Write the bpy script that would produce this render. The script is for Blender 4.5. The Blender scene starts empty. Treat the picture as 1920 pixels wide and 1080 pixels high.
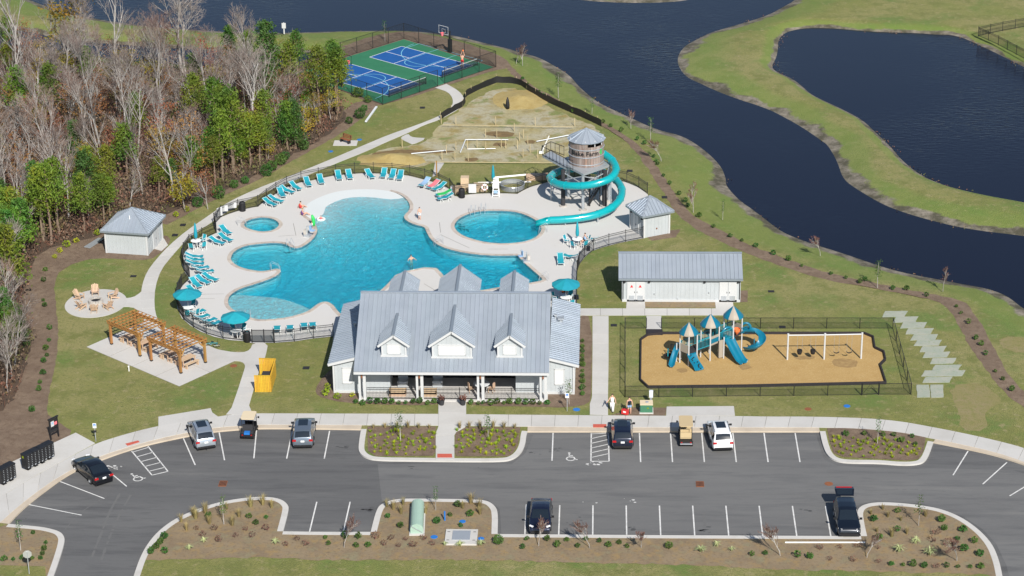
import bpy, bmesh, math, random
import numpy as np
from mathutils import Vector, Matrix
from mathutils.geometry import delaunay_2d_cdt
random.seed(7); np.random.seed(7)
sc = bpy.context.scene
COL = sc.collection
pi = math.pi; rad = math.radians

# ------------------------------------------------------------------ camera
CX, CY, CZ, PITCH, YAW, ROLL, FPX = 3.42537, -164.40987, 92.64989, 0.4064367, 0.0424706, -0.0126748, 4343.7523
_F = Vector((-math.sin(YAW)*math.cos(PITCH), math.cos(YAW)*math.cos(PITCH), -math.sin(PITCH)))
_R0 = Vector((math.cos(YAW), math.sin(YAW), 0)); _U0 = _R0.cross(_F)
_R = _R0*math.cos(ROLL)+_U0*math.sin(ROLL); _U = -_R0*math.sin(ROLL)+_U0*math.cos(ROLL)
camd = bpy.data.cameras.new('camera'); cam = bpy.data.objects.new('camera', camd); COL.objects.link(cam)
camd.sensor_width = 36; camd.lens = FPX/1920*36; camd.clip_start = 1; camd.clip_end = 5000
cam.matrix_world = Matrix(((_R.x, _U.x, -_F.x, CX), (_R.y, _U.y, -_F.y, CY), (_R.z, _U.z, -_F.z, CZ), (0, 0, 0, 1)))
sc.camera = cam
def P(x, y, z=0.0):
    """photo pixel -> point on the horizontal plane z"""
    d = _F*FPX+_R*(x-960)-_U*(y-540)
    t = (z-CZ)/d.z
    return Vector((CX+d.x*t, CY+d.y*t, z))
def P2(x, y, z=0.0):
    v = P(x, y, z); return (v.x, v.y)

# ------------------------------------------------------------------ light
SUN_EL, SUN_AZ = rad(38), rad(19)
w = bpy.data.worlds.new('World'); sc.world = w; w.use_nodes = True
nt = w.node_tree; bg = nt.nodes['Background']
sky = nt.nodes.new('ShaderNodeTexSky'); sky.sky_type = 'NISHITA'; sky.sun_disc = False
sky.sun_elevation = SUN_EL; sky.air_density = 1.0; sky.dust_density = 0.6; sky.ozone_density = 1.5
nt.links.new(sky.outputs[0], bg.inputs[0]); bg.inputs[1].default_value = 0.08
# light travels towards (-sin az, +cos az): the sun stands behind the camera, a little to the right
ldir = Vector((-math.sin(SUN_AZ)*math.cos(SUN_EL), math.cos(SUN_AZ)*math.cos(SUN_EL), -math.sin(SUN_EL)))
sky.sun_rotation = math.atan2(-ldir.x, -ldir.y)
sd = bpy.data.lights.new('sun', 'SUN'); sd.energy = 5.0; sd.angle = rad(0.53); sd.color = (1, .955, .88)
so = bpy.data.objects.new('sun', sd); COL.objects.link(so)
so.rotation_euler = ldir.to_track_quat('-Z', 'Y').to_euler(); so.location = (40, -100, 120)
vs = sc.view_settings; vs.view_transform = 'Standard'; vs.look = 'None'; vs.exposure = 0.30; vs.gamma = 1
vs.use_curve_mapping = False

# ------------------------------------------------------------------ materials
M = {}
def mat(name, col, rough=.8, metal=0.0, var=None, bump=None, spec=.5, coat=0.0, **k):
    """var = list of (scale, colour, lo, hi[, distortion]) layered noise masks; bump = (scale, strength, dist)"""
    m = bpy.data.materials.new(name); m.use_nodes = True
    n = m.node_tree.nodes; l = m.node_tree.links; b = n['Principled BSDF']
    b.inputs['Roughness'].default_value = rough; b.inputs['Metallic'].default_value = metal
    b.inputs['Specular IOR Level'].default_value = spec
    if coat: b.inputs['Coat Weight'].default_value = coat; b.inputs['Coat Roughness'].default_value = .04
    b.inputs['Base Color'].default_value = (*col, 1)
    tc = n.new('ShaderNodeTexCoord'); co = tc.outputs['Object' if k.get('local') else 'Generated']
    geo = n.new('ShaderNodeNewGeometry')
    co = tc.outputs['Object'] if k.get('local') else geo.outputs['Position']
    if k.get('stretch'):
        mp = n.new('ShaderNodeMapping'); mp.inputs['Scale'].default_value = k['stretch']; mp.inputs['Rotation'].default_value = k.get('srot', (0, 0, 0)); l.new(co, mp.inputs[0]); co2 = mp.outputs[0]
    else: co2 = co
    prev = None
    for v in (var or []):
        t = n.new('ShaderNodeTexNoise'); t.inputs['Scale'].default_value = v[0]; t.inputs['Detail'].default_value = 5
        t.inputs['Roughness'].default_value = .6
        if len(v) > 4: t.inputs['Distortion'].default_value = v[4]
        l.new(co2, t.inputs['Vector'])
        r = n.new('ShaderNodeMapRange'); r.inputs[1].default_value = v[2]; r.inputs[2].default_value = v[3]; l.new(t.outputs[0], r.inputs[0])
        mx = n.new('ShaderNodeMix'); mx.data_type = 'RGBA'; l.new(r.outputs[0], mx.inputs[0])
        if prev is None: mx.inputs[6].default_value = (*col, 1)
        else: l.new(prev, mx.inputs[6])
        mx.inputs[7].default_value = (*v[1], 1); prev = mx.outputs[2]
    if k.get('objvar'):
        oi = n.new('ShaderNodeObjectInfo'); hs = n.new('ShaderNodeHueSaturation')
        a = n.new('ShaderNodeMapRange'); a.inputs[3].default_value = 1-k['objvar']; a.inputs[4].default_value = 1+k['objvar']
        l.new(oi.outputs['Random'], a.inputs[0]); l.new(a.outputs[0], hs.inputs['Value'])
        h = n.new('ShaderNodeMapRange'); h.inputs[3].default_value = .5-k.get('huevar', .01); h.inputs[4].default_value = .5+k.get('huevar', .01)
        mu = n.new('ShaderNodeMath'); mu.operation = 'MULTIPLY'; mu.inputs[1].default_value = 7.31
        fr = n.new('ShaderNodeMath'); fr.operation = 'FRACT'; l.new(oi.outputs['Random'], mu.inputs[0]); l.new(mu.outputs[0], fr.inputs[0])
        l.new(fr.outputs[0], h.inputs[0]); l.new(h.outputs[0], hs.inputs['Hue'])
        if prev is None: hs.inputs['Color'].default_value = (*col, 1)
        else: l.new(prev, hs.inputs['Color'])
        prev = hs.outputs[0]
    if prev is not None: l.new(prev, b.inputs['Base Color'])
    if bump:
        t = n.new('ShaderNodeTexNoise'); t.inputs['Scale'].default_value = bump[0]; t.inputs['Detail'].default_value = 4; l.new(co2, t.inputs['Vector'])
        bp = n.new('ShaderNodeBump'); bp.inputs['Strength'].default_value = bump[1]; bp.inputs['Distance'].default_value = bump[2] if len(bump) > 2 else .1
        l.new(t.outputs[0], bp.inputs['Height']); l.new(bp.outputs[0], b.inputs['Normal'])
    if k.get('trans'):
        tb = n.new('ShaderNodeBsdfTranslucent'); ms = n.new('ShaderNodeMixShader'); ms.inputs[0].default_value = k['trans']
        if prev is not None: l.new(prev, tb.inputs[0])
        else: tb.inputs[0].default_value = (*col, 1)
        l.new(b.outputs[0], ms.inputs[1]); l.new(tb.outputs[0], ms.inputs[2]); l.new(ms.outputs[0], n['Material Output'].inputs[0])
    M[name] = m
    return m
# concrete, ground
mat('concrete', (0.508, 0.4944, 0.4717), .85, var=[(.35, (0.4536, 0.4355, 0.4082), .45, .75), (6, (0.4264, 0.4128, 0.3901), .55, .9)], bump=(30, .15, .02), objvar=.045, huevar=.004)
mat('deckc', (0.5487, 0.5337, 0.5138), .85, var=[(.25, (0.5487, 0.5287, 0.4988), .45, .75), (1.7, (0.4988, 0.4788, 0.4489), .6, .85), (9, (0.5487, 0.5287, 0.4988), .55, .9)], bump=(30, .1, .02))
mat('kerbc', (0.522, 0.504, 0.477), .85, var=[(.8, (0.432, 0.414, 0.378), .5, .8)])
mat('gutterc', (0.51, 0.4335, 0.34), .85, var=[(.7, (0.425, 0.357, 0.2805), .45, .75)])
mat('joint', (.20, .19, .17), .95)
mat('asphalt', (.098, .098, .100), .9, var=[(.06, (.128, .127, .127), .40, .60), (.5, (.078, .078, .081), .50, .68), (.22, (.145, .143, .140), .56, .72), (2.2, (.085, .085, .087), .55, .75), (22, (.17, .17, .17), .58, .85)], bump=(60, .4, .02), stretch=(.22, 1.6, 1))
mat('asphalt2', (.128, .127, .127), .9, var=[(.08, (.150, .149, .147), .40, .60), (.5, (.104, .104, .106), .50, .68), (.22, (.172, .168, .162), .57, .72), (2.2, (.11, .11, .112), .55, .75), (22, (.20, .20, .20), .58, .85)], bump=(60, .4, .02), stretch=(.22, 1.6, 1))
mat('track', (.128, .127, .125), .9, var=[(.8, (.12, .12, .12), .45, .65)])
mat('stain', (.055, .055, .057), .8)
mat('paint', (.68, .67, .65), .7, var=[(1.5, (.50, .50, .49), .45, .7), (7, (.26, .26, .26), .56, .75)])
mat('redpad', (.50, .10, .065), .8, var=[(5, (.40, .085, .06), .5, .8)])
mat('mulch', (0.1845, 0.1278, 0.0882), .95, var=[(.5, (0.243, 0.1755, 0.1215), .42, .65), (1.6, (0.144, 0.0945, 0.063), .48, .68), (14, (0.099, 0.0675, 0.0468), .5, .75), (5, (0.297, 0.2115, 0.144), .6, .8)], bump=(25, .9, .08))
mat('straw', (0.2655, 0.1998, 0.1215), .95, var=[(.35, (0.2115, 0.153, 0.0945), .42, .6), (1.2, (0.297, 0.2025, 0.09), .48, .68), (.7, (0.243, 0.2115, 0.126), .52, .68), (3.5, (0.171, 0.1215, 0.0765), .52, .72), (14, (0.324, 0.252, 0.162), .56, .8)], bump=(18, .9, .08))
mat('dryturf', (.225, .195, .075), .95, var=[(.5, (.25, .205, .10), .42, .62), (2.5, (.185, .18, .055), .48, .66), (9, (.13, .125, .045), .52, .78)], bump=(9, .7, .1))
mat('litter', (.075, .050, .034), .95, var=[(.6, (.11, .066, .04), .45, .7), (7, (.03, .022, .017), .5, .75), (3, (.15, .095, .06), .62, .8)], bump=(12, 1, .1))
mat('sand', (.36, .315, .17), .95, var=[(.22, (.38, .35, .25), .42, .58), (.45, (.27, .21, .07), .5, .66), (.30, (.175, .20, .06), .57, .66), (1.4, (.26, .22, .11), .5, .72), (6, (.20, .16, .09), .55, .8)], bump=(4, .8, .15))
mat('sandpile', (0.387, 0.297, 0.117), .95, var=[(.8, (0.324, 0.234, 0.0765), .45, .7), (5, (0.261, 0.198, 0.09), .55, .8)], bump=(6, .7, .1))
mat('wetsand', (.16, .105, .045), .7, var=[(1.2, (.24, .16, .06), .45, .7)], bump=(6, .4, .05))
mat('chips', (0.44, 0.285, 0.105), .95, var=[(.6, (0.4, 0.25, 0.085), .4, .7), (9, (0.52, 0.37, 0.17), .5, .72), (14, (0.27, 0.165, 0.06), .56, .78)], bump=(22, .8, .05))
mat('chips_worn', (.30, .19, .075), .95, var=[(2, (.38, .25, .10), .45, .65), (14, (.21, .13, .05), .54, .78)], bump=(22, .8, .05))
mat('border', (.022, .018, .022), .7)
# painted metal, wood, plastic
mat('white', (0.516, 0.5246, 0.5289), .5, var=[(.6, (0.473, 0.4816, 0.4859), .5, .8)])
mat('siding', (0.4214, 0.4515, 0.4687), .6, var=[(.5, (0.387, 0.4128, 0.4257), .45, .75)])
mat('roofmetal', (0.3705, 0.4147, 0.4676), .38, metal=.35, var=[(.5, (0.3265, 0.3705, 0.4236), .4, .7), (4, (0.397, 0.4412, 0.4941), .55, .8)], objvar=.05, huevar=.004)
mat('roofdark', (0.27, 0.3105, 0.351), .4, metal=.35)
mat('dark', (.012, .012, .014), .6)
mat('black', (.014, .014, .016), .45)
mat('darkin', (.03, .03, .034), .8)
mat('tan', (.55, .42, .28), .7, var=[(3, (.48, .36, .23), .5, .8)])
mat('wood', (0.333, 0.1665, 0.0468), .75, var=[(4, (0.261, 0.1215, 0.0315), .45, .75), (20, (0.396, 0.216, 0.072), .6, .85)], stretch=(1, 1, .3), objvar=.1)
mat('palewood', (.52, .37, .25), .75, var=[(5, (.44, .30, .19), .5, .8)], objvar=.08)
mat('lumber', (.45, .37, .22), .8, var=[(3, (.36, .29, .17), .5, .8)])
mat('ywood', (.58, .35, .025), .75, var=[(6, (.50, .28, .02), .45, .75)], objvar=.10)
mat('teal', (.008, .31, .42), .6, var=[(2, (.006, .27, .38), .5, .8)])
mat('tealfab', (.008, .27, .345), .75, var=[(3, (.006, .23, .30), .5, .8)], objvar=.08, huevar=.006)
mat('slideteal', (.004, .33, .36), .22, spec=.6, coat=.4, var=[(.7, (.004, .29, .33), .5, .8)])
mat('playblue', (.003, .145, .235), .35, spec=.5, coat=.15, var=[(1.5, (.006, .115, .19), .5, .8)])
mat('taupe', (.33, .29, .235), .6)
mat('playteal', (.01, .26, .33), .5)
mat('silver', (.62, .64, .66), .35, metal=.6)
mat('galv', (.47, .50, .53), .45, metal=.5, var=[(2, (.40, .43, .46), .5, .8)])
mat('plastic', (.80, .80, .79), .4)
mat('barrel', (.25, .20, .175), .8, var=[(1.2, (.20, .135, .105), .48, .7), (2.5, (.34, .315, .29), .52, .75), (1.0, (.33, .16, .10), .6, .74)], stretch=(1.6, 1.6, .25), objvar=.25, huevar=.012)
mat('court_green', (.022, .155, .075), .8, var=[(.5, (.03, .18, .09), .45, .75), (3, (.02, .13, .065), .55, .8)])
mat('court_blue', (.005, .082, .29), .75, var=[(.5, (.007, .095, .33), .45, .75), (2.5, (.006, .07, .25), .55, .8)])
mat('court_line', (.72, .75, .78), .8)
mat('court_cyan', (.20, .52, .66), .8)
mat('skin', (.58, .34, .24), .6); mat('skin2', (.40, .22, .15), .6)
mat('hair', (.05, .03, .02), .7); mat('blond', (.30, .19, .09), .7)
mat('red', (.55, .03, .03), .55); mat('orange', (.75, .18, .05), .6); mat('pink', (.72, .17, .20), .8); mat('denim', (.26, .40, .58), .85); mat('purple', (.14, .05, .20), .8)
mat('green_float', (.03, .50, .10), .5); mat('cream', (.66, .55, .38), .55); mat('tangolf', (.52, .40, .23), .55)
mat('boxgreen', (.045, .17, .095), .55, var=[(1, (.06, .19, .11), .45, .7)]); mat('palegreen', (.33, .46, .38), .5, var=[(1, (.30, .42, .35), .5, .8)])
mat('blue', (.02, .16, .50), .5); mat('rust', (.24, .085, .035), .85, var=[(8, (.16, .06, .03), .5, .75)])
mat('stone', (.46, .43, .39), .85, var=[(3, (.36, .33, .30), .45, .7)], bump=(12, .5, .04), objvar=.08)
mat('coping', (.46, .405, .35), .85, var=[(1.5, (.36, .30, .26), .48, .7), (5, (.54, .47, .41), .55, .8)], objvar=.09)
mat('plaster', (0.5814, 0.612, 0.612), .8)
mat('tile', (.10, .20, .25), .3, var=[(6, (.06, .14, .19), .45, .7)])
mat('ice', (.60, .63, .66), .9)
mat('sod', (.30, .33, .27), .95, var=[(.9, (.36, .36, .30), .4, .65), (4, (.20, .26, .13), .55, .8)], bump=(10, .5, .05))
mat('glassd', (.012, .018, .026), .06, spec=.7)
mat('tyre', (.012, .012, .012), .85); mat('rim', (.50, .51, .53), .3, metal=.8)
mat('lamp_red', (.40, .012, .014), .2); mat('lamp_white', (.75, .76, .78), .15); mat('plate', (.72, .74, .76), .5)
for nm, c, mt in (('p_black', (.006, .007, .010), .2), ('p_navy', (.008, .012, .030), .3), ('p_silver', (.42, .47, .53), .6), ('p_grey', (.19, .23, .28), .6), ('p_white', (.78, .79, .80), 0), ('p_dark', (.007, .011, .020), .3), ('p_blue', (.010, .014, .036), .4)):
    mat(nm, c, .28, metal=mt, coat=.8)
mat('bark', (.285, .262, .242), .9, var=[(1.5, (.42, .405, .385), .42, .66), (6, (.17, .135, .11), .55, .8)], objvar=.2, huevar=.008)
mat('twig', (.205, .172, .155), .9, var=[(.12, (.17, .105, .085), .45, .6)], objvar=.3, huevar=.015)
mat('pinebark', (.20, .145, .105), .9, objvar=.1)
mat('pine', (.120, .205, .018), .7, var=[(.5, (.21, .24, .018), .45, .62), (.25, (.075, .16, .022), .5, .62), (3, (.055, .115, .014), .55, .75)], objvar=.28, huevar=.03, trans=.3)
mat('cedar', (.055, .125, .022), .7, var=[(1.5, (.09, .17, .02), .45, .7)], objvar=.2, huevar=.015, trans=.2)
mat('autumn', (.25, .10, .035), .8, var=[(.4, (.15, .06, .04), .45, .6), (1.0, (.30, .155, .05), .5, .7)], objvar=.3, huevar=.025, trans=.25)
mat('gold', (.31, .215, .02), .8, var=[(.6, (.17, .19, .016), .45, .62), (3, (.36, .20, .025), .55, .75)], objvar=.2, huevar=.02, trans=.25)
mat('brush', (.155, .105, .070), .9, var=[(.30, (.155, .065, .042), .45, .58), (.22, (.105, .115, .028), .52, .62), (1.5, (.25, .19, .145), .55, .75)])
mat('shrub', (.050, .120, .018), .7, var=[(3, (.09, .17, .024), .5, .75)], objvar=.3, huevar=.03, trans=.25)
mat('lime', (.29, .37, .014), .7, objvar=.3, huevar=.03, trans=.3)
mat('redshrub', (.145, .068, .050), .8, var=[(5, (.20, .10, .06), .5, .75)], objvar=.25, trans=.15)
mat('drygrass', (.34, .28, .12), .85, objvar=.2, trans=.3)
mat('yucca', (.42, .46, .22), .7, objvar=.15, trans=.2)

def grass_mat():
    m = mat('grass', (.212, .212, .057), .95, var=[(.045, (.275, .250, .095), .44, .60), (.13, (.135, .195, .040), .50, .62), (.45, (.170, .180, .046), .48, .64), (1.3, (.31, .268, .125), .54, .71), (4, (.130, .145, .038), .5, .72), (12, (.095, .11, .032), .5, .78)], bump=(9, 1, .15))
    n = m.node_tree.nodes; l = m.node_tree.links; b = n['Principled BSDF']
    src = b.inputs['Base Color'].links[0].from_socket
    geo = n.new('ShaderNodeNewGeometry'); sp = n.new('ShaderNodeSeparateXYZ'); l.new(geo.outputs['Position'], sp.inputs[0])
    t = n.new('ShaderNodeTexNoise'); t.inputs['Scale'].default_value = .16; t.inputs['Detail'].default_value = 8; t.inputs['Roughness'].default_value = .65; l.new(geo.outputs['Position'], t.inputs[0])
    a = n.new('ShaderNodeMath'); a.operation = 'MULTIPLY_ADD'; a.inputs[1].default_value = 1.0; l.new(t.outputs[0], a.inputs[0]); l.new(sp.outputs[2], a.inputs[2])
    r = n.new('ShaderNodeMapRange'); r.inputs[1].default_value = -.02; r.inputs[2].default_value = .06; r.inputs[3].default_value = 1; r.inputs[4].default_value = 0; l.new(a.outputs[0], r.inputs[0])
    t2 = n.new('ShaderNodeTexNoise'); t2.inputs['Scale'].default_value = .45; t2.inputs['Detail'].default_value = 9; t2.inputs['Roughness'].default_value = .7; l.new(geo.outputs['Position'], t2.inputs[0])
    cr = n.new('ShaderNodeValToRGB'); cr.color_ramp.elements[0].position = .42; cr.color_ramp.elements[0].color = (.075, .068, .042, 1); cr.color_ramp.elements[1].position = .68; cr.color_ramp.elements[1].color = (.31, .27, .22, 1)
    l.new(t2.outputs[0], cr.inputs[0])
    # lush greener turf on the damp bank slopes
    t3 = n.new('ShaderNodeTexNoise'); t3.inputs['Scale'].default_value = .09; t3.inputs['Detail'].default_value = 5; l.new(geo.outputs['Position'], t3.inputs[0])
    a3 = n.new('ShaderNodeMath'); a3.operation = 'MULTIPLY_ADD'; a3.inputs[1].default_value = .5; l.new(t3.outputs[0], a3.inputs[0]); l.new(sp.outputs[2], a3.inputs[2])
    r3 = n.new('ShaderNodeMapRange'); r3.inputs[1].default_value = .08; r3.inputs[2].default_value = .22; r3.inputs[3].default_value = .5; r3.inputs[4].default_value = 0; l.new(a3.outputs[0], r3.inputs[0])
    m3 = n.new('ShaderNodeMix'); m3.data_type = 'RGBA'; l.new(r3.outputs[0], m3.inputs[0]); l.new(src, m3.inputs[6]); m3.inputs[7].default_value = (.135, .210, .034, 1)
    mx = n.new('ShaderNodeMix'); mx.data_type = 'RGBA'; l.new(r.outputs[0], mx.inputs[0]); l.new(m3.outputs[2], mx.inputs[6]); l.new(cr.outputs[0], mx.inputs[7]); l.new(mx.outputs[2], b.inputs['Base Color'])
grass_mat()

def pond_mat():
    m = mat('pond', (.005, .006, .016), .10, spec=.36)
    n = m.node_tree.nodes; l = m.node_tree.links; b = n['Principled BSDF']; b.inputs['IOR'].default_value = 1.33
    geo = n.new('ShaderNodeNewGeometry')
    mp = n.new('ShaderNodeMapping'); mp.inputs['Rotation'].default_value = (0, 0, .5); mp.inputs['Scale'].default_value = (.55, 1.6, 1); l.new(geo.outputs['Position'], mp.inputs[0])
    t = n.new('ShaderNodeTexNoise'); t.inputs['Scale'].default_value = 1.5; t.inputs['Detail'].default_value = 3; t.inputs['Distortion'].default_value = .6; l.new(mp.outputs[0], t.inputs[0])
    t2 = n.new('ShaderNodeTexNoise'); t2.inputs['Scale'].default_value = .022; t2.inputs['Detail'].default_value = 4; l.new(geo.outputs['Position'], t2.inputs[0])
    r = n.new('ShaderNodeMapRange'); r.inputs[1].default_value = .42; r.inputs[2].default_value = .60; r.inputs[3].default_value = .02; r.inputs[4].default_value = .45; l.new(t2.outputs[0], r.inputs[0])
    bp = n.new('ShaderNodeBump'); bp.inputs['Distance'].default_value = .12; l.new(r.outputs[0], bp.inputs['Strength']); l.new(t.outputs[0], bp.inputs['Height']); l.new(bp.outputs[0], b.inputs['Normal'])
pond_mat()

def pool_mat():
    m = bpy.data.materials.new('poolwater'); m.use_nodes = True; n = m.node_tree.nodes; l = m.node_tree.links
    n.remove(n['Principled BSDF']); out = n['Material Output']
    geo = n.new('ShaderNodeNewGeometry')
    mp = n.new('ShaderNodeMapping'); mp.inputs['Scale'].default_value = (1, .8, 1); l.new(geo.outputs['Position'], mp.inputs[0])
    vo = n.new('ShaderNodeTexNoise'); vo.inputs['Scale'].default_value = 1.5; vo.inputs['Detail'].default_value = 2.5; vo.inputs['Roughness'].default_value = .6; vo.inputs['Distortion'].default_value = 1.0; l.new(mp.outputs[0], vo.inputs[0])
    bp = n.new('ShaderNodeBump'); bp.inputs['Strength'].default_value = 1.0; bp.inputs['Distance'].default_value = 2.6; l.new(vo.outputs[0], bp.inputs['Height'])
    tr = n.new('ShaderNodeBsdfTransparent'); tr.inputs[0].default_value = (.93, .99, 1, 1)
    df = n.new('ShaderNodeBsdfDiffuse'); df.inputs[0].default_value = (.015, .60, .76, 1); l.new(bp.outputs[0], df.inputs['Normal'])
    mx = n.new('ShaderNodeMixShader'); mx.inputs[0].default_value = .34; l.new(tr.outputs[0], mx.inputs[1]); l.new(df.outputs[0], mx.inputs[2])
    gl = n.new('ShaderNodeBsdfGlossy'); gl.inputs['Roughness'].default_value = .05; l.new(bp.outputs[0], gl.inputs['Normal'])
    fr = n.new('ShaderNodeFresnel'); fr.inputs[0].default_value = 1.33
    om = n.new('ShaderNodeMath'); om.operation = 'SUBTRACT'; om.inputs[0].default_value = 1; l.new(geo.outputs['Backfacing'], om.inputs[1])
    fm = n.new('ShaderNodeMath'); fm.operation = 'MULTIPLY'; l.new(fr.outputs[0], fm.inputs[0]); l.new(om.outputs[0], fm.inputs[1])
    m2 = n.new('ShaderNodeMixShader'); l.new(fm.outputs[0], m2.inputs[0]); l.new(mx.outputs[0], m2.inputs[1]); l.new(gl.outputs[0], m2.inputs[2])
    l.new(m2.outputs[0], out.inputs[0])
    va = n.new('ShaderNodeVolumeAbsorption'); va.inputs[0].default_value = (.0, .84, .945, 1); va.inputs[1].default_value = .72
    l.new(va.outputs[0], out.inputs[1])
    M['poolwater'] = m
pool_mat()
def mesh_mat(name, col, dens):
    """woven mesh or chain link: part of the light passes between the wires"""
    m = bpy.data.materials.new(name); m.use_nodes = True; n = m.node_tree.nodes; l = m.node_tree.links; b = n['Principled BSDF']
    b.inputs['Base Color'].default_value = (*col, 1); b.inputs['Roughness'].default_value = .6
    t = n.new('ShaderNodeBsdfTransparent'); s = n.new('ShaderNodeMixShader'); s.inputs[0].default_value = dens
    l.new(t.outputs[0], s.inputs[1]); l.new(b.outputs[0], s.inputs[2]); l.new(s.outputs[0], n['Material Output'].inputs[0]); M[name] = m
mesh_mat('chainlink', (.01, .012, .012), .22); mesh_mat('windscreen', (.03, .035, .035), .62)
# ------------------------------------------------------------------ builders
def setp(o, label=None, cat=None, group=None, kind=None):
    for k_, v_ in (('label', label), ('category', cat), ('group', group), ('kind', kind)):
        if v_: o[k_] = v_
    return o
def link(name, me, parent=None, loc=None, rz=0):
    o = bpy.data.objects.new(name, me); COL.objects.link(o)
    if parent is not None: o.parent = parent
    if loc is not None: o.location = loc
    if rz: o.rotation_euler = (0, 0, rz)
    return o
def thing(name, label, cat, loc=(0, 0, 0), rz=0, group=None):
    return setp(link(name, None, None, loc, rz), label, cat, group)
class MB:
    def __init__(s): s.v = []; s.f = []
    def add(s, vs, fs):
        b = len(s.v); s.v += [tuple(v) for v in vs]; s.f += [tuple(i+b for i in f) for f in fs]; return s
    def box(s, c, d, rz=0, taper=1.0):
        x, y, z = d[0]/2, d[1]/2, d[2]/2; cs, sn = math.cos(rz), math.sin(rz); vs = []
        for k in (-1, 1):
            t = taper if k > 0 else 1
            for a, b in ((-x, -y), (x, -y), (x, y), (-x, y)):
                a *= t; b *= t; vs.append((c[0]+a*cs-b*sn, c[1]+a*sn+b*cs, c[2]+k*z))
        return s.add(vs, [(3, 2, 1, 0), (4, 5, 6, 7), (0, 1, 5, 4), (1, 2, 6, 5), (2, 3, 7, 6), (3, 0, 4, 7)])
    def prism(s, poly, z0, z1):
        n = len(poly); a = sum(poly[i][0]*poly[(i+1) % n][1]-poly[(i+1) % n][0]*poly[i][1] for i in range(n))
        if a < 0: poly = poly[::-1]
        vs = [(p[0], p[1], z0) for p in poly]+[(p[0], p[1], z1) for p in poly]
        return s.add(vs, [tuple(range(n))[::-1], tuple(range(n, 2*n))]+[(i, (i+1) % n, n+(i+1) % n, n+i) for i in range(n)])
    def tube(s, pts, r, n=6, closed=False, caps=True):
        pts = [Vector(p) for p in pts]; m = len(pts); rs = r if isinstance(r, (list, tuple)) else [r]*m; vs = []; ref = None
        for i, p in enumerate(pts):
            if closed: t = pts[(i+1) % m]-pts[i-1]
            else: t = pts[min(i+1, m-1)]-pts[max(i-1, 0)]
            t.normalize()
            if ref is None: ref = Vector((0, 0, 1)) if abs(t.z) < .9 else Vector((1, 0, 0))
            u = ref-t*ref.dot(t)
            if u.length < 1e-5: u = t.orthogonal()
            u.normalize(); ref = u; v = t.cross(u)
            for k in range(n):
                a = 2*pi*k/n; vs.append(p+u*math.cos(a)*rs[i]+v*math.sin(a)*rs[i])
        fs = []
        for i in range(m if closed else m-1):
            j = (i+1) % m
            for k in range(n): fs.append((i*n+k, i*n+(k+1) % n, j*n+(k+1) % n, j*n+k))
        if caps and not closed: fs += [tuple(range(n))[::-1], tuple(range((m-1)*n, m*n))]
        return s.add(vs, fs)
    def cyl(s, c, r, h, n=16, r2=None):
        return s.tube([c, (c[0], c[1], c[2]+h)], [r, r if r2 is None else r2], n)
    def bar(s, a, b, wd, hg):
        """rectangular bar from a to b, width wd (horizontal), height hg"""
        a = Vector(a); b = Vector(b); t = (b-a).normalized(); u = t.cross(Vector((0, 0, 1)))
        if u.length < 1e-4: u = Vector((1, 0, 0))
        u.normalize(); v = u.cross(t); vs = []
        for p in (a, b):
            for x, y in ((-1, -1), (1, -1), (1, 1), (-1, 1)): vs.append(p+u*x*wd/2+v*y*hg/2)
        return s.add(vs, [(0, 1, 2, 3), (7, 6, 5, 4), (0, 4, 5, 1), (1, 5, 6, 2), (2, 6, 7, 3), (3, 7, 4, 0)])
    def lathe(s, prof, n=16, c=(0, 0)):
        vs = []; m = len(prof)
        for r, z in prof:
            for k in range(n): vs.append((c[0]+r*math.cos(2*pi*k/n), c[1]+r*math.sin(2*pi*k/n), z))
        return s.add(vs, [(i*n+k, i*n+(k+1) % n, (i+1)*n+(k+1) % n, (i+1)*n+k) for i in range(m-1) for k in range(n)])
    def mesh(s, name, m, smooth=False):
        me = bpy.data.meshes.new(name); me.from_pydata(s.v, [], s.f); me.update()
        if m: me.materials.append(M[m])
        if smooth: me.polygons.foreach_set('use_smooth', [True]*len(me.polygons))
        return me
    def build(s, name, m, parent=None, loc=None, rz=0, smooth=False):
        return link(name, s.mesh(name, m, smooth), parent, loc, rz)
def fixn(o):
    bm = bmesh.new(); bm.from_mesh(o.data); bmesh.ops.recalc_face_normals(bm, faces=bm.faces); bm.to_mesh(o.data); bm.free(); return o
def dup(root, loc=None, rz=None, label=None, group=None):
    r = root.copy(); COL.objects.link(r)
    if loc is not None: r.location = loc
    if rz is not None: r.rotation_euler = (0, 0, rz)
    if label: r['label'] = label
    if group: r['group'] = group
    for ch in root.children:
        c = ch.copy(); COL.objects.link(c); c.parent = r
        for g in ch.children:
            d = g.copy(); COL.objects.link(d); d.parent = c
    return r
ORD = ['first', 'second', 'third', 'fourth', 'fifth', 'sixth', 'seventh', 'eighth', 'ninth', 'tenth', 'eleventh', 'twelfth', 'thirteenth', 'fourteenth', 'fifteenth', 'sixteenth', 'seventeenth', 'eighteenth', 'nineteenth', 'twentieth']
def ordn(i):
    if i < 20: return ORD[i]
    t = ['twenty', 'thirty', 'forty', 'fifty', 'sixty'][(i+1)//10-2]; u = (i+1) % 10
    return t+'-'+ORD[u-1] if u else {20: 'twentieth', 30: 'thirtieth', 40: 'fortieth', 50: 'fiftieth', 60: 'sixtieth'}[i+1]
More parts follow.
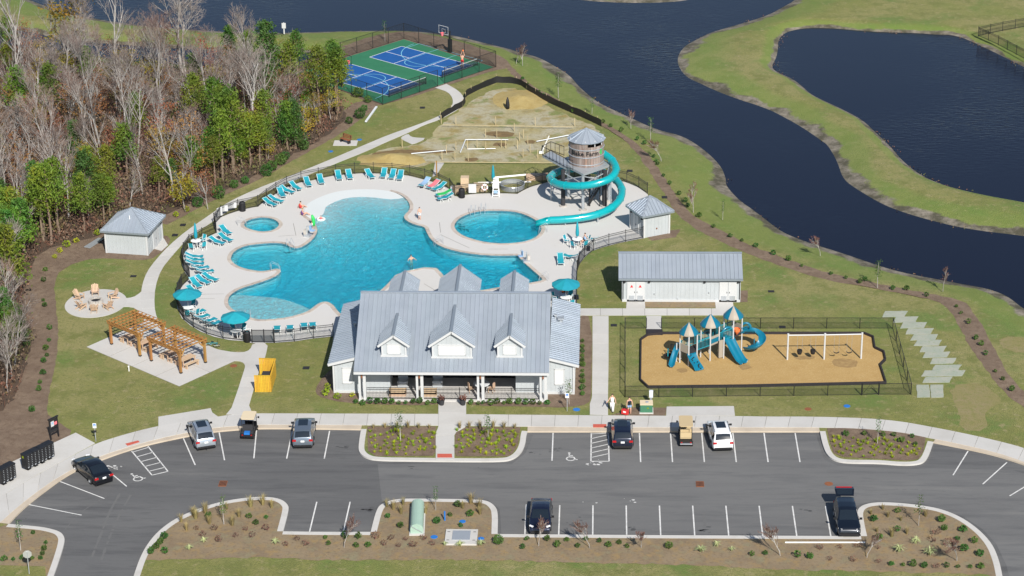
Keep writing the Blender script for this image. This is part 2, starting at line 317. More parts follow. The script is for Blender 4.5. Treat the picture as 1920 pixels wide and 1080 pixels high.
# --- plane geometry
def px(pts, z=0.0): return [P2(x, y, z) for x, y in pts]
def chaikin(pts, it=1, closed=True):
    for _ in range(it):
        o = []; n = len(pts)
        for i in range(n if closed else n-1):
            a, b = pts[i], pts[(i+1) % n]
            o += [(a[0]*.75+b[0]*.25, a[1]*.75+b[1]*.25), (a[0]*.25+b[0]*.75, a[1]*.25+b[1]*.75)]
        if not closed: o = [pts[0]]+o+[pts[-1]]
        pts = o
    return pts
def inside(pts, poly):
    x = np.asarray(pts)[:, 0]; y = np.asarray(pts)[:, 1]; r = np.zeros(len(x), bool); n = len(poly)
    for i in range(n):
        x1, y1 = poly[i]; x2, y2 = poly[(i+1) % n]
        if y1 == y2: continue
        c = ((y1 > y) != (y2 > y)) & (x < (x2-x1)*(y-y1)/(y2-y1)+x1); r ^= c
    return r
def edist(pts, poly, closed=True):
    p = np.asarray(pts, float)[:, :2]; d = np.full(len(p), 1e9); n = len(poly)
    for i in range(n if closed else n-1):
        a = np.array(poly[i], float); b = np.array(poly[(i+1) % n], float); ab = b-a; L = (ab@ab) or 1e-9
        t = np.clip(((p-a)@ab)/L, 0, 1); d = np.minimum(d, np.hypot(*(p-(a+t[:, None]*ab)).T))
    return d
def cdt(points, loops):
    vs = []; es = []
    for lp in loops:
        b = len(vs); n = len(lp); vs += [Vector(p[:2]) for p in lp]; es += [(b+i, b+(i+1) % n) for i in range(n)]
    vs += [Vector(p) for p in points]
    r = delaunay_2d_cdt(vs, es, [], 0, 1e-5)
    V = np.array([(v.x, v.y) for v in r[0]]); T = np.array([f for f in r[2] if len(f) == 3])
    # upward winding
    a, b, c = V[T[:, 0]], V[T[:, 1]], V[T[:, 2]]
    cr = (b[:, 0]-a[:, 0])*(c[:, 1]-a[:, 1])-(b[:, 1]-a[:, 1])*(c[:, 0]-a[:, 0]); T[cr < 0] = T[cr < 0][:, ::-1]
    return V, T, (V[T[:, 0]]+V[T[:, 1]]+V[T[:, 2]])/3
def sheet(name, poly, z, m, holes=(), pts=(), kind='structure', zf=None, parent=None):
    V, T, c = cdt(pts, [poly]+list(holes)); keep = inside(c, poly)
    for h in holes: keep &= ~inside(c, h)
    zz = zf(V) if zf else np.full(len(V), z)
    me = bpy.data.meshes.new(name); me.from_pydata([(x, y, h) for (x, y), h in zip(V.tolist(), np.asarray(zz).tolist())], [], T[keep].tolist()); me.update(); me.materials.append(M[m])
    o = link(name, me, parent)
    if kind: o['kind'] = kind
    return o
def resample(pts, n):
    p = np.array(pts, float); d = np.r_[0, np.cumsum(np.hypot(*np.diff(p, axis=0).T))]; t = np.linspace(0, d[-1], n)
    return np.c_[np.interp(t, d, p[:, 0]), np.interp(t, d, p[:, 1])]
def plen(pts): return float(np.hypot(*np.diff(np.array(pts, float), axis=0).T).sum())
def jitter(poly, amp, step=1.0):
    q = []
    n = len(poly)
    for i in range(n):
        a, b = poly[i], poly[(i+1) % n]; m = max(1, int(math.dist(a, b)/step))
        for k in range(m): q.append((a[0]+(b[0]-a[0])*k/m+random.uniform(-amp, amp), a[1]+(b[1]-a[1])*k/m+random.uniform(-amp, amp)))
    return q
def band(name, A, B, z, m, step=1.6, thick=.04, gap=.035):
    """paved band between edge lines A and B (world xy); each concrete bay is a slab of its own"""
    n = max(1, round((plen(A)+plen(B))/2/step)); sub = 4; a = resample(A, n*sub+1); b = resample(B, n*sub+1)
    base = MB(); vs = [(x, y, z-.03) for x, y in a]+[(x, y, z-.03) for x, y in b]; k = n*sub+1
    base.add(vs, [(i, i+1, k+i+1, k+i) for i in range(k-1)])
    root = base.build(name, 'joint'); root['kind'] = 'structure'; fixup(root)
    for i in range(n):
        aa = [Vector(v) for v in a[i*sub:(i+1)*sub+1]]; bb = [Vector(v) for v in b[i*sub:(i+1)*sub+1]]
        for L in (aa, bb):
            L[0] = L[0]+(L[1]-L[0]).normalized()*gap/2 if (L[1]-L[0]).length > gap else L[0]
            L[-1] = L[-1]+(L[-2]-L[-1]).normalized()*gap/2 if (L[-2]-L[-1]).length > gap else L[-1]
        poly = [tuple(v) for v in aa]+[tuple(v) for v in bb[::-1]]
        MB().prism(poly, z-thick, z+random.uniform(-.002, .002)).build('paving_slab', m, root)
    return root
def fixup(o):
    me = o.data
    if len(me.polygons) and sum(p.normal.z for p in me.polygons) < 0: me.flip_normals()
def offset(pts, d, closed=False):
    p = [Vector(v[:2]) for v in pts]; n = len(p); o = []
    for i in range(n):
        a = p[i-1] if (i > 0 or closed) else p[i]; c = p[(i+1) % n] if (i < n-1 or closed) else p[i]
        t1 = (p[i]-a); t2 = (c-p[i])
        if t1.length < 1e-6: t1 = t2.copy()
        if t2.length < 1e-6: t2 = t1.copy()
        t1.normalize(); t2.normalize(); nn = Vector((-t1.y-t2.y, t1.x+t2.x))
        if nn.length < 1e-6: nn = Vector((-t1.y, t1.x))
        nn.normalize(); k = max(.4, nn.dot(Vector((-t1.y, t1.x)))); o.append(tuple(p[i]+nn*d/k))
    return o
def strip(mb, pts, d, z0, z1, closed=False):
    """raised strip along pts, d metres to its left"""
    q = offset(pts, d, closed); n = len(pts)
    vs = [(*p, z0) for p in pts]+[(*p, z1) for p in pts]+[(*p, z1) for p in q]+[(*p, z0) for p in q]; fs = []
    for i in range(n if closed else n-1):
        j = (i+1) % n
        for k in range(3): fs.append((k*n+i, k*n+j, (k+1)*n+j, (k+1)*n+i))
    mb.add(vs, fs)
    return mb
def paint(mb, a, b, wd, z):
    a = Vector(a[:2]); b = Vector(b[:2]); t = (b-a).normalized(); u = Vector((-t.y, t.x))*wd/2
    mb.add([(*(a-u), z), (*(b-u), z), (*(b+u), z), (*(a+u), z)], [(0, 1, 2, 3)]); return mb
# ================================================================== THE SETTING
WZ = -0.7; LZ = -0.12; DZ = .03
river = px([(-160, -30), (20, -14), (55, 0), (100, 17), (175, 35), (250, 47), (412, 60), (480, 61), (540, 62), (630, 59), (695, 58), (750, 57), (805, 61), (855, 67), (905, 80), (960, 93), (975, 99), (1010, 107), (1042, 125), (1067, 140), (1085, 162), (1100, 175), (1120, 192), (1180, 220), (1235, 245), (1272, 252), (1307, 270), (1350, 307), (1362, 337), (1360, 347), (1385, 375), (1410, 392), (1440, 415), (1465, 435), (1515, 455), (1565, 470), (1615, 487), (1665, 504), (1715, 516), (1765, 525), (1815, 535), (1852, 541), (1890, 555), (1919, 580), (2000, 625), (2300, 700), (2500, 560), (2200, 480), (1919, 442), (1815, 430), (1740, 412), (1690, 397), (1652, 382), (1602, 352), (1580, 335), (1570, 302), (1552, 272), (1545, 267), (1502, 237), (1465, 217), (1440, 204), (1372, 182), (1335, 167), (1310, 155), (1287, 145), (1272, 125), (1270, 107), (1282, 87), (1310, 72), (1335, 60), (1385, 46), (1440, 29), (1465, 15), (1492, 0), (1540, -40), (1560, -120), (1440, -120), (1380, -40), (1310, -5), (1270, 4), (1180, 6), (1085, 1), (1000, -15), (700, -45), (300, -90), (-200, -120)], WZ)
pond2 = px([(1459, 75), (1472, 60), (1510, 52), (1565, 53), (1640, 60), (1727, 62), (1752, 65), (1790, 65), (1830, 81), (1919, 125), (2050, 190), (2200, 300), (2150, 400), (2000, 395), (1919, 379), (1840, 365), (1777, 350), (1727, 330), (1690, 300), (1670, 275), (1640, 247), (1620, 227), (1590, 210), (1547, 190), (1520, 177), (1502, 160), (1485, 147), (1455, 135), (1446, 125), (1455, 110), (1459, 92)], WZ)
ditch = px([(-150, 45), (0, 55), (60, 60), (112, 74), (200, 82), (425, 97), (480, 97), (590, 98), (625, 105), (600, 118), (555, 128), (480, 128), (400, 125), (200, 110), (60, 90), (0, 85), (-150, 75)], WZ)
waters = [chaikin(river, 2), chaikin(pond2, 2), chaikin(ditch, 1)]
# parking lot outline, clockwise
lot_li = [(85, 1130), (102, 1079), (113, 1048), (122, 1017), (120, 1007), (112, 999), (95, 994), (75, 990), (16, 985)]
lot_tl = [(16, 985), (37, 962), (62, 940), (95, 915), (120, 897), (150, 880), (185, 866), (225, 851), (275, 836), (325, 825), (370, 816), (402, 811), (448, 807), (481, 805), (540, 805), (620, 806), (677, 807)]
lot_i1 = [(677, 807), (674, 825), (672, 842), (674, 851), (685, 860), (705, 865), (780, 866), (870, 867), (937, 867), (960, 864), (977, 852), (985, 835), (987, 817), (989, 811)]
lot_t = [(989, 811), (1100, 811), (1250, 811), (1400, 811), (1537, 811)]
lot_i3 = [(1537, 811), (1542, 835), (1550, 855), (1565, 866), (1590, 870), (1647, 870), (1690, 874), (1717, 873), (1732, 869), (1741, 857), (1750, 831)]
lot_tr = [(1750, 831), (1790, 839), (1815, 844), (1865, 855), (1919, 872), (1990, 900), (2060, 935), (2120, 990), (2140, 1060), (2145, 1130)]
lot_br = [(1886, 1130), (1879, 1079), (1872, 1050), (1860, 1022), (1835, 995), (1802, 972), (1765, 957), (1727, 950), (1690, 946), (1655, 944), (1630, 946), (1615, 951), (1608, 958), (1606, 968), (1610, 990), (1614, 1008)]
lot_b = [(1614, 1008), (1400, 1007), (1200, 1006), (933, 1004)]
lot_i2 = [(933, 1004), (934, 962), (927, 950), (915, 942), (895, 939), (757, 937), (735, 940), (717, 946), (706, 957), (695, 1000)]
lot_b2 = [(695, 1000), (600, 1000), (531, 999)]
lot_bl = [(531, 999), (542, 957), (540, 949), (530, 940), (512, 935), (480, 934), (437, 939), (400, 947), (362, 960), (325, 977), (295, 1000), (275, 1025), (262, 1050), (252, 1079), (236, 1130)]
segs = [lot_li, lot_tl, lot_i1, lot_t, lot_i3, lot_tr, lot_br, lot_b, lot_i2, lot_b2, lot_bl]
segs = [chaikin(px(s, LZ), 2, False) for s in segs]
lot = []
for s in segs:
    for p in s:
        if not lot or math.dist(p, lot[-1]) > .02: lot.append(p)
# pool deck outline
deck = px([(457, 640), (430, 638), (402, 632), (376, 622), (356, 610), (341, 597), (333, 580), (331, 563), (335, 548), (343, 535), (356, 523), (347, 512), (342, 498), (342, 484), (348, 470), (360, 458), (385, 447), (406, 437), (402, 424), (402, 415), (409, 410), (430, 401), (450, 395), (468, 390), (484, 388), (492, 381), (504, 373), (523, 360), (543, 349), (561, 343), (584, 339), (605, 334), (624, 330), (655, 327), (682, 325), (713, 326), (743, 327), (767, 330), (783, 334), (798, 338), (813, 342), (835, 350), (847, 358), (853, 368), (862, 370), (872, 366), (888, 364), (913, 363), (947, 363), (970, 364), (980, 358), (997, 350), (1013, 346), (1027, 342), (1060, 334), (1100, 331), (1151, 337), (1173, 342), (1194, 350), (1214, 364), (1222, 385), (1225, 420), (1206, 447), (1185, 451), (1160, 456), (1130, 464), (1110, 471), (1097, 482), (1087, 495), (1082, 508), (1081, 540), (1081, 574)])
deck += [(1.2, 45.5), (1.2, 38.8), (-21.2, 38.8), (-22.2, 33.9)] + px([(625, 631), (587, 635), (555, 640), (515, 643), (502, 643), (474, 644)])
pool = px([(574, 386), (579, 380), (599, 369.6), (623, 361), (650, 356), (682, 354.5), (710, 355.5), (736, 359), (755, 367), (765, 377), (769, 386), (767, 395), (759, 402), (757, 408), (762, 414), (777, 421), (796, 425), (799, 434), (807, 449), (825, 462), (855, 471), (892, 477), (930, 479.5), (960, 479), (970, 478.5), (977, 487), (993, 502), (1013, 519), (1019, 526), (990, 531), (940, 538), (900, 545), (868, 548), (845, 538), (833, 517), (814, 498), (745, 511), (728, 532), (700, 556), (668, 585), (650, 596), (637, 588), (622, 568), (607, 565), (595, 570), (585, 578), (575, 585), (542, 595), (505, 599), (480, 599), (461, 592), (438, 582), (429, 573), (427, 564), (431, 553), (450, 541), (483, 531), (514, 520), (526, 511), (526, 506), (520, 503), (505, 507), (487, 509), (459, 504), (442, 497), (433, 488), (433, 481), (440, 470), (461, 460), (487, 457), (514, 455), (535, 457), (544, 463), (560, 466), (580, 455), (592, 442), (596, 430), (590, 417), (582, 410), (574, 405), (570, 398)], DZ)
beach = px([(570, 398), (574, 386), (579, 380), (599, 369.6), (623, 361), (650, 356), (682, 354.5), (710, 355.5), (736, 359)], DZ)
pool = chaikin(pool, 1)
rpool = chaikin(px([(851, 423), (857, 413), (868, 405), (887, 398), (907, 395), (947, 395), (972, 398), (993, 406), (1008, 415), (1016, 427), (1013, 437), (1002, 447), (980, 454), (947, 457), (913, 455), (888, 449), (868, 442), (855, 432)], DZ), 1)
spa = chaikin(px([(456, 423), (462, 414), (477, 409), (495, 407), (512, 410), (523, 417), (523, 424), (512, 432), (490, 435), (468, 430)], DZ), 1)

def terrain():
    pts = []
    for x in np.arange(-110, 111, 2.0):
        for y in np.arange(-24, 190, 2.0): pts.append((x+random.uniform(-.3, .3), y+random.uniform(-.3, .3)))
    pts = np.array(pts); near = np.full(len(pts), 1e9)
    for wp in waters: near = np.minimum(near, edist(pts, wp))
    pts = pts[near > 6.5].tolist()
    rings = []
    for wp in waters:
        L = list(wp)+[wp[0]]; base = [tuple(p) for p in resample(L, int(plen(L)/.8))[:-1]]
        for d_ in (-2.6, -1.2, -.5, 0, .6, 1.3, 2.2, 3.4, 4.9): rings += [(p[0], p[1]) for p in offset(base, d_, True)][::1 if abs(d_) < 2 else 2]
    rings = np.array(rings); rings = rings[(rings[:, 0] > -130) & (rings[:, 0] < 130) & (rings[:, 1] > 20) & (rings[:, 1] < 260)]
    pts = pts+rings.tolist()
    far = [(x, y) for x in np.arange(-900, 901, 60) for y in np.arange(-400, 1401, 60) if not (-112 < x < 112 and -26 < y < 192)]
    allp = [tuple(p) for p in pts]+far
    a = np.array(allp); keep = (edist(a, lot) > .25) & (edist(a, deck) > .25); allp = [p for p, k in zip(allp, keep) if k]
    V, T, c = cdt(allp, [lot, deck])
    k = ~inside(c, lot) & ~inside(c, deck)
    z = np.zeros(len(V))
    for wp in waters:
        ins = inside(V, wp); d = edist(V, wp); small = wp is waters[2]; bw = 3.0 if small else (2.2 if wp is waters[1] else 5.0)
        zo = WZ*(1-np.clip(d/bw, 0, 1))**1.3; zi = np.maximum(-2.4, WZ-.35*d)
        z = np.minimum(z, np.where(ins, zi, zo))
    me = bpy.data.meshes.new('ground'); me.from_pydata([(x, y, h) for (x, y), h in zip(V.tolist(), z.tolist())], [], T[k].tolist()); me.update(); me.materials.append(M['grass'])
    me.polygons.foreach_set('use_smooth', [True]*len(me.polygons))
    setp(link('ground', me), kind='structure')
    # water sheets, each reaching a little under its banks
    for nm, wp in zip(('river_water', 'pond_water', 'ditch_water'), waters):
        q = offset(wp, 1.5 if sum(wp[i-1][0]*wp[i][1]-wp[i][0]*wp[i-1][1] for i in range(len(wp))) < 0 else -1.5, True)
        mb = MB(); lo = np.min(q, 0)-4; hi = np.max(q, 0)+4
        sheet(nm, wp if nm == 'x' else q, WZ, 'pond')
terrain()

# lot surface, kerbs
o = sheet('parking_asphalt', lot, LZ, 'asphalt')
kw = [.5, 1.05, .5, 1.05, .5, 1.05, .5, .5, .5, .5, .5]
for s, wd in zip(segs, kw):
    o = strip(MB(), s, wd, LZ-.05, .022).build('kerb', 'gutterc' if wd > 1 else 'kerbc'); o['kind'] = 'structure'; fixn(o)
# newer, paler asphalt patch in the middle of the lot (its own pour, with its own edge)
sheet('asphalt_overlay', [p for p in px([(708, 870), (960, 870), (985, 850), (1000, 815), (1530, 815), (1545, 862), (1570, 873), (1700, 880), (1745, 878), (1900, 882), (1985, 908), (2050, 945), (2105, 1000), (2125, 1100), (1897, 1100), (1887, 1060), (1868, 1020), (1842, 992), (1805, 968), (1730, 945), (1640, 938), (1600, 950), (1608, 1003), (940, 1000), (937, 955), (915, 937), (760, 933), (716, 940)], LZ)], LZ+.004, 'asphalt2')
# ---------------- paving
def pb(A, B, z=0.0): return px(A, z), px(B, z)
SZ = .045
a, b = pb([(-60, 962), (0, 932), (75, 887), (150, 847), (180, 831), (245, 811), (295, 799), (345, 790), (397, 783), (434, 777), (470, 775), (540, 775), (822, 776)], [(-40, 1008), (0, 980), (25, 957), (62, 927), (112, 892), (175, 860), (225, 842), (297, 822), (350, 811), (398, 802), (448, 798), (481, 796), (545, 796), (822, 797.5)], SZ)
band('sidewalk', chaikin(a, 1, False), chaikin(b, 1, False), SZ, 'concrete', 2.1)
a, b = pb([(822, 776), (1144, 779), (1385, 780), (1440, 781), (1527, 781), (1627, 784), (1690, 790), (1740, 799), (1797, 810), (1865, 825), (1919, 839), (2000, 868)], [(822, 797.5), (1144, 801), (1385, 801), (1440, 801), (1547, 801), (1620, 803.5), (1690, 810), (1737, 820), (1790, 830), (1865, 847), (1919, 865), (1985, 892)], SZ)
band('sidewalk', chaikin(a, 1, False), chaikin(b, 1, False), SZ, 'concrete', 2.1)
a, b = pb([(822, 752), (822, 800), (817, 812), (817, 862)], [(874, 752), (874, 800), (852, 812), (852, 862)], SZ)
band('entrance_walk', a, b, SZ+.004, 'concrete', 2.4)
a, b = pb([(1111, 592), (1111, 660), (1110, 745), (1106, 757), (1106, 777)], [(1141, 592), (1141, 680), (1140, 740), (1140, 760), (1140, 778)], SZ)
band('side_walk', a, b, SZ-.004, 'concrete', 2.2)
a, b = pb([(1084, 578), (1376, 578)], [(1084, 591), (1376, 590.5)], SZ)
band('service_walk', a, b, SZ-.008, 'concrete', 2.2)
for q in ([(1175, 565), (1209, 565), (1210, 578), (1174, 578)], [(1341, 565), (1374, 565), (1376, 578), (1342, 578)], [(1212, 592), (1240, 592), (1240, 617), (1212, 617)], [(297, 781), (395, 765), (398, 773), (409, 781), (345, 792), (297, 800)], [(1250, 762), (1376, 761), (1378, 779), (1249, 779)], [(306, 445), (315, 459), (303, 470), (289, 466)], [(816, 303), (833, 305), (818, 328), (811, 331)]):
    MB().prism(px(q, SZ), 0, SZ-.012).build('concrete_pad', 'concrete')['kind'] = 'structure'
o = MB().prism(px([(-60, 905), (0, 876), (35, 860), (90, 835), (142, 811), (178, 830.5), (75, 886.5), (0, 931), (-60, 961)], SZ), 0, SZ-.003).build('mailbox_pad', 'concrete'); o['kind'] = 'structure'
# long path from the courts past the pool
A = [(816, 164), (840, 172), (849, 184), (849, 197), (838, 208), (825, 217), (780, 235), (730, 252), (687, 270), (605, 305), (530, 335), (480, 354), (425, 380), (390, 405), (350, 432), (317, 460), (292, 487), (275, 510), (266, 535), (264, 560), (266, 590), (278, 622)]
B = [(837, 157), (860, 170), (870, 182), (872, 192), (863, 203), (825, 224), (797, 233), (767, 248), (722, 267), (690, 282), (630, 306), (545, 341), (490, 362), (440, 387), (405, 411), (372, 433), (347, 452), (322, 480), (302, 505), (291, 537), (289, 572), (294, 597), (310, 620)]
a, b = pb(A, B, SZ); band('garden_path', chaikin(a, 1, False), chaikin(b, 1, False), SZ, 'concrete', 2.0)
MB().prism(chaikin(px([(750, 258), (765, 250), (770, 256), (782, 258), (801, 258.5), (774, 271), (766, 267), (757, 263)], SZ), 1), 0, SZ-.008).build('path_spur', 'concrete')['kind'] = 'structure'
c0 = Vector((-47.25, 46.3)); fp = [(c0.x+3.05*math.cos(t), c0.y+3.55*math.sin(t)) for t in np.linspace(0, 2*pi, 49)[:-1]]
MB().prism(fp, 0, SZ-.008).build('fire_pit_patio', 'concrete')['kind'] = 'structure'
MB().prism(chaikin(px([(228, 560), (250, 557), (261, 550), (266, 545), (270, 575), (263, 592), (255, 577), (235, 574), (226, 577)], SZ), 1), 0, SZ-.012).build('path_spur', 'concrete')['kind'] = 'structure'
# pergola patio in four bays
pc = [P2(*v, SZ) for v in ((162, 650), (336, 724), (450, 672), (276, 600))]
def bil(u, v): return tuple((1-u)*(1-v)*pc[0][k]+u*(1-v)*pc[1][k]+u*v*pc[2][k]+(1-u)*v*pc[3][k] for k in (0, 1))
root = MB().prism([bil(0, 0), bil(1, 0), bil(1, 1), bil(0, 1)], 0, SZ-.03).build('pergola_patio', 'joint'); root['kind'] = 'structure'
for i in range(4):
    for j in range(2):
        g = .003; u0, u1, v0, v1 = i/4+g, (i+1)/4-g, j/2+g, (j+1)/2-g
        MB().prism([bil(u0, v0), bil(u1, v0), bil(u1, v1), bil(u0, v1)], .01, SZ-.004).build('paving_slab', 'concrete', root)
a, b = pb([(384, 650), (425, 659), (455, 661), (469, 656), (474, 644)], [(400, 688), (430, 677), (447, 675), (461, 684), (497, 680)], SZ)
MB().prism(chaikin(px([(380, 648), (425, 659), (455, 661), (469, 656), (474, 643), (503, 642), (498, 668), (486, 700), (456, 700), (460, 687), (457, 680), (447, 676), (430, 677), (400, 692)], SZ), 1), 0, SZ+.004).build('gate_path', 'concrete')['kind'] = 'structure'
a, b = pb([(459, 690), (447, 728), (434, 765), (424, 777)], [(487, 692), (480, 715), (467, 760), (474, 777)], SZ)
band('gate_path', a, b, SZ+.008, 'concrete', 2.0)
# ---------------- beds and soils (thin sheets, each a few mm above the last)
def bed(name, q, z, m, j=.0, it=0, shrink=0):
    poly = px(q, 0)
    if it: poly = chaikin(poly, it)
    if shrink: poly = offset(poly, shrink if sum(poly[i-1][0]*poly[i][1]-poly[i][0]*poly[i-1][1] for i in range(len(poly))) > 0 else -shrink, True)
    if j: poly = jitter(poly, j, .7)
    return sheet(name, poly, z, m)
bed('mulch_bed', [(935, 118), (965, 150), (1010, 185), (1050, 203), (1130, 238), (1165, 262), (1190, 288), (1215, 325), (1240, 362), (1262, 400), (1290, 425), (1340, 452), (1400, 478), (1440, 492), (1500, 514), (1560, 530), (1632, 541), (1700, 555), (1750, 565), (1777, 583), (1795, 615), (1810, 647), (1840, 690), (1877, 737), (1917, 768), (1990, 830), (2010, 800), (1919, 730), (1890, 690), (1865, 645), (1845, 605), (1820, 570), (1800, 560), (1740, 548), (1690, 538), (1640, 528), (1560, 512), (1500, 492), (1440, 470), (1400, 455), (1370, 437), (1330, 418), (1300, 400), (1270, 362), (1248, 328), (1222, 290), (1195, 265), (1155, 240), (1100, 212), (1040, 180), (1000, 160), (965, 125), (945, 105)], .010, 'mulch', .12, 1, .3)
bed('mulch_bed', [(200, 484), (160, 487), (125, 500), (107, 515), (102, 535), (103, 560), (110, 615), (107, 665), (92, 740), (86, 772), (105, 790), (142, 812), (90, 837), (35, 862), (0, 880), (-60, 905), (-90, 800), (0, 770), (30, 735), (45, 690), (58, 640), (52, 600), (42, 550), (40, 530), (60, 483), (90, 462), (160, 444), (190, 432), (250, 440), (310, 440), (322, 452), (306, 472), (280, 488), (240, 487)], .010, 'mulch', .08, 1)
bed('mulch_bed', [(305, 425), (332, 412), (390, 381), (430, 362), (480, 340), (520, 318), (560, 295), (600, 273), (640, 250), (680, 222), (712, 197), (700, 185), (655, 195), (630, 228), (590, 258), (545, 285), (505, 308), (470, 330), (420, 350), (380, 370), (340, 382), (300, 402)], .010, 'mulch', .08, 1)
bed('mulch_bed', [(535, 126), (640, 88), (700, 66), (765, 57), (860, 76), (950, 108), (955, 128), (925, 132), (718, 200), (690, 192), (640, 170)], .014, 'mulch', .08, 1)
bed('mulch_bed', [(606, 705), (590, 730), (596, 742), (620, 751), (675, 758), (821, 761), (821, 748), (700, 740), (640, 700), (624, 690)], .012, 'mulch', .04, 1)
bed('mulch_bed', [(875, 748), (875, 761), (1010, 763), (1060, 765), (1105, 758), (1109, 740), (1110, 594), (1085, 590), (1070, 640), (1060, 700)], .012, 'mulch', .04, 1)
bed('mulch_bed', [(1208, 560), (1342, 560), (1341, 577), (1210, 577)], .012, 'straw')
bed('mulch_bed', [(1385, 545), (1402, 545), (1402, 566), (1385, 567)], .012, 'mulch', .05)
bed('mulch_bed', [(1190, 764), (1249, 764), (1248, 779), (1215, 780), (1145, 778), (1170, 772)], .012, 'mulch', .05)
bed('mulch_bed', [(1205, 440), (1275, 430), (1268, 445), (1222, 452)], .012, 'mulch', .1)
bed('planting_bed', [(689, 800), (817, 800), (817, 847), (812, 855), (705, 856), (690, 846)], .030, 'mulch')
bed('planting_bed', [(855, 801), (976, 801), (971, 835), (961, 851), (952, 856), (856, 856), (852, 848)], .030, 'mulch')
bed('planting_bed', [(1551, 803), (1600, 803), (1690, 810), (1736, 819), (1731, 848), (1722, 861), (1702, 864), (1652, 861), (1580, 857), (1563, 850), (1555, 825)], .030, 'mulch')
low = []
for s in segs[6:]: low += s
bedpoly = low[4:-4]+jitter(px([(272, 1052), (360, 1048), (480, 1045), (625, 1051), (785, 1049), (960, 1051), (1100, 1056), (1250, 1058), (1440, 1067), (1650, 1072), (1865, 1078)], 0), .18, .6)[:sum(max(1, int(math.dist(P2(*a_), P2(*b_))/.6)) for a_, b_ in zip([(272, 1052), (360, 1048), (480, 1045), (625, 1051), (785, 1049), (960, 1051), (1100, 1056), (1250, 1058), (1440, 1067), (1650, 1072)], [(360, 1048), (480, 1045), (625, 1051), (785, 1049), (960, 1051), (1100, 1056), (1250, 1058), (1440, 1067), (1650, 1072), (1865, 1078)]))]
sheet('planting_bed', bedpoly, .012, 'straw')
li = segs[0][2:]
sheet('planting_bed', li+px([(0, 988), (-80, 1000), (-80, 1062), (0, 1060), (85, 1062)], 0), .012, 'straw')
forest = px([(-160, 800), (0, 778), (30, 740), (45, 695), (60, 640), (55, 600), (45, 555), (44, 530), (64, 486), (92, 466), (160, 449), (195, 437), (240, 423), (303, 406), (350, 384), (390, 372), (425, 353), (478, 331), (515, 309), (555, 287), (600, 262), (640, 233), (652, 213), (630, 190), (600, 160), (560, 140), (480, 136), (400, 133), (200, 120), (60, 100), (-160, 90), (-300, 200), (-350, 500)], 0)
sheet('forest_floor', jitter(chaikin(forest, 1), .25, .8), .016, 'litter')
bed('construction_soil', [(680, 292), (720, 279), (775, 273), (802, 262), (828, 234), (852, 213), (878, 193), (905, 178), (935, 165), (972, 166), (1000, 186), (1060, 216), (1124, 240), (1130, 262), (1050, 300), (1030, 305), (816, 303), (790, 313), (740, 313), (690, 309)], .010, 'sand', .25, 1)
for q in ([(690, 288), (740, 280), (850, 282), (853, 287), (760, 289), (715, 293)], [(905, 246), (965, 247), (962, 258), (915, 256)], [(870, 297), (900, 296), (895, 303), (872, 303)], [(985, 263), (1005, 263), (1003, 269), (985, 269)], [(925, 268), (950, 268), (948, 275), (925, 275)]):
    bed('wet_trench', q, .015, 'wetsand', .12, 1)
bed('dry_turf', [(1775, 722), (1850, 718), (1882, 757), (1846, 764), (1852, 808), (1800, 806), (1797, 765)], .006, 'dryturf', .15, 1)
bed('dry_turf', [(1868, 630), (1950, 635), (1960, 662), (1884, 660)], .006, 'dryturf', .15, 1)
def mound(name, x, y, rx, ry, h, m):
    c = P(x, y); mb = MB(); vs = [(0, 0, h)]; n = 20; fs = []
    for i in range(1, 6):
        t = i/5
        for k in range(n):
            a_ = 2*pi*k/n; j = 1+random.uniform(-.12, .12)
            vs.append((rx*t*math.cos(a_)*j, ry*t*math.sin(a_)*j, max(-.03, h*(1-t)**1.2*(1+random.uniform(-.2, .2))-.03*t)))
    for k in range(n): fs.append((0, 1+k, 1+(k+1) % n))
    for i in range(4):
        for k in range(n): fs.append((1+i*n+k, 1+(i+1)*n+k, 1+(i+1)*n+(k+1) % n, 1+i*n+(k+1) % n))
    o = mb.add(vs, fs).build(name, m, None, (c.x, c.y, .01), smooth=True); o['kind'] = 'structure'
mound('sand_mound', 735, 300, 4.2, 2.6, .8, 'sandpile'); mound('sand_mound', 972, 188, 3.6, 4.2, .6, 'sandpile')
chips = chaikin(px([(1214, 630), (1202, 638), (1201, 715), (1215, 728), (1400, 726), (1661, 720), (1650, 686), (1660, 676), (1657, 662), (1640, 654), (1637, 634), (1620, 627), (1440, 627), (1240, 627)], 0), 0)
sheet('playground_chips', chips, .035, 'chips')
for q in ([(1558, 676), (1585, 671), (1612, 678), (1600, 690), (1565, 688)], [(1488, 667), (1525, 666), (1530, 674), (1492, 675)], [(1272, 690), (1290, 692), (1288, 700), (1270, 698)], [(1385, 684), (1404, 682), (1410, 692), (1388, 693)]): sheet('worn_chips', jitter(chaikin(px(q, .035), 1), .12, .4), .040, 'chips_worn')
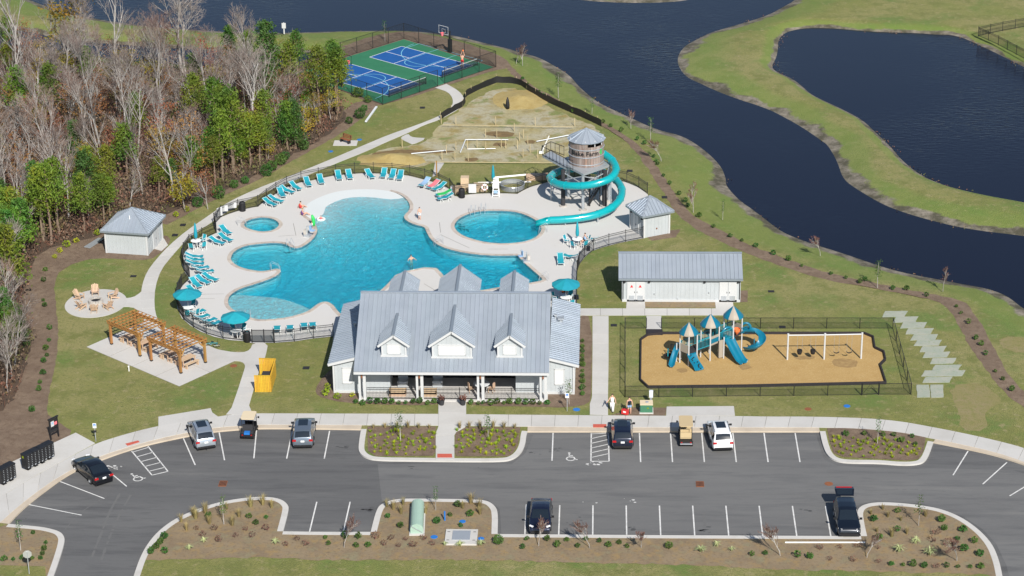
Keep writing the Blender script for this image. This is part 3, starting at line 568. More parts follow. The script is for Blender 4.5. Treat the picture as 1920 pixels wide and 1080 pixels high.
# ---------------- pool
sheet('pool_deck', deck, DZ, 'deckc', holes=[pool, rpool, spa])
def basin(name, poly, zf, depth, step=.9):
    lo = np.min(poly, 0); hi = np.max(poly, 0)
    g = np.array([(x, y) for x in np.arange(lo[0], hi[0], step) for y in np.arange(lo[1], hi[1], step)])
    g = g[inside(g, poly) & (edist(g, poly) > .2)]
    o = sheet(name, poly, 0, 'plaster', pts=[tuple(p) for p in g], zf=zf); n = len(poly)
    mb = MB(); mb.add([(*p, DZ) for p in poly]+[(*p, -depth) for p in poly], [(i, (i+1) % n, n+(i+1) % n, n+i) for i in range(n)])
    mb.build('basin_wall', 'plaster', o)
    tq = offset(poly, .012 if sum(poly[i-1][0]*poly[i][1]-poly[i][0]*poly[i-1][1] for i in range(n)) > 0 else -.012, True)
    if name == 'pool_basin': dd_ = edist(poly, beach, False)
    else: dd_ = [9]*n
    MB().add([(*p, DZ-.004) for p in tq]+[(*p, -.24) for p in tq], [(i, (i+1) % n, n+(i+1) % n, n+i) for i in range(n) if dd_[i] > .5 and dd_[(i+1) % n] > .5]).build('waterline_tile', 'tile', o)
    q = offset(poly, -.03 if sum(poly[i-1][0]*poly[i][1]-poly[i][0]*poly[i-1][1] for i in range(n)) > 0 else .03, True)
    wtr = MB(); V, T, c = cdt([], [q]); T = T[inside(c, q)]; m = len(V)
    wz = -.07; bot = -depth-.3
    # closed body of water: top, bottom, side
    top = [(x, y, wz) for x, y in V]; bt = [(x, y, bot) for x, y in V]
    wtr.add(top+bt, [tuple(t) for t in T]+[tuple(int(i)+m for i in t[::-1]) for t in T])
    idx = {}
    for i, (x, y) in enumerate(V): idx[(round(x, 3), round(y, 3))] = i
    ii = [idx.get((round(x, 3), round(y, 3))) for x, y in q]
    if None not in ii:
        wtr.f += [(ii[k], ii[(k+1) % n], m+ii[(k+1) % n], m+ii[k]) for k in range(n)]
    wo = wtr.build(name.replace('basin', 'water'), 'poolwater'); fixn(wo); wo['kind'] = 'structure'
    return o
def zmain(V):
    d = edist(V, beach, False); return DZ-np.where(d < 3, .046*d, .138+(d-3)*.085).clip(0, 1.35)
bm_ = basin('pool_basin', pool, zmain, 1.4)
ledge = chaikin(px([(450, 549), (477, 551), (524, 555), (559, 566), (586, 578), (575, 588), (542, 598), (505, 602), (480, 602), (455, 594), (430, 583), (423, 572), (423, 560), (432, 551)], DZ), 1)
MB().prism(ledge, -1.6, -.20).build('tanning_ledge', 'plaster', bm_)
bay = px([(545, 463), (535, 457), (514, 455), (487, 457), (461, 460), (440, 470), (433, 481), (433, 488), (442, 497), (459, 504)], DZ)
fixn(strip(MB(), chaikin(bay, 2, False), .55, -1.5, -.50).build('bench', 'plaster', bm_))
br_ = basin('round_pool_basin', rpool, lambda V: np.full(len(V), -1.15), 1.2)
for k, (wd, zt) in enumerate(((.5, -.30), (.95, -.55), (1.4, -.8))):
    seg = chaikin(px([(857, 413), (868, 405), (887, 398), (907, 395), (935, 395)], DZ), 2, False)
    fixn(strip(MB(), seg, -wd, -1.3, zt).build('step', 'plaster', br_))
bs_ = basin('spa_basin', spa, lambda V: np.full(len(V), -1.0), 1.05)
for o, poly in ((bs_, spa),):
    s = 1 if sum(poly[i-1][0]*poly[i][1]-poly[i][0]*poly[i-1][1] for i in range(len(poly))) > 0 else -1
    fixn(strip(MB(), poly, .5*s, -1.2, -.42, True).build('bench', 'plaster', o))
def coping(poly, closed, name='pool_coping', skip=None):
    n = len(poly); s = -1 if sum(poly[i-1][0]*poly[i][1]-poly[i][0]*poly[i-1][1] for i in range(n)) > 0 else 1
    pts = poly
    if skip is not None:
        d = edist(poly, skip, False); st = [i for i in range(n) if d[i] < .3 and d[(i+1) % n] >= .3][0]
        pts = [poly[(st+i) % n] for i in range(n)]; d = [d[(st+i) % n] for i in range(n)]; pts = [p for p, q in zip(pts, d) if q >= .3 or p is pts[0]]
        closed = False
    L = list(pts)+([pts[0]] if closed else [])
    m = int(plen(L)/.9); rs = resample(L, m*3+1); root = None
    base = strip(MB(), [tuple(p) for p in rs], .38*s, DZ-.04, DZ+.008).build(name, 'joint'); base['kind'] = 'structure'; fixn(base)
    out = offset([tuple(p) for p in rs], .40*s)
    for i in range(m):
        a_ = [Vector(v) for v in rs[i*3:i*3+4]]; b_ = [Vector(v) for v in out[i*3:i*3+4]]
        for Lx in (a_, b_):
            Lx[0] = Lx[0].lerp(Lx[1], .05); Lx[-1] = Lx[-1].lerp(Lx[-2], .05)
        MB().prism([tuple(v) for v in a_]+[tuple(v) for v in b_[::-1]], DZ-.03, DZ+.02+random.uniform(0, .006)).build('coping_stone', 'coping', base)
coping(pool, False, skip=beach); coping(rpool, True); coping(spa, True)
# expansion joints of the deck, 3 cm sealant lines
jm = MB()
for q in ([(550, 419), (555, 442)], [(522, 443), (552, 441)], [(824, 417), (826, 436)], [(826, 440), (880, 465)], [(915, 467), (952, 467)], [(795, 532), (817, 545)], [(345, 560), (402, 560)], [(362, 552), (420, 551)]):
    paint(jm, P2(*q[0], DZ), P2(*q[1], DZ), .05, DZ+.005)
jm.build('deck_joint', 'joint')['kind'] = 'structure'
# ---------------- painted markings
pm = MB(); PZ = LZ+.009
def pl(q, wd=.11): paint(pm, P2(q[0], q[1], LZ), P2(q[2], q[3], LZ), wd, PZ)
for i in range(9): pl((1049.5+i*62.31, 947.6+i*.15, 1047.5+i*63.81, 1005.2+i*.2))
for i in range(6): pl((1198.9+i*58.4, 812, 1201.2+i*59.76, 866.5))
for q in ((987, 946, 984, 1003), (594, 941, 580, 999), (656.5, 941, 643.5, 999), (344, 822, 366, 872), (411, 811, 421, 863), (481, 806, 476, 859.5), (548, 808, 537.5, 860), (618, 808, 608, 860), (185, 868, 237.5, 912), (113, 903, 196, 935), (53, 946, 153, 966), (1037, 812, 1035, 864), (1815, 846, 1787, 891), (1888, 867, 1842.5, 908), (1921, 913, 1893, 930)): pl(q)
def hatch(q0, q1, q2, q3, n, sh):
    """ladder of slanted rungs between lines q0-q1 and q2-q3"""
    pl((*q0, *q1)); pl((*q2, *q3)); pl((*q1, *q3))
    for i in range(n):
        t = (i+.2)/n; t2 = t-sh
        a_ = [q0[k]+(q1[k]-q0[k])*t for k in (0, 1)]; b_ = [q2[k]+(q3[k]-q2[k])*max(0, t2) for k in (0, 1)]; pl((*a_, *b_), .10)
hatch((247, 846), (285, 891), (277.5, 837), (315, 884), 5, .0)
hatch((1108.7, 812), (1108, 865), (1140.5, 812), (1142, 865), 6, .14)
for (x, y, rz, sz) in ((257, 896, .55, .9), (1070, 858, 0, .85)):
    c = P(x, y, LZ); cs, sn = math.cos(rz), math.sin(rz)
    def tl(u, v): return (c.x+(u*cs-v*sn)*sz, c.y+(u*sn+v*cs)*sz)
    ring = [tl(.42*math.cos(t), -.25+.42*math.sin(t)) for t in np.linspace(1.9, 6.1, 14)]
    for i in range(13): paint(pm, ring[i], ring[i+1], .12, PZ)
    for q in ((-.15, .75, -.12, .1), (-.13, .1, .3, .1), (.3, .1, .5, -.45), (.5, -.45, .7, -.42), (-.14, .42, .22, .42)): paint(pm, tl(*q[:2]), tl(*q[2:]), .13, PZ)
    hd = [tl(-.16+.13*math.cos(t), .98+.13*math.sin(t)) for t in np.linspace(0, 2*pi, 11)[:-1]]
    pm.add([(*p, PZ) for p in hd], [tuple(range(10))])
for i in range(30):   # spilt paint specks around the wheelchair bays
    x, y = random.choice(((213, 875), (216, 878), (1096, 868), (1115, 869), (1172, 938), (1106, 941)))
    c = P(x+random.gauss(0, 8), y+random.gauss(0, 2.2), LZ); r = random.uniform(.03, .16)
    pm.add([(c.x+r*math.cos(t)*random.uniform(.6, 1.6), c.y+r*math.sin(t)*random.uniform(.5, 1), PZ+.001) for t in np.linspace(0, 2*pi, 8)[:-1]], [tuple(range(7))])
pm.build('parking_marking', 'paint')['kind'] = 'structure'
st_ = MB()
for i in range(60):   # tyre and oil stains
    x, y = random.choice(((1000, 850), (1085, 968), (1185, 990), (1076, 985), (1318, 994), (1515, 955), (640, 838), (770, 876), (905, 880), (1040, 845), (692, 955)))
    c = P(x+random.gauss(0, 7), y+random.gauss(0, 2.5), LZ); r = random.uniform(.04, .2)
    st_.add([(c.x+r*math.cos(t)*random.uniform(.6, 2), c.y+r*math.sin(t)*random.uniform(.3, .8), LZ+.006) for t in np.linspace(0, 2*pi, 9)[:-1]], [tuple(range(8))])
st_.build('oil_stain', 'stain')['kind'] = 'structure'
for q in ([(235, 832), (259, 826), (262, 829), (239, 836)], [(1112, 795.5), (1137, 795.5), (1137, 801), (1112, 801)], [(820, 851), (847, 851), (848, 858), (820, 858)]):
    MB().prism(px(q, SZ), 0.02, SZ+.018).build('tactile_pad', 'redpad')['kind'] = 'structure'

tk = MB()   # dusty tyre tracks and paving seams in the lot
for line, wd in (([(225, 925), (205, 960), (190, 1000), (172, 1045)], .22), ([(245, 928), (224, 965), (206, 1005), (190, 1050)], .22), ([(120, 995), (150, 960), (200, 930)], .10), ([(700, 906), (1000, 905), (1300, 907), (1600, 908)], .05), ([(480, 893), (700, 893)], .04), ([(990, 925), (1300, 926), (1545, 928)], .04), ([(300, 880), (480, 868), (680, 872)], .04), ([(1600, 930), (1700, 925), (1800, 935), (1880, 960)], .10), ([(1620, 921), (1720, 916), (1820, 927), (1900, 952)], .10), ([(1050, 893), (1130, 892), (1200, 896)], .12), ([(1320, 960), (1322, 990)], .25)):
    q = resample(chaikin(px(line, LZ), 2, False), 40)
    for i in range(39):
        if random.random() < .82: paint(tk, q[i], q[i+1], wd*random.uniform(.6, 1.2), LZ+.0075)
tk.build('tyre_track', 'track')['kind'] = 'structure'
# ================================================================== BUILDINGS
def clip_poly(poly, lo, hi):
    """clip 2-D polygon to lo <= u <= hi"""
    for s, lim in ((1, lo), (-1, -hi)):
        o = []; n = len(poly)
        for i in range(n):
            a, b = poly[i], poly[(i+1) % n]; da, db = s*a[0]-lim, s*b[0]-lim
            if da >= 0: o.append(a)
            if (da >= 0) != (db >= 0):
                t = da/(da-db); o.append((a[0]+(b[0]-a[0])*t, a[1]+(b[1]-a[1])*t))
        poly = o
        if len(poly) < 3: return []
    return poly
def roof_plane(root, pts, pitch=.41, th=.05, m='roofmetal'):
    """standing seam roof slope: pts[0]-pts[1] is the eave; one object per metal panel, seam on its edge"""
    p = [Vector(v) for v in pts]; u = (p[1]-p[0]).normalized(); nn = u.cross(p[-1]-p[0]).normalized()
    if nn.z < 0: nn = -nn
    v = nn.cross(u)
    if v.dot(p[-1]-p[0]) < 0: v = -v
    q = [((x-p[0]).dot(u), (x-p[0]).dot(v)) for x in p]; lo = min(a[0] for a in q); hi = max(a[0] for a in q); n = max(1, round((hi-lo)/pitch)); w_ = (hi-lo)/n
    for i in range(n):
        c = clip_poly(q, lo+i*w_+.004, lo+(i+1)*w_-.004)
        if len(c) < 3: continue
        mb = MB(); k = len(c); T = [p[0]+u*a+v*b for a, b in c]
        mb.add([x for x in T]+[x-nn*th for x in T], [tuple(range(k)), tuple(range(k, 2*k))[::-1]]+[(j, k+j, k+(j+1) % k, (j+1) % k) for j in range(k)])
        e0 = lo+i*w_; s = clip_poly(q, e0+.004, e0+.045)
        if len(s) >= 3:
            b0 = min(b for a, b in s); b1 = max(b for a, b in s)
            if b1-b0 > .05:
                mid = [(e0+.006, b0), (e0+.046, b0), (e0+.046, b1), (e0+.006, b1)]
                if len(pts) != 4 or True:
                    r = clip_poly(q, e0+.024, e0+.026)
                    if len(r) >= 3: b0, b1 = min(b for a, b in r), max(b for a, b in r); mid = [(e0+.004, b0), (e0+.046, b0), (e0+.046, b1), (e0+.004, b1)]
                T = [p[0]+u*a+v*b for a, b in mid]; mb.add([x+nn*.06 for x in T]+[x-nn*.01 for x in T], [(0, 1, 2, 3), (0, 4, 5, 1), (1, 5, 6, 2), (2, 6, 7, 3), (3, 7, 4, 0)])
        fixn(mb.build('roof_panel', m, root))
def slab_under(name, pts, th, m, root, up=-.055):
    """roof deck / soffit plate below the metal"""
    p = [Vector(v) for v in pts]; nn = (p[1]-p[0]).cross(p[-1]-p[0]).normalized()
    if nn.z < 0: nn = -nn
    k = len(p); return fixn(MB().add([x+nn*up for x in p]+[x+nn*(up-th) for x in p], [tuple(range(k)), tuple(range(k, 2*k))[::-1]]+[(j, k+j, k+(j+1) % k, (j+1) % k) for j in range(k)]).build(name, m, root))
def wall(root, a, b, z0, z1, th=.15, m='siding', name='wall', batt=.41, z1b=None, side=1):
    """board and batten wall from a to b (xy); battens stand proud on the outer (right hand) side"""
    a = Vector(a); b = Vector(b); t = (b-a); L = t.length; t.normalize(); o = Vector((t.y, -t.x))*side; z1b = z1 if z1b is None else z1b; mb = MB()
    i0, i1 = a-o*th, b-o*th
    mb.add([(*a, z0), (*b, z0), (*b, z1b), (*a, z1), (*i0, z0), (*i1, z0), (*i1, z1b), (*i0, z1)], [(0, 1, 2, 3), (5, 4, 7, 6), (0, 4, 5, 1), (1, 5, 6, 2), (2, 6, 7, 3), (3, 7, 4, 0)])
    if batt:
        n = max(2, int(L/batt))
        for i in range(n+1):
            f_ = i/n; c = a+t*(L*f_); zt = z1+(z1b-z1)*f_-.02; c = c+t*(.03 if i == 0 else -.03 if i == n else 0)
            p = c+o*.012; mb.box((p.x, p.y, (z0+zt)/2), (.055, .026, zt-z0), math.atan2(t.y, t.x))
    return fixn(mb.build(name, m, root))
def louvre(root, c, w_, h_, rz=0, name='louvre_panel'):
    mb = MB(); fx = Vector((math.cos(rz), math.sin(rz), 0)); out = Vector((math.sin(rz), -math.cos(rz), 0)); c = Vector(c)
    for dx, dz, a, b in ((0, h_/2, w_+.12, .08), (0, -h_/2, w_+.12, .08), (-w_/2, 0, .08, h_), (w_/2, 0, .08, h_)):
        p = c+fx*dx+out*.035; mb.box((p.x, p.y, c.z+dz), (a, .07, b), rz)
    n = max(3, int(h_/.14))
    for i in range(n):
        z = c.z-h_/2+h_*(i+.5)/n; a, b = c-fx*w_/2, c+fx*w_/2
        mb.add([(*(a+out*.055).xy, z-h_/n*.42), (*(b+out*.055).xy, z-h_/n*.42), (*(b+out*.012).xy, z+h_/n*.42), (*(a+out*.012).xy, z+h_/n*.42)], [(0, 1, 2, 3)])
    return mb.build(name, 'white', root)
# ---------------------------------------------------------------- clubhouse
EX0, EX1, EY, EZ = -19.03, -1.35, 24.35, 3.05; RY, RZ_ = 32.7, 7.25; BY = 2*RY-EY
SL = (RZ_-EZ)/(RY-EY)
club = thing('clubhouse', 'white clubhouse with grey standing seam metal roof, three dormers and front porch', 'building', (-10.2, 24.6, 0))
cl = Matrix.Translation((10.2, -24.6, 0))
class Shift:
    pass
roof = link('roof', None, club); roof.location = (10.2, -24.6, 0)
body = roof   # parts below are modelled in world coordinates under two carriers placed at the origin
slab_under('roof_deck', [(EX0, EY, EZ), (EX1, EY, EZ), (EX1, RY, RZ_), (EX0, RY, RZ_)], .16, 'white', roof)
slab_under('roof_deck', [(EX1, BY, EZ), (EX0, BY, EZ), (EX0, RY, RZ_), (EX1, RY, RZ_)], .16, 'white', roof)
roof_plane(roof, [(EX0, EY, EZ), (EX1, EY, EZ), (EX1, RY, RZ_), (EX0, RY, RZ_)])
roof_plane(roof, [(EX1, BY, EZ), (EX0, BY, EZ), (EX0, RY, RZ_), (EX1, RY, RZ_)])
MB().bar((EX0-.02, RY, RZ_+.05), (EX1+.02, RY, RZ_+.05), .32, .07).build('ridge_cap', 'roofmetal', roof)
MB().bar((EX0, EY-.07, EZ-.14), (EX1, EY-.07, EZ-.14), .13, .22).build('gutter', 'white', roof)
def W(fn, *a, **k):
    o = fn(*a, **k); o.location = Vector(o.location)+Vector((10.2, -24.6, 0)); return o
# wings
WEZ = 3.05
for s, xo, xi in ((-1, -21.56, EX0+.02), (1, 1.33, EX1-.02)):
    zi = WEZ+abs(xi-xo)*.26
    fr, bk = 25.95, 39.6
    pts = [(xo, fr, WEZ), (xo, bk, WEZ), (xi, bk, zi), (xi, fr, zi)] if s < 0 else [(xo, bk, WEZ), (xo, fr, WEZ), (xi, fr, zi), (xi, bk, zi)]
    slab_under('wing_roof_deck', pts, .16, 'white', roof); roof_plane(roof, pts)
    MB().bar((xo, fr-.03, WEZ-.13), (xi, fr-.03, zi-.13), .05, .24).build('fascia', 'white', roof)
    wx = xo-s*.42
    xa, xb = (wx, -18.75) if s < 0 else (-1.62, wx)
    za, zb = (WEZ-.12+.42*.26-.06, zi-.2) if s < 0 else (zi-.2, WEZ-.12+.42*.26-.06)
    W(wall, club, (xa, 26.25), (xb, 26.25), 0, za, z1b=zb)
    W(wall, club, (wx, 39.3) if s < 0 else (wx, 26.25), (wx, 26.25) if s < 0 else (wx, 39.3), 0, WEZ-.1)
    W(louvre, club, ((-19.85 if s < 0 else -.45), 26.24, 1.75), .85, 1.55, name='shutter_window')
    for cxx in (wx,): W(lambda: MB().box((cxx-s*.06, 26.19, 1.45), (.16, .12, 2.9)).build('corner_board', 'white', club))
    W(lambda: MB().box(((xa+xb)/2, 26.2, .12), (abs(xb-xa), .1, .24)).build('skirting', 'white', club))
    # vent hoods low on the wing roof
    for yy, rr in ((33.2, .16),) if s < 0 else ((34.6, .30), (35.0, .14)):
        xx = xi+s*.75 if s < 0 else xi+.9-(.5 if rr < .2 else 0); zz = WEZ+abs(xx-xo)*.26
        W(lambda: MB().cyl((xx, yy, zz-.05), rr*.6, .35, 10).box((xx, yy, zz+.35), (rr*2, rr*2, .12)).build('roof_vent', 'galv', roof)).location = (0, 0, 0)
# porch: floor, columns, back wall, railings
W(lambda: MB().prism([(-18.7, 24.45), (-1.5, 24.45), (-1.5, 29.3), (-18.7, 29.3)], 0, .12).build('porch_floor', 'deckc', club))
for xx in (-18.35, -13.12, -7.58, -1.9):
    for dy in (0,):
        W(lambda: MB().box((xx-.22, 24.75, 1.5), (.2, .22, 2.85)).build('column', 'white', club)); W(lambda: MB().box((xx+.22, 24.78, 1.5), (.26, .26, 2.85)).build('column', 'white', club))
        W(lambda: MB().box((xx, 24.62, 2.45), (.13, .12, .36)).box((xx, 24.66, 2.68), (.06, .10, .10)).build('wall_lantern', 'rust', club))
W(lambda: MB().box((-10.19, 24.76, 2.94), (17.2, .28, .3)).build('porch_beam', 'white', club))
W(wall, club, (-18.6, 26.3), (-16.1, 26.3), .12, 3.6)
W(wall, club, (-4.3, 26.3), (-1.8, 26.3), .12, 3.6)
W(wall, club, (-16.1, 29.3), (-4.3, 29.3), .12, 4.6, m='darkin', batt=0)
W(wall, club, (-16.1, 26.3), (-16.1, 29.3), .12, 3.8, m='siding', side=-1); W(wall, club, (-4.3, 29.3), (-4.3, 26.3), .12, 3.8, side=-1)
for xg in (-14.6, -12.4, -10.2, -8.0, -5.8):
    W(lambda: MB().box((xg, 29.24, 1.25), (1.7, .06, 2.1)).build('porch_window', 'glassd', club))
W(wall, club, (1.0, 39.2), (-21.1, 39.2), 0, 3.0)
def railing(root, a, b, z, h, m='black', post=True, sp=.12, name='railing'):
    a = Vector(a); b = Vector(b); L = (b-a).length; t = (b-a).normalized(); mb = MB()
    for zz in (z+h, z+.12, z+h-.18): mb.bar((*a, zz), (*b, zz), .04, .04)
    n = int(L/sp)
    for i in range(n+1):
        p = a+t*(L*i/n); mb.box((p.x, p.y, z+h/2), (.018, .018, h))
    return mb.build(name, m, root)
for x0, x1 in ((-17.95, -15.8), (-15.8, -13.45), (-12.75, -7.95), (-7.2, -4.8), (-4.8, -2.25)):
    W(railing, club, (x0, 24.72), (x1, 24.72), .12, 1.15)
for xx in (-15.8, -9.5, -4.8): W(lambda: MB().box((xx, 24.7, .72), (.07, .07, 1.25)).build('railing_post', 'black', club))
# front dormers
def dormer(xc, hw, yb, eave, rdg, wallhw):
    ev = eave; fy = yb-.35
    def hit(z): return EY+(z-EZ)/SL
    r = link('dormer', None, club); r.location = (10.2, -24.6, 0)
    ye, yr = hit(ev), hit(rdg)
    for s in (-1, 1):
        pts = [(xc+s*hw, fy, ev), (xc+s*hw, ye, ev), (xc, yr, rdg), (xc, fy, rdg)]
        if s > 0: pts = [(xc+hw, ye, ev), (xc+hw, fy, ev), (xc, fy, rdg), (xc, yr, rdg)]
        # strips run from ridge to eave, so the eave line leads
        slab_under('dormer_roof_deck', pts, .10, 'white', r); roof_plane(r, pts, .36)
        MB().bar((xc+s*(hw+.03), fy-.03, ev-.12), (xc, fy-.03, rdg-.10), .05, .20).build('fascia', 'white', r)
    MB().bar((xc, fy-.02, rdg+.04), (xc, yr+.1, rdg+.04), .26, .06).build('ridge_cap', 'roofdark', r)
    zb = EZ+(yb-EY)*SL; g = MB(); zc = ev+(hw-wallhw)*(rdg-ev)/hw-.10
    g.add([(xc-wallhw, yb, zb-.1), (xc+wallhw, yb, zb-.1), (xc+wallhw, yb, zc), (xc, yb, rdg-.14), (xc-wallhw, yb, zc)]+[(xc-wallhw, yb+.12, zb), (xc+wallhw, yb+.12, zb), (xc+wallhw, yb+.12, zc), (xc, yb+.12, rdg-.14), (xc-wallhw, yb+.12, zc)], [(0, 1, 2, 3, 4), (9, 8, 7, 6, 5), (0, 5, 6, 1), (1, 6, 7, 2), (2, 7, 8, 3), (3, 8, 9, 4), (4, 9, 5, 0)])
    n = int(wallhw*2/.41)
    for i in range(n+1):
        x = xc-wallhw+.03+(2*wallhw-.06)*i/n; zt = zc+(rdg-.14-zc)*(1-abs(x-xc)/wallhw)-.03; g.box((x, yb-.012, (zb+zt)/2), (.055, .026, zt-zb))
    fixn(g.build('dormer_wall', 'siding', r))
    for s in (-1, 1):
        yy = hit(zc); MB().add([(xc+s*wallhw, yb, zb-.05), (xc+s*wallhw, yb, zc+.02), (xc+s*wallhw, yy, zc+.02)], [(0, 1, 2)]).build('cheek_wall', 'siding', r)
        MB().box((xc+s*(wallhw-.06), yb-.03, (zb+zc)/2), (.15, .1, zc-zb-.02)).build('corner_board', 'white', r)
    MB().box((xc, yb-.08, zb+.03), (wallhw*2+.2, .16, .14)).build('sill', 'white', r)
    louvre(r, (xc, yb, (zb+zc)/2+.05), wallhw*1.35 if wallhw > 1.3 else wallhw*1.05, (zc-zb)*.72)
dormer(-10.18, 2.08, 25.85, 5.12, 6.55, 1.80); dormer(-15.46, 1.42, 25.98, 5.06, 6.08, 1.13); dormer(-4.93, 1.38, 25.97, 5.08, 6.10, 1.13)
# rear cross gables over the back porch
for xc, hw, ye_, zr in ((-10.55, 2.06, 45.7, 4.62), (-16.0, 1.45, 45.5, 4.05), (-5.2, 1.42, 45.7, 4.0)):
    ez = 3.05
    for s in (-1, 1):
        y0 = BY-(zr-EZ)/SL
        pts = [(xc+s*hw, BY-.4, ez), (xc+s*hw, ye_, ez), (xc, ye_, zr), (xc, y0, zr)]
        if s < 0: pts = [(xc-hw, ye_, ez), (xc-hw, BY-.4, ez), (xc, y0, zr), (xc, ye_, zr)]
        slab_under('gable_roof_deck', pts, .12, 'white', roof); roof_plane(roof, pts, .36)
    MB().bar((xc, y0, zr+.04), (xc, ye_, zr+.04), .26, .06).build('ridge_cap', 'roofdark', roof)
    for s in (-1, 1):
        W(lambda: MB().box((xc+s*(hw-.3), ye_-.4, 1.45), (.26, .26, 2.85)).build('column', 'white', club))
    W(lambda: fixn(MB().add([(xc-hw, ye_-.35, ez-.15), (xc+hw, ye_-.35, ez-.15), (xc, ye_-.35, zr-.15)]+[(xc-hw, ye_-.25, ez-.15), (xc+hw, ye_-.25, ez-.15), (xc, ye_-.25, zr-.15)], [(0, 1, 2), (5, 4, 3), (0, 3, 4, 1), (1, 4, 5, 2), (2, 5, 3, 0)]).build('gable_wall', 'siding', club)))
# side gable walls of the main roof
for xx, s in ((EX0+.35, -1), (EX1-.35, 1)):
    W(lambda: fixn(MB().add([(xx, EY+.6, EZ-.1), (xx, BY-.6, EZ-.1), (xx, RY, RZ_-.3), (xx-s*.12, EY+.6, EZ-.1), (xx-s*.12, BY-.6, EZ-.1), (xx-s*.12, RY, RZ_-.3)], [(0, 1, 2), (5, 4, 3), (0, 3, 4, 1), (1, 4, 5, 2), (2, 5, 3, 0)]).build('gable_wall', 'siding', club)))

# ---------------------------------------------------------------- service building
sv = thing('service_building', 'long low white utility building with grey metal gable roof behind the playground', 'building', (11.25, 47.4, 0))
def S(o): o.location = Vector(o.location)+Vector((-11.25, -47.4, 0)); return o
r = link('roof', None, sv); r.location = (-11.25, -47.4, 0)
ex0, ex1, ey, ez, ry, rz_, by = 5.02, 17.32, 47.12, 2.62, 50.2, 4.10, 53.28
for pts in ([(ex0, ey, ez), (ex1, ey, ez), (ex1, ry, rz_), (ex0, ry, rz_)], [(ex1, by, ez), (ex0, by, ez), (ex0, ry, rz_), (ex1, ry, rz_)]):
    slab_under('roof_deck', pts, .14, 'white', r); roof_plane(r, pts)
MB().bar((ex0-.02, ry, rz_+.05), (ex1+.02, ry, rz_+.05), .3, .06).build('ridge_cap', 'roofmetal', r)
MB().bar((ex0, ey-.06, ez-.12), (ex1, ey-.06, ez-.12), .12, .18).build('gutter', 'roofdark', r)
S(wall(sv, (5.37, 47.41), (17.13, 47.41), 0, 2.6)); S(wall(sv, (17.13, 53.0), (5.37, 53.0), 0, 2.6))
for xx, s in ((5.37, -1), (17.13, 1)):
    S(fixn(MB().add([(xx, 47.41, 0), (xx, 53, 0), (xx, 53, 2.6), (xx, ry, rz_-.2), (xx, 47.41, 2.6), (xx-s*.15, 47.41, 0), (xx-s*.15, 53, 0), (xx-s*.15, 53, 2.6), (xx-s*.15, ry, rz_-.2), (xx-s*.15, 47.41, 2.6)], [(0, 1, 2, 3, 4), (9, 8, 7, 6, 5), (0, 5, 6, 1), (1, 6, 7, 2), (2, 7, 8, 3), (3, 8, 9, 4), (4, 9, 5, 0)]).build('wall', 'siding', sv)))
S(MB().box((11.25, 47.36, .12), (11.7, .1, .24)).build('skirting', 'white', sv))
for dx, sg in ((6.75, 1), (15.9, 0)):
    d = S(MB().box((dx, 47.355, 1.1), (1.75, .09, 2.15)).build('double_door', 'white', sv))
    MB().box((dx, 47.305, 1.1), (.035, .02, 2.1)).build('door_gap', 'roofdark', d)
    for s in (-1, 1):
        lv = MB().box((dx+s*.42, 47.30, .42), (.55, .02, .5))
        lv.build('door_louvre', 'galv', d); MB().box((dx+s*.12, 47.29, 1.05), (.05, .04, .14)).build('door_handle', 'dark', d)
        if sg: MB().add([(dx+s*.42-.16, 47.30, 1.55), (dx+s*.42+.16, 47.30, 1.55), (dx+s*.42, 47.30, 1.85)], [(0, 1, 2)]).build('warning_sign', 'red', d)
for xx in (5.62, 8.05, 13.55, 16.85): S(MB().box((xx, 47.30, 2.22), (.22, .18, .26), 0, .8).build('wall_light', 'dark', sv))
for xx, zz in ((8.6, .85), (10.9, .3), (14.0, 1.0)): S(MB().box((xx, 47.36, zz), (.10, .08, .14)).build('wall_tap', 'galv', sv))
# ---------------------------------------------------------------- hip roof sheds
def shed(name, label, c, rz, w_, d_, ez, az, doors):
    t = thing(name, label, 'building', (*c, 0), rz); h = (w_/2, d_/2); o = .38
    C = [(-h[0], -h[1]), (h[0], -h[1]), (h[0], h[1]), (-h[0], h[1])]
    for i in range(4): wall(t, C[i], C[(i+1) % 4], 0, ez-.08)
    for x, y in C: MB().box((x*.985, y*.985, (ez-.1)/2), (.2, .2, ez-.12)).build('corner_board', 'white', t)
    r = link('roof', None, t); E_ = [(x+(o if x > 0 else -o), y+(o if y > 0 else -o), ez) for x, y in C]; A_ = (0, 0, az)
    for i in range(4):
        a, b = E_[i], E_[(i+1) % 4]; slab_under('roof_deck', [a, b, A_], .10, 'white', r); roof_plane(r, [a, b, A_], .40)
        MB().bar(a, A_, .16, .05).build('hip_cap', 'roofmetal', r).location = (0, 0, .05)
        MB().bar((a[0], a[1], ez-.1), (b[0], b[1], ez-.1), .07, .18).build('fascia', 'roofdark', r)
    for s, wd in doors:
        x = h[0]*(1 if s > 0 else -1); d = MB().box((x+.04*s, .2, 1.05), (.08, wd, 2.05)).build('double_door', 'white', t)
        MB().box((x+.09*s, .2, 1.05), (.02, .03, 2.0)).build('door_gap', 'roofdark', d); MB().box((x+.10*s, .1, 1.0), (.04, .05, .14)).build('door_handle', 'dark', d)
        for k in (-1, 1): MB().box((x+.1*s, k*h[1]*.78, 2.1), (.16, .18, .24), 0, .8).build('wall_light', 'dark', t)
    return t, r
t, r = shed('pump_shed', 'white square shed with grey hipped metal roof at the woodland edge', (-46.19, 61.56), rad(-9), 4.6, 4.7, 2.62, 4.35, [(1, 1.7)])
MB().cyl((.15, -1.25, 3.0), .05, .95, 8).build('vent_pipe', 'plastic', r)
t, r = shed('pool_shed', 'small white shed with grey hipped roof beside the water slide', (8.45, 66.3), rad(27), 3.05, 3.1, 2.62, 4.0, [(-1, 1.3)])
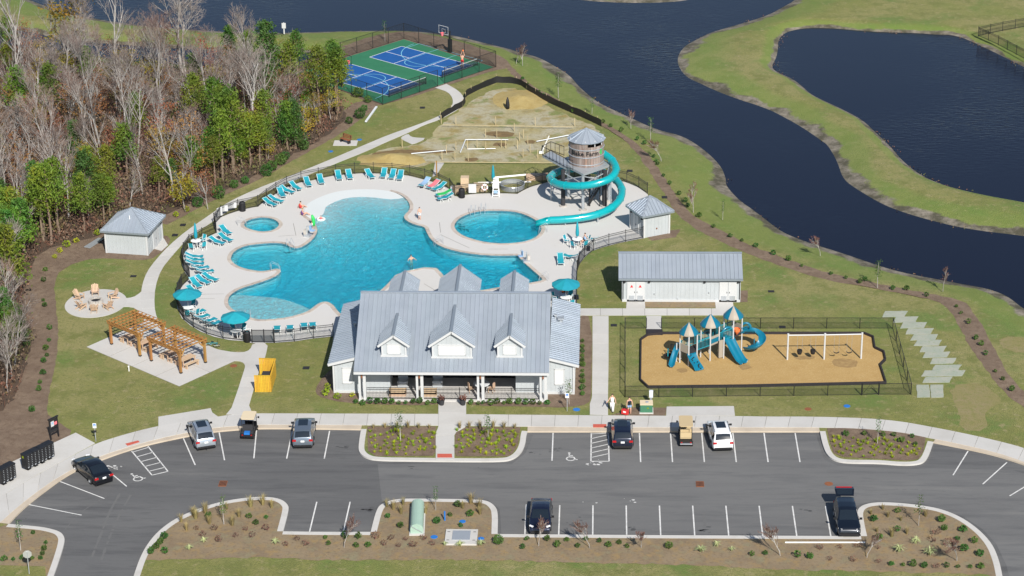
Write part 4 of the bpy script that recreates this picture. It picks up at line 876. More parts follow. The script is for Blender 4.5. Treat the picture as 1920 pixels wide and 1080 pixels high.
MB().box((0, -1.60, .85), (.12, .08, .14)).build('wall_tap', 'rust', t)
# ---------------------------------------------------------------- ground slide chute/gutter downpipe by the shed
o = MB().bar(P(163, 464, .1), P(190, 447, .12), .75, .08).build('concrete_flume', 'galv'); setp(o, 'grey sloping drain board lying on mulch left of the woodland shed', 'drain')
for k in (-1, 1):
    pass
# ================================================================== FENCES
def catmull(pts, n=8, closed=False):
    p = [Vector(v) for v in pts]; o = []; m = len(p)
    for i in range(m if closed else m-1):
        p0 = p[i-1] if (i or closed) else p[0]*2-p[1]; p1 = p[i]; p2 = p[(i+1) % m]; p3 = p[(i+2) % m] if (closed or i+2 < m) else p[-1]*2-p[-2]
        for k in range(n):
            t = k/n; o.append(.5*((2*p1)+(p2-p0)*t+(2*p0-5*p1+4*p2-p3)*t*t+(3*p1-p0-3*p2+p3)*t**3))
    if not closed: o.append(p[-1])
    return o
def picket_fence(pts, h, label, name='pool_fence', z=.03, step=2.2, sp=.115, m='black', pick=.019):
    L = plen(pts); n = max(1, round(L/step)); q = resample(pts, n+1); t = thing(name, label, 'fence', (q[0][0], q[0][1], z)); o = Vector((q[0][0], q[0][1]))
    post = MB().box((0, 0, (h+.08)/2), (.065, .065, h+.08)).box((0, 0, h+.1), (.085, .085, .05)).mesh('post', m)
    for x, y in q: link('post', post, t, (x-o.x, y-o.y, 0))
    r = MB(); k = MB()
    for i in range(n):
        a = Vector(q[i])-o; b = Vector(q[i+1])-o
        for zz in (h, h-.20, .14): r.bar((*a, zz), (*b, zz), .035, .04)
        c = int((b-a).length/sp)
        for j in range(1, c):
            p = a.lerp(b, j/c); k.box((p.x, p.y, h/2+.02), (pick, pick, h-.04))
    r.build('rail', m, t); k.build('pickets', m, t)['kind'] = 'stuff'
    return t
def dk(i, j): return deck[i:j]
FH = 1.25
dpx = [tuple(p) for p in deck]
iA = min(range(len(dpx)), key=lambda i: math.dist(dpx[i], P2(356, 523))); iB = min(range(len(dpx)), key=lambda i: math.dist(dpx[i], P2(406, 437))); iC = min(range(len(dpx)), key=lambda i: math.dist(dpx[i], P2(484, 388)))
iD = min(range(len(dpx)), key=lambda i: math.dist(dpx[i], P2(853, 368))); iE = min(range(len(dpx)), key=lambda i: math.dist(dpx[i], P2(970, 364))); iF = min(range(len(dpx)), key=lambda i: math.dist(dpx[i], P2(1214, 364)))
iG = min(range(len(dpx)), key=lambda i: math.dist(dpx[i], P2(1206, 447))); iH = min(range(len(dpx)), key=lambda i: math.dist(dpx[i], P2(1081, 574)))
picket_fence(dpx[0:iA+1], FH, 'black metal picket fence curving round the lower left bay of the pool deck')
picket_fence(dpx[iA:iB+1], FH, 'black metal picket fence round the left bay behind the stacked loungers')
picket_fence(dpx[iB:iC+1], FH, 'black metal picket fence with white boards behind the small spa')
picket_fence(dpx[iC:iD+1], FH, 'long black metal picket fence behind the beach entry loungers')
picket_fence(dpx[iD:iE+1], FH, 'short black metal picket fence behind the lifeguard chair')
picket_fence(dpx[iE:iF+1], FH, 'black metal picket fence behind the water slide tower')
picket_fence(dpx[iG:iH+1], FH, 'black metal picket fence between the pool deck and the lawn right of it')
picket_fence(px([(625, 631), (587, 635), (555, 640), (515, 643)]), FH, 'black metal picket fence between clubhouse and lower pool gate')
g = thing('pool_gate', 'black close mesh gate in the pool fence below the tanning ledge', 'gate', (*P2(473, 643), .03)); o = Vector(P2(473, 643)); e = Vector(P2(514, 643))-o
for f_ in (0, .55, 1): MB().box((e.x*f_, e.y*f_, .7), (.09, .09, 1.4)).build('gate_post', 'black', g)
MB().add([(0, 0, .1), (e.x, e.y, .1), (e.x, e.y, 1.3), (0, 0, 1.3)], [(0, 1, 2, 3)]).build('mesh_panel', 'windscreen', g)
MB().bar((0, 0, 1.32), (e.x, e.y, 1.32), .05, .05).build('gate_rail', 'black', g); MB().bar((0, 0, .1), (e.x, e.y, .1), .05, .05).build('gate_rail', 'black', g)
# boards hung on the fence
def board(q, zb, w_, h_, rz, m, label, name='notice_board', cat='sign'):
    p = P(*q); t = setp(MB().box((0, 0, h_/2), (w_, .03, h_)).build(name, m, None, (p.x, p.y, zb), rz), label, cat); return t
board((412.5, 409), .25, .75, 1.0, rad(50), 'white', 'plain white board on the fence corner left of the spa')
board((421, 405), .55, .85, .65, rad(25), 'white', 'pale pinkish notice on the fence between white board and bin'); board((436, 399), .55, .95, .6, rad(20), 'white', 'pale notice board on the fence right beside the black bin')
board((886, 365.5), .25, .85, 1.05, 0, 'white', 'plain white safety board on the fence left of the life ring')
# chain link
def chain_fence(pts, h, label, name='chain_link_fence', step=3.0, braces=False, gates=()):
    L = plen(pts); t = thing(name, label, 'fence', (*pts[0], 0)); o = Vector(pts[0]); post = MB().cyl((0, 0, 0), .038, h, 8).mesh('post', 'black'); pan = MB(); rl = MB(); done = []
    for i in range(len(pts)-1):
        a, b = Vector(pts[i])-o, Vector(pts[i+1])-o; n = max(1, round((b-a).length/step))
        for k in range(n+1):
            p = a.lerp(b, k/n)
            if any((p-d).length < .1 for d in done): continue
            done.append(p); link('post', post, t, (p.x, p.y, 0))
        pan.add([(*a, .03), (*b, .03), (*b, h-.03), (*a, h-.03)], [(0, 1, 2, 3)]); rl.tube([(*a, h-.02), (*b, h-.02)], .028, 6); rl.tube([(*a, .06), (*b, .06)], .018, 5)
    pan.build('chain_link_mesh', 'chainlink', t); rl.build('rail', 'black', t)
    return t
chain_fence(px([(1172, 745), (1172, 616), (1212, 616)]), 1.15, 'black chain link fence along the left side of the playground')
chain_fence(px([(1240, 616), (1674, 616), (1708, 740), (1648, 740)]), 1.15, 'black chain link fence behind and right of the playground')
chain_fence(px([(1615, 741), (1172, 745)]), 1.15, 'black chain link fence along the front of the playground', step=3.2)
gt = thing('playground_gate', 'black chain link gate at the front right of the playground', 'gate', (*P2(1615, 741), 0)); o = Vector(P2(1615, 741)); e = Vector(P2(1648, 740))-o
for f_ in (0.03, .97): MB().cyl((e.x*f_, e.y*f_, 0), .05, 1.25, 8).build('gate_post', 'black', gt)
MB().tube([(e.x*.06, e.y*.06, 1.1), (e.x*.94, e.y*.94, 1.1)], .03).tube([(e.x*.06, e.y*.06, .1), (e.x*.94, e.y*.94, .1)], .03).tube([(e.x*.06, e.y*.06, .1), (e.x*.5, e.y*.5, 1.1), (e.x*.94, e.y*.94, .1)], .02).build('gate_frame', 'black', gt)
MB().add([(e.x*.06, e.y*.06, .1), (e.x*.94, e.y*.94, .1), (e.x*.94, e.y*.94, 1.1), (e.x*.06, e.y*.06, 1.1)], [(0, 1, 2, 3)]).build('chain_link_mesh', 'chainlink', gt)
# court
cq = [Vector((-23.5, 135.3)), Vector((-10.86, 123.2)), Vector((-23.9, 108.3)), Vector((-36.5, 120.4))]
MB().prism([tuple(v) for v in cq], 0, .03).build('sports_court', 'court_green')['kind'] = 'structure'
ux = (cq[1]-cq[0]).normalized(); uy = (cq[0]-cq[3]).normalized()      # ux: down right, uy: up right
def ct(a, b, o=cq[3]): v = o+ux*a+uy*b; return (v.x, v.y)
LW, LD = (cq[1]-cq[0]).length, (cq[0]-cq[3]).length
blue = []; lm = MB(); cm = MB()
bo = [Vector((-27.39, 127.37)), Vector((-23.48, 132.18)), Vector((-13.75, 124.07)), Vector((-17.48, 118.28))]
sh = cq[3]-cq[0]
shift = Vector(P2(640, 137))-bo[0]
for k, dv in enumerate((Vector((0, 0)), Vector(P2(657, 120))-bo[1])):
    b0 = bo[0]+dv; u = (bo[2]-bo[1]).normalized(); v = (bo[1]-bo[0]).normalized(); A_, B_ = 13.0, 6.15
    def c2(a, b): w2 = b0+u*a+v*b; return (w2.x, w2.y)
    MB().add([(*c2(0, 0), .034), (*c2(A_, 0), .034), (*c2(A_, B_), .034), (*c2(0, B_), .034)], [(0, 1, 2, 3)]).build('pickleball_court', 'court_blue')['kind'] = 'structure'
    for s in ((0, 0, A_, 0), (A_, 0, A_, B_), (A_, B_, 0, B_), (0, B_, 0, 0), (4.4, 0, 4.4, B_), (8.6, 0, 8.6, B_), (0, B_/2, 4.4, B_/2), (8.6, B_/2, A_, B_/2)): paint(lm, c2(*s[:2]), c2(*s[2:]), .10, .040)
    # basketball arcs cross the courts
    for R_, cx_, cy_, a0, a1 in ((6.0, 6.5, B_+1.8 if k == 0 else -1.8, 0, pi), (1.8, 6.5, B_-3.6 if k == 0 else 3.6, 0, pi)):
        sg = -1 if k == 0 else 1; q = [c2(cx_+R_*math.cos(t_), cy_+sg*R_*math.sin(t_)) for t_ in np.linspace(a0, a1, 25)]
        q = [p for p in q if inside(np.array([p]), [tuple(x) for x in cq])[0]]
        for i in range(len(q)-1): paint(cm, q[i], q[i+1], .09, .044)
    if k == 0:
        for s in ((1.0, B_, 1.0, B_+2.3), (1.0, B_+2.3, 12.6, B_+2.3), (4.7, B_, 4.7, B_+2.3), (8.3, B_, 8.3, B_+2.3), (12.6, B_, 12.6, B_+2.3), (4.7, 2.0, 4.7, B_), (8.3, 2.0, 8.3, B_)): paint(cm, c2(*s[:2]), c2(*s[2:]), .08, .044)
    else:
        for s in ((4.7, 0, 4.7, 4.0), (8.3, 0, 8.3, 4.0)): paint(cm, c2(*s[:2]), c2(*s[2:]), .08, .044)
    # net
    nt_ = thing('pickleball_net', 'black pickleball net on the %s blue court' % ('upper right' if k == 0 else 'lower left'), 'net', (*c2(13.5, -.3), .03)); oo = None
lm.build('court_line', 'court_line')['kind'] = 'structure'; cm.build('court_line', 'court_cyan')['kind'] = 'structure'
for t in [o_ for o_ in COL.objects if o_.name.startswith('pickleball_net')]:
    k = 0 if 'upper' in t['label'] else 1
    u = (bo[2]-bo[1]).normalized(); v = (bo[1]-bo[0]).normalized(); ee = v*6.75
    for f_ in (0, 1): MB().cyl((ee.x*f_, ee.y*f_, 0), .05, 1.0, 8).build('net_post', 'black', t)
    MB().add([(0, 0, .12), (ee.x, ee.y, .12), (ee.x, ee.y, .9), (0, 0, .9)], [(0, 1, 2, 3)]).build('net_mesh', 'windscreen', t)
    MB().bar((0, 0, .93), (ee.x, ee.y, .93), .03, .07).build('net_tape', 'white', t)
of = .35
cc = [cq[0]+(cq[0]-cq[2]).normalized()*of, cq[1]+(cq[1]-cq[3]).normalized()*of, cq[2]+(cq[2]-cq[0]).normalized()*of, cq[3]+(cq[3]-cq[1]).normalized()*of]
gate_a = Vector(P2(821, 162)); gate_b = Vector(P2(834, 157))
chain_fence([tuple(cc[3]), tuple(cc[0]), tuple(cc[1])], 2.2, 'tall black chain link fence along the far sides of the sports court')
chain_fence([tuple(cc[1]), tuple(gate_b)], 2.2, 'black chain link fence right of the court gate'); chain_fence([tuple(gate_a), tuple(cc[2]), tuple(cc[3])], 2.2, 'black chain link fence along the near left side of the court')
for k, (q, rz, lab) in enumerate(((P(844, 98.5), rad(229), 'black post basketball hoop with clear backboard at the far side of the court'), (P(640, 162), rad(49), 'black basketball hoop half hidden by pines at the left of the court'))):
    t = thing('basketball_hoop', lab, 'hoop', (q.x, q.y, 0), rz)
    MB().cyl((0, 0, 0), .12, 3.0, 10).build('pole', 'black', t); MB().box((0, 0, .95), (.42, .42, 1.8)).build('pole_pad', 'dark', t)
    MB().bar((0, 0, 2.9), (1.1, 0, 3.25), .10, .14).bar((0, 0, 2.5), (1.1, 0, 2.95), .08, .1).build('arm', 'dark', t)
    bb = MB().tube([(1.15, -.85, 2.85), (1.15, .85, 2.85), (1.15, .85, 3.9), (1.15, -.85, 3.9)], .035, 6, closed=True); bb.tube([(1.13, -.3, 3.05), (1.13, .3, 3.05), (1.13, .3, 3.5), (1.13, -.3, 3.5)], .02, 5, closed=True).build('backboard_frame', 'white' if k == 0 else 'black', t)
    MB().tube([(1.4+.23*math.cos(a), .23*math.sin(a), 3.05) for a in np.linspace(0, 2*pi, 17)[:-1]], .015, 5, closed=True).build('rim', 'red', t)
    MB().lathe([(.23, 3.04), (.17, 2.8), (.13, 2.62)], 12, (1.4, 0)).build('net', 'pink', t)
# silt fence
sf = px([(826, 224), (850, 210), (868, 200), (873, 192), (873, 181), (900, 167), (931, 155), (960, 156), (975, 159), (1000, 177), (1020, 188), (1060, 206), (1100, 223), (1128, 237)]); t = thing('silt_fence', 'black fabric silt fence round the sandy construction plot', 'fence', (*sf[0], 0)); o = Vector(sf[0]); q = resample(sf, 44)
mb = MB(); vs = []
for i, (x, y) in enumerate(q):
    for zz, jj in ((-.03, 0), (.45, .03), (.85, .06)): vs.append((x-o.x+random.uniform(-jj, jj), y-o.y+random.uniform(-jj, jj), zz+random.uniform(-.08, .05)*(zz > .1)))
mb.add(vs, [(3*i+k, 3*i+3+k, 3*i+4+k, 3*i+1+k) for i in range(43) for k in (0, 1)]); mb.build('fabric', 'dark', t, smooth=True)
stk = MB().box((0, 0, .5), (.05, .05, 1.05)).mesh('stake', 'lumber')
for x, y in q[::3]: link('stake', stk, t, (x-o.x, y-o.y+.08, 0))
# ================================================================== POOL FURNITURE
def make_lounger():
    t = thing('sun_lounger', 'x', 'sun lounger', group='teal sun loungers on the pool deck'); fr = MB()
    for s in (-1, 1):
        fr.tube([(-.05, s*.33, .385), (.95, s*.31, .36)], .024, 6); fr.tube([(-.05, s*.31, .40), (-.86, s*.31, .80)], .024, 6)
    fr.tube([(.95, -.31, .36), (.95, .31, .36)], .024, 6).tube([(-.86, -.31, .80), (-.86, .31, .80)], .024, 6).tube([(-.05, -.31, .40), (-.05, .31, .40)], .024, 6)
    fr.build('frame', 'plastic', t)
    lg = MB().tube([(0, 0, .39), (.14, 0, .015)], .024, 6).mesh('leg', 'plastic'); lg2 = MB().tube([(0, 0, .41), (-.18, 0, .015)], .024, 6).mesh('leg', 'plastic')
    for s in (-1, 1): link('leg', lg, t, (.62, s*.33, 0)); link('leg', lg2, t, (.55, s*.33, 0)); link('leg', lg, t, (-.30, s*.33, 0)); link('leg', lg2, t, (-.38, s*.33, 0))
    MB().add([(x, y, z) for x, z in ((-.06, .425), (.45, .375), (.97, .395)) for y in (-.34, 0, .34)]+[(x, y, z-.025) for x, z in ((-.06, .425), (.45, .375), (.97, .395)) for y in (-.34, 0, .34)], [(0, 3, 4, 1), (1, 4, 5, 2), (3, 6, 7, 4), (4, 7, 8, 5), (0, 1, 10, 9), (1, 2, 11, 10), (6, 15, 16, 7), (7, 16, 17, 8), (0, 9, 12, 3), (3, 12, 15, 6), (2, 5, 14, 11), (5, 8, 17, 14), (9, 10, 13, 12), (10, 11, 14, 13), (12, 13, 16, 15), (13, 14, 17, 16)]).build('seat_sling', 'tealfab', t)
    MB().add([(x, y, z) for x, z in ((-.06, .43), (-.5, .615), (-.9, .845)) for y in (-.34, .34)]+[(x, y, z-.03) for x, z in ((-.06, .43), (-.5, .615), (-.9, .845)) for y in (-.34, .34)], [(0, 1, 3, 2), (2, 3, 5, 4), (6, 8, 9, 7), (8, 10, 11, 9), (0, 2, 8, 6), (2, 4, 10, 8), (1, 7, 9, 3), (3, 9, 11, 5), (4, 5, 11, 10), (0, 6, 7, 1)]).build('back_sling', 'tealfab', t)
    return t
loung = make_lounger(); lused = [False]
def put_lounger(h, f_, label, dy=5):
    a = P(h[0], h[1]+dy+1, .03); b = P(f_[0], f_[1]+dy-1, .03); c = (a+b)/2; d = b-a; rz = math.atan2(d.y, d.x)
    if not lused[0]: lused[0] = True; o = loung; o.location = c; o.rotation_euler = (0, 0, rz); o['label'] = label; return o
    return dup(loung, c, rz, label)
rowt = [((495, 377), (518, 386)), ((505, 372), (530, 379)), ((523, 356), (533, 371)), ((526, 354), (551, 362)), ((543, 345), (565, 357)), ((572, 335), (582, 352)), ((598, 330), (605, 347)), ((632, 322), (638, 340)), ((652, 321), (658, 338)), ((687, 322), (700, 335)), ((723, 318), (716, 336)), ((740, 321), (732, 337)), ((754, 322), (747, 340))]
for i, (h, f_) in enumerate(rowt): put_lounger(h, f_, '%s teal lounger from the left along the beach entry fence' % ordn(i))
rowl = [((412, 427), (434, 441)), ((411, 443), (435, 453)), ((393, 450), (421, 458))]
for i, (h, f_) in enumerate(rowl): put_lounger(h, f_, '%s of the three teal loungers just below the spa' % ('top', 'middle', 'bottom left')[i])
rows_ = [((348, 481), (380, 482.5)), ((350, 488), (381, 489)), ((349, 495), (382, 496)), ((360, 505), (390, 502)), ((368, 512), (400, 509)), ((381, 518), (408, 527)), ((368, 522), (394, 533)), ((357, 525), (378, 541)), ((352, 542), (375, 553))]
for i, (h, f_) in enumerate(rows_): put_lounger(h, f_, '%s teal lounger from the top in the left bay row' % ordn(i))
rowb = [((357, 590), (381, 584)), ((365, 599), (389, 593)), ((379, 606), (402, 600)), ((391, 612), (410, 606))]
for i, (h, f_) in enumerate(rowb): put_lounger(h, f_, '%s teal lounger from the top beside the lower left fence' % ordn(i))
rowc = [((519, 627), (520, 613)), ((544, 626), (544, 612)), ((572, 621), (570, 608)), ((588, 620), (586, 607))]
for i, (h, f_) in enumerate(rowc): put_lounger(h, f_, '%s teal lounger from the left facing the pool next to the clubhouse' % ordn(i))
rowr = [((1050, 480), (1052, 497)), ((1082, 484), (1058, 480)), ((1117, 452), (1098, 447))]
for i, (h, f_) in enumerate(rowr): put_lounger(h, f_, ('teal lounger standing end on near the right pool corner', 'teal lounger by the fence bend right of the pool', 'teal lounger at the fence above the closed umbrella table')[i])
tow = [((805, 338), (788, 350), 'denim', 'striped blue towel'), ((823, 343), (803, 353), 'pink', 'pink towel'), ((836, 347), (812, 357), None, ''), ((847, 362), (819, 367), 'green_float', 'green towel'), ((849, 368), (822, 374), None, '')]
for i, (h, f_, tm, tn) in enumerate(tow):
    lab = '%s teal lounger in the group left of the black bin by the round pool' % ordn(i); o = put_lounger(h, f_, lab)
    if tm:
        a = MB(); vs = [(x, y+random.uniform(-.02, .02), z+random.uniform(0, .02)) for x, z in ((-.75, .80), (-.4, .62), (-.03, .46), (.4, .42), (.75, .42)) for y in (-.33, -.1, .12, .34)]
        a.add(vs, [(4*i_+k, 4*i_+4+k, 4*i_+5+k, 4*i_+1+k) for i_ in range(4) for k in range(3)]); w_ = a.build('beach_towel', tm, None, o.location, o.rotation_euler[2]); setp(w_, '%s spread over a teal lounger near the round pool' % tn, 'towel')
def make_umbrella(open_):
    t = thing('patio_umbrella', 'x', 'umbrella', group='teal umbrellas on the pool deck')
    MB().cyl((0, 0, 0), .26, .09, 16).build('base', 'dark', t); MB().cyl((0, 0, .05), .025, 2.55, 8).build('pole', 'silver', t)
    if open_:
        R_ = 1.42; n = 8
        for k in range(n):
            a0, a1 = 2*pi*k/n, 2*pi*(k+1)/n; vs = []
            for r_, z_, sg in ((.03, 2.62, 0), (.5, 2.50, .02), (1.0, 2.33, .04), (R_, 2.15, .05), (R_, 2.02, .05)):
                vs += [(r_*math.cos(a0), r_*math.sin(a0), z_), (r_*.985*math.cos((a0+a1)/2), r_*.985*math.sin((a0+a1)/2), z_-sg), (r_*math.cos(a1), r_*math.sin(a1), z_)]
            MB().add(vs, [(3*i+j, 3*i+3+j, 3*i+4+j, 3*i+1+j) for i in range(4) for j in (0, 1)]).build('canopy_panel', 'tealfab', t)
            MB().bar((.04*math.cos(a0), .04*math.sin(a0), 2.57), (R_*math.cos(a0), R_*math.sin(a0), 2.11), .02, .02).build('rib', 'silver', t)
        MB().lathe([(.001, 2.72), (.05, 2.66), (.04, 2.60)], 8).build('finial', 'tealfab', t)
    else:
        MB().lathe([(.02, 2.75), (.09, 2.55), (.15, 2.0), (.20, 1.4), (.17, 1.1), (.10, 1.0)], 10).build('folded_canopy', 'tealfab', t, smooth=True)
    return t
def make_chair():
    t = thing('patio_chair', 'x', 'chair', group='teal sling chairs at the pool tables')
    fr = MB()
    for s in (-1, 1): fr.tube([(.24, s*.26, .0), (.22, s*.26, .62), (-.22, s*.26, .62)], .025, 6).tube([(.24, s*.26, .42), (-.2, s*.26, .40), (-.34, s*.26, .95)], .025, 6)
    fr.build('frame', 'plastic', t); lg = MB().tube([(-.16, 0, .42), (-.28, 0, 0)], .025, 6).mesh('leg', 'plastic')
    for s in (-1, 1): link('leg', lg, t, (0, s*.26, 0))
    MB().add([(.24, -.25, .43), (.24, .25, .43), (-.2, .25, .40), (-.2, -.25, .40)], [(0, 1, 2, 3)]).build('seat_sling', 'tealfab', t); MB().add([(-.2, -.25, .41), (-.2, .25, .41), (-.35, .25, .96), (-.35, -.25, .96)], [(0, 1, 2, 3)]).build('back_sling', 'tealfab', t)
    return t
def make_table():
    t = thing('patio_table', 'x', 'table', group='white round tables on the pool deck')
    MB().lathe([(.001, .70), (.55, .70), (.57, .72), (.55, .74), (.001, .745)], 20).build('tabletop', 'plastic', t)
    lg = MB().tube([(.42, 0, .70), (.34, 0, .35), (.48, 0, 0)], .03, 6).mesh('leg', 'plastic')
    for k in range(4): link('leg', lg, t, (0, 0, 0), pi/2*k+.4)
    return t
uo, uc, chr_, tab = make_umbrella(True), make_umbrella(False), make_chair(), make_table(); first = {}
def place(proto, loc, rz, label):
    if proto.name not in first: first[proto.name] = 1; proto.location = loc; proto.rotation_euler = (0, 0, rz); proto['label'] = label; return proto
    return dup(proto, loc, rz, label)
sets = [(1, P(349, 549, 2.3), 'beside the left bay fence', [(1.1, 200), (1.15, 320), (1.2, 80)]), (1, P(430, 597, 2.3), 'below the tanning ledge', [(1.1, 210), (1.1, 350), (1.1, 300), (1.2, 60)]), (1, P(1061, 530, 2.3), 'behind the clubhouse at right', [(1.15, 230), (1.1, 300), (1.1, 20), (1.2, 150)]), (0, P(365, 463), 'left of the lower spa loungers', [(1.1, 60), (1.1, 180), (1.1, 320)]), (0, P(1082.5, 460), 'by the right fence bend', [(1.15, 165), (1.05, 250), (1.1, 20), (1.2, 310)])]
for k, (op, c, lab, chs) in enumerate(sets):
    c = Vector((c.x, c.y, .03)); ctr = Vector((-18, 58, .03))
    while not (inside(np.array([(c.x, c.y)]), deck)[0] and edist([(c.x, c.y)], deck)[0] > .75): c += (ctr-c).normalized()*.1
    place(uo if op else uc, c, random.random(), ('open' if op else 'folded')+' teal umbrella '+lab)
    place(tab, c+Vector((0, 0, 0)), 0, 'white round table under the umbrella '+lab)
    near_ = []
    for j, (d, a) in enumerate(chs):
        for _ in range(14):   # keep every chair on the deck side of the fence, clear of its neighbours
            p = c+Vector((d*math.cos(rad(a)), d*math.sin(rad(a)), 0))
            if inside(np.array([(p.x, p.y)]), deck)[0] and edist([(p.x, p.y)], deck)[0] > .4 and all((p-q_).length > .6 for q_ in near_): break
            a += 25
        near_.append(p); place(chr_, p, rad(a)+pi+random.uniform(-.3, .3), '%s white and teal chair at the umbrella table %s' % (ordn(j), lab))
p = P(925, 352); place(uc, (p.x, p.y, .0), 0, 'folded teal umbrella outside the fence behind the lifeguard chair')
# lifeguard chair, life ring, bins, steel drum, boxes
p = P(930, 367); t = thing('lifeguard_chair', 'tall white lifeguard chair facing the round pool', 'chair', (p.x, p.y, .03))
for sx in (-1, 1):
    for sy in (-1, 1): MB().bar((sx*.38, sy*.45, 0), (sx*.28, sy*.25, 1.0), .08, .08).build('leg', 'plastic', t)
MB().box((0, 0, 1.0), (.66, .6, .08)).build('seat', 'plastic', t); b = MB().box((0, .28, 1.5), (.6, .07, .95)); b.lathe([(.001, 1.97), (.3, 1.95), (.3, 1.9)], 12, (0, .28)); b.build('backrest', 'plastic', t)
for s in (-1, 1): MB().bar((s*.33, -.3, 1.28), (s*.33, .28, 1.28), .09, .05).box((s*.33, -.25, 1.14), (.06, .06, .26)).build('armrest', 'plastic', t)
for k in range(3): MB().box((0, -.46+k*.08, .2+k*.26), (.6, .12, .05)).build('step', 'plastic', t)
MB().box((0, -.50, .62), (.42, .03, .34)).build('sign_plate', 'denim', t)
p = P(909, 366); t = thing('life_ring', 'white life ring hanging on the fence left of the lifeguard chair', 'life ring', (p.x, p.y+.05, .95))
MB().tube([(.30*math.cos(a), -.06, .30*math.sin(a)) for a in np.linspace(0, 2*pi, 21)[:-1]], .085, 8, closed=True).build('ring', 'plastic', t, smooth=True)
for k in range(4):
    a = pi/4+k*pi/2; MB().tube([(.30*math.cos(a+d), -.06, .30*math.sin(a+d)) for d in (-.12, .12)], .09, 8).build('strap', 'red', t)
MB().box((0, 0, .02), (.06, .04, .9)).build('bracket', 'galv', t)
def bin_(q, label):
    p = P(*q); t = thing('trash_bin', label, 'bin', (p.x, p.y, .03)); MB().lathe([(.001, 0), (.30, 0), (.33, .85), (.34, .9)], 14).build('body', 'black', t); MB().lathe([(.36, .9), (.36, .97), (.20, 1.12), (.18, 1.05)], 14).build('lid', 'dark', t)
    for k in range(14): a = 2*pi*k/14; MB().box((.335*math.cos(a), .335*math.sin(a), .45), (.03, .05, .8), a).build('slat', 'black', t)
bin_((455, 396), 'black round slatted bin by the fence above the spa'); bin_((866, 371), 'black round slatted bin at the fence left of the white safety board'); bin_((464, 641), 'black round bin at the lower pool gate')
p = P(965, 362); t = thing('metal_drum', 'galvanised ring tank lying behind the fence right of the lifeguard chair', 'tank', (p.x-.3, p.y+1.6, 0)); MB().lathe([(1.35, 0), (1.35, .5), (1.28, .5), (1.28, .02)], 24).build('tank_wall', 'galv', t); MB().lathe([(1.3, .5), (1.42, .52), (1.38, .58), (1.28, .54)], 24).build('rim', 'silver', t)
def crate(q, w_, d_, h_, m, label, name='cardboard_box', cat='box', rz=0):
    p = P(*q); t = thing(name, label, cat, (p.x, p.y, 0), rz); MB().box((0, 0, h_/2+.06), (w_, d_, h_)).build('carton', m, t); MB().box((0, 0, .03), (w_*1.05, d_*1.05, .06)).build('pallet', 'lumber', t); MB().box((0, 0, h_+.063), (w_*.15, d_*1.002, .008)).build('tape', 'tan', t)
crate((872, 356), .9, .9, 1.5, 'tan', 'tall tan carton standing behind the fence left of the safety board'); crate((858, 362), 1.0, .8, .7, 'palewood', 'low tan carton behind the black bin at the fence'); crate((851, 360), .7, .7, .6, 'white', 'small pale carton at the fence corner left of the black bin'); crate((900, 358), 1.4, .8, .8, 'tan', 'wide pale carton behind the fence between safety board and life ring')
crate((1008, 336), 2.6, .9, .5, 'palewood', 'long low stack of pale cartons behind the fence left of the slide', rz=rad(8))
for k, (q0, q1, zz, lab) in enumerate((((927, 333), (1003, 326), .12, 'long white pipe lying on grass behind the lifeguard chair, upper one'), ((896, 343), (996, 341), .12, 'long white pipe lying on grass behind the lifeguard chair, lower one'))):
    a, b = P(*q0, zz), P(*q1, zz); setp(MB().tube([a, b], .11, 8).build('plastic_pipe', 'plastic'), lab, 'pipe')
# handrails and pool lifts
def handrail(q, rz, label, s=1.0):
    p = P(*q, DZ); t = thing('pool_handrail', label, 'handrail', (p.x, p.y, DZ), rz)
    for k in (-1, 1): MB().tube([(-.5*s, k*.25, 0), (-.5*s, k*.25, .75), (-.3*s, k*.25, .88), (.35*s, k*.25, .5), (.5*s, k*.25, -.3)], .022, 6).build('rail', 'silver', t)
for q, rz, lab in (((887, 400), rad(-95), 'left steel handrail at the round pool steps'), ((906, 397), rad(-95), 'right steel handrail at the round pool steps'), ((545, 463), rad(-60), 'steel handrail at the point between the left bay and main pool'), ((517, 506), rad(20), 'white steel handrail at the tip of the left peninsula'), ((465, 594), rad(100), 'steel handrail into the tanning ledge'), ((454, 421), rad(20), 'steel handrail at the spa steps'), ((822, 457), rad(200), 'steel handrail on the deck between the two pools'), ((1019, 525), rad(170), 'steel handrail at the right pool corner behind the clubhouse'), ((1018, 434), rad(180), 'steel handrail beside the water slide exit')):
    handrail(q, rz, lab)
def lift(q, rz, label):
    p = P(*q, DZ); t = thing('pool_lift', label, 'pool lift', (p.x, p.y, DZ), rz); MB().box((0, 0, .12), (.7, .6, .24)).build('base', 'galv', t); MB().tube([(-.1, 0, .2), (-.1, 0, 1.1), (.6, 0, 1.35)], .05, 8).build('mast', 'silver', t); MB().box((.6, 0, .75), (.45, .48, .07)).box((.38, 0, 1.05), (.07, .48, .55)).build('seat', 'denim', t); MB().box((-.25, 0, .5), (.3, .45, .5)).build('battery_box', 'stone', t)
lift((577, 443), rad(-20), 'grey pool lift on the deck point right of the spa'); lift((986, 491), rad(200), 'grey pool lift at the right side of the main pool')
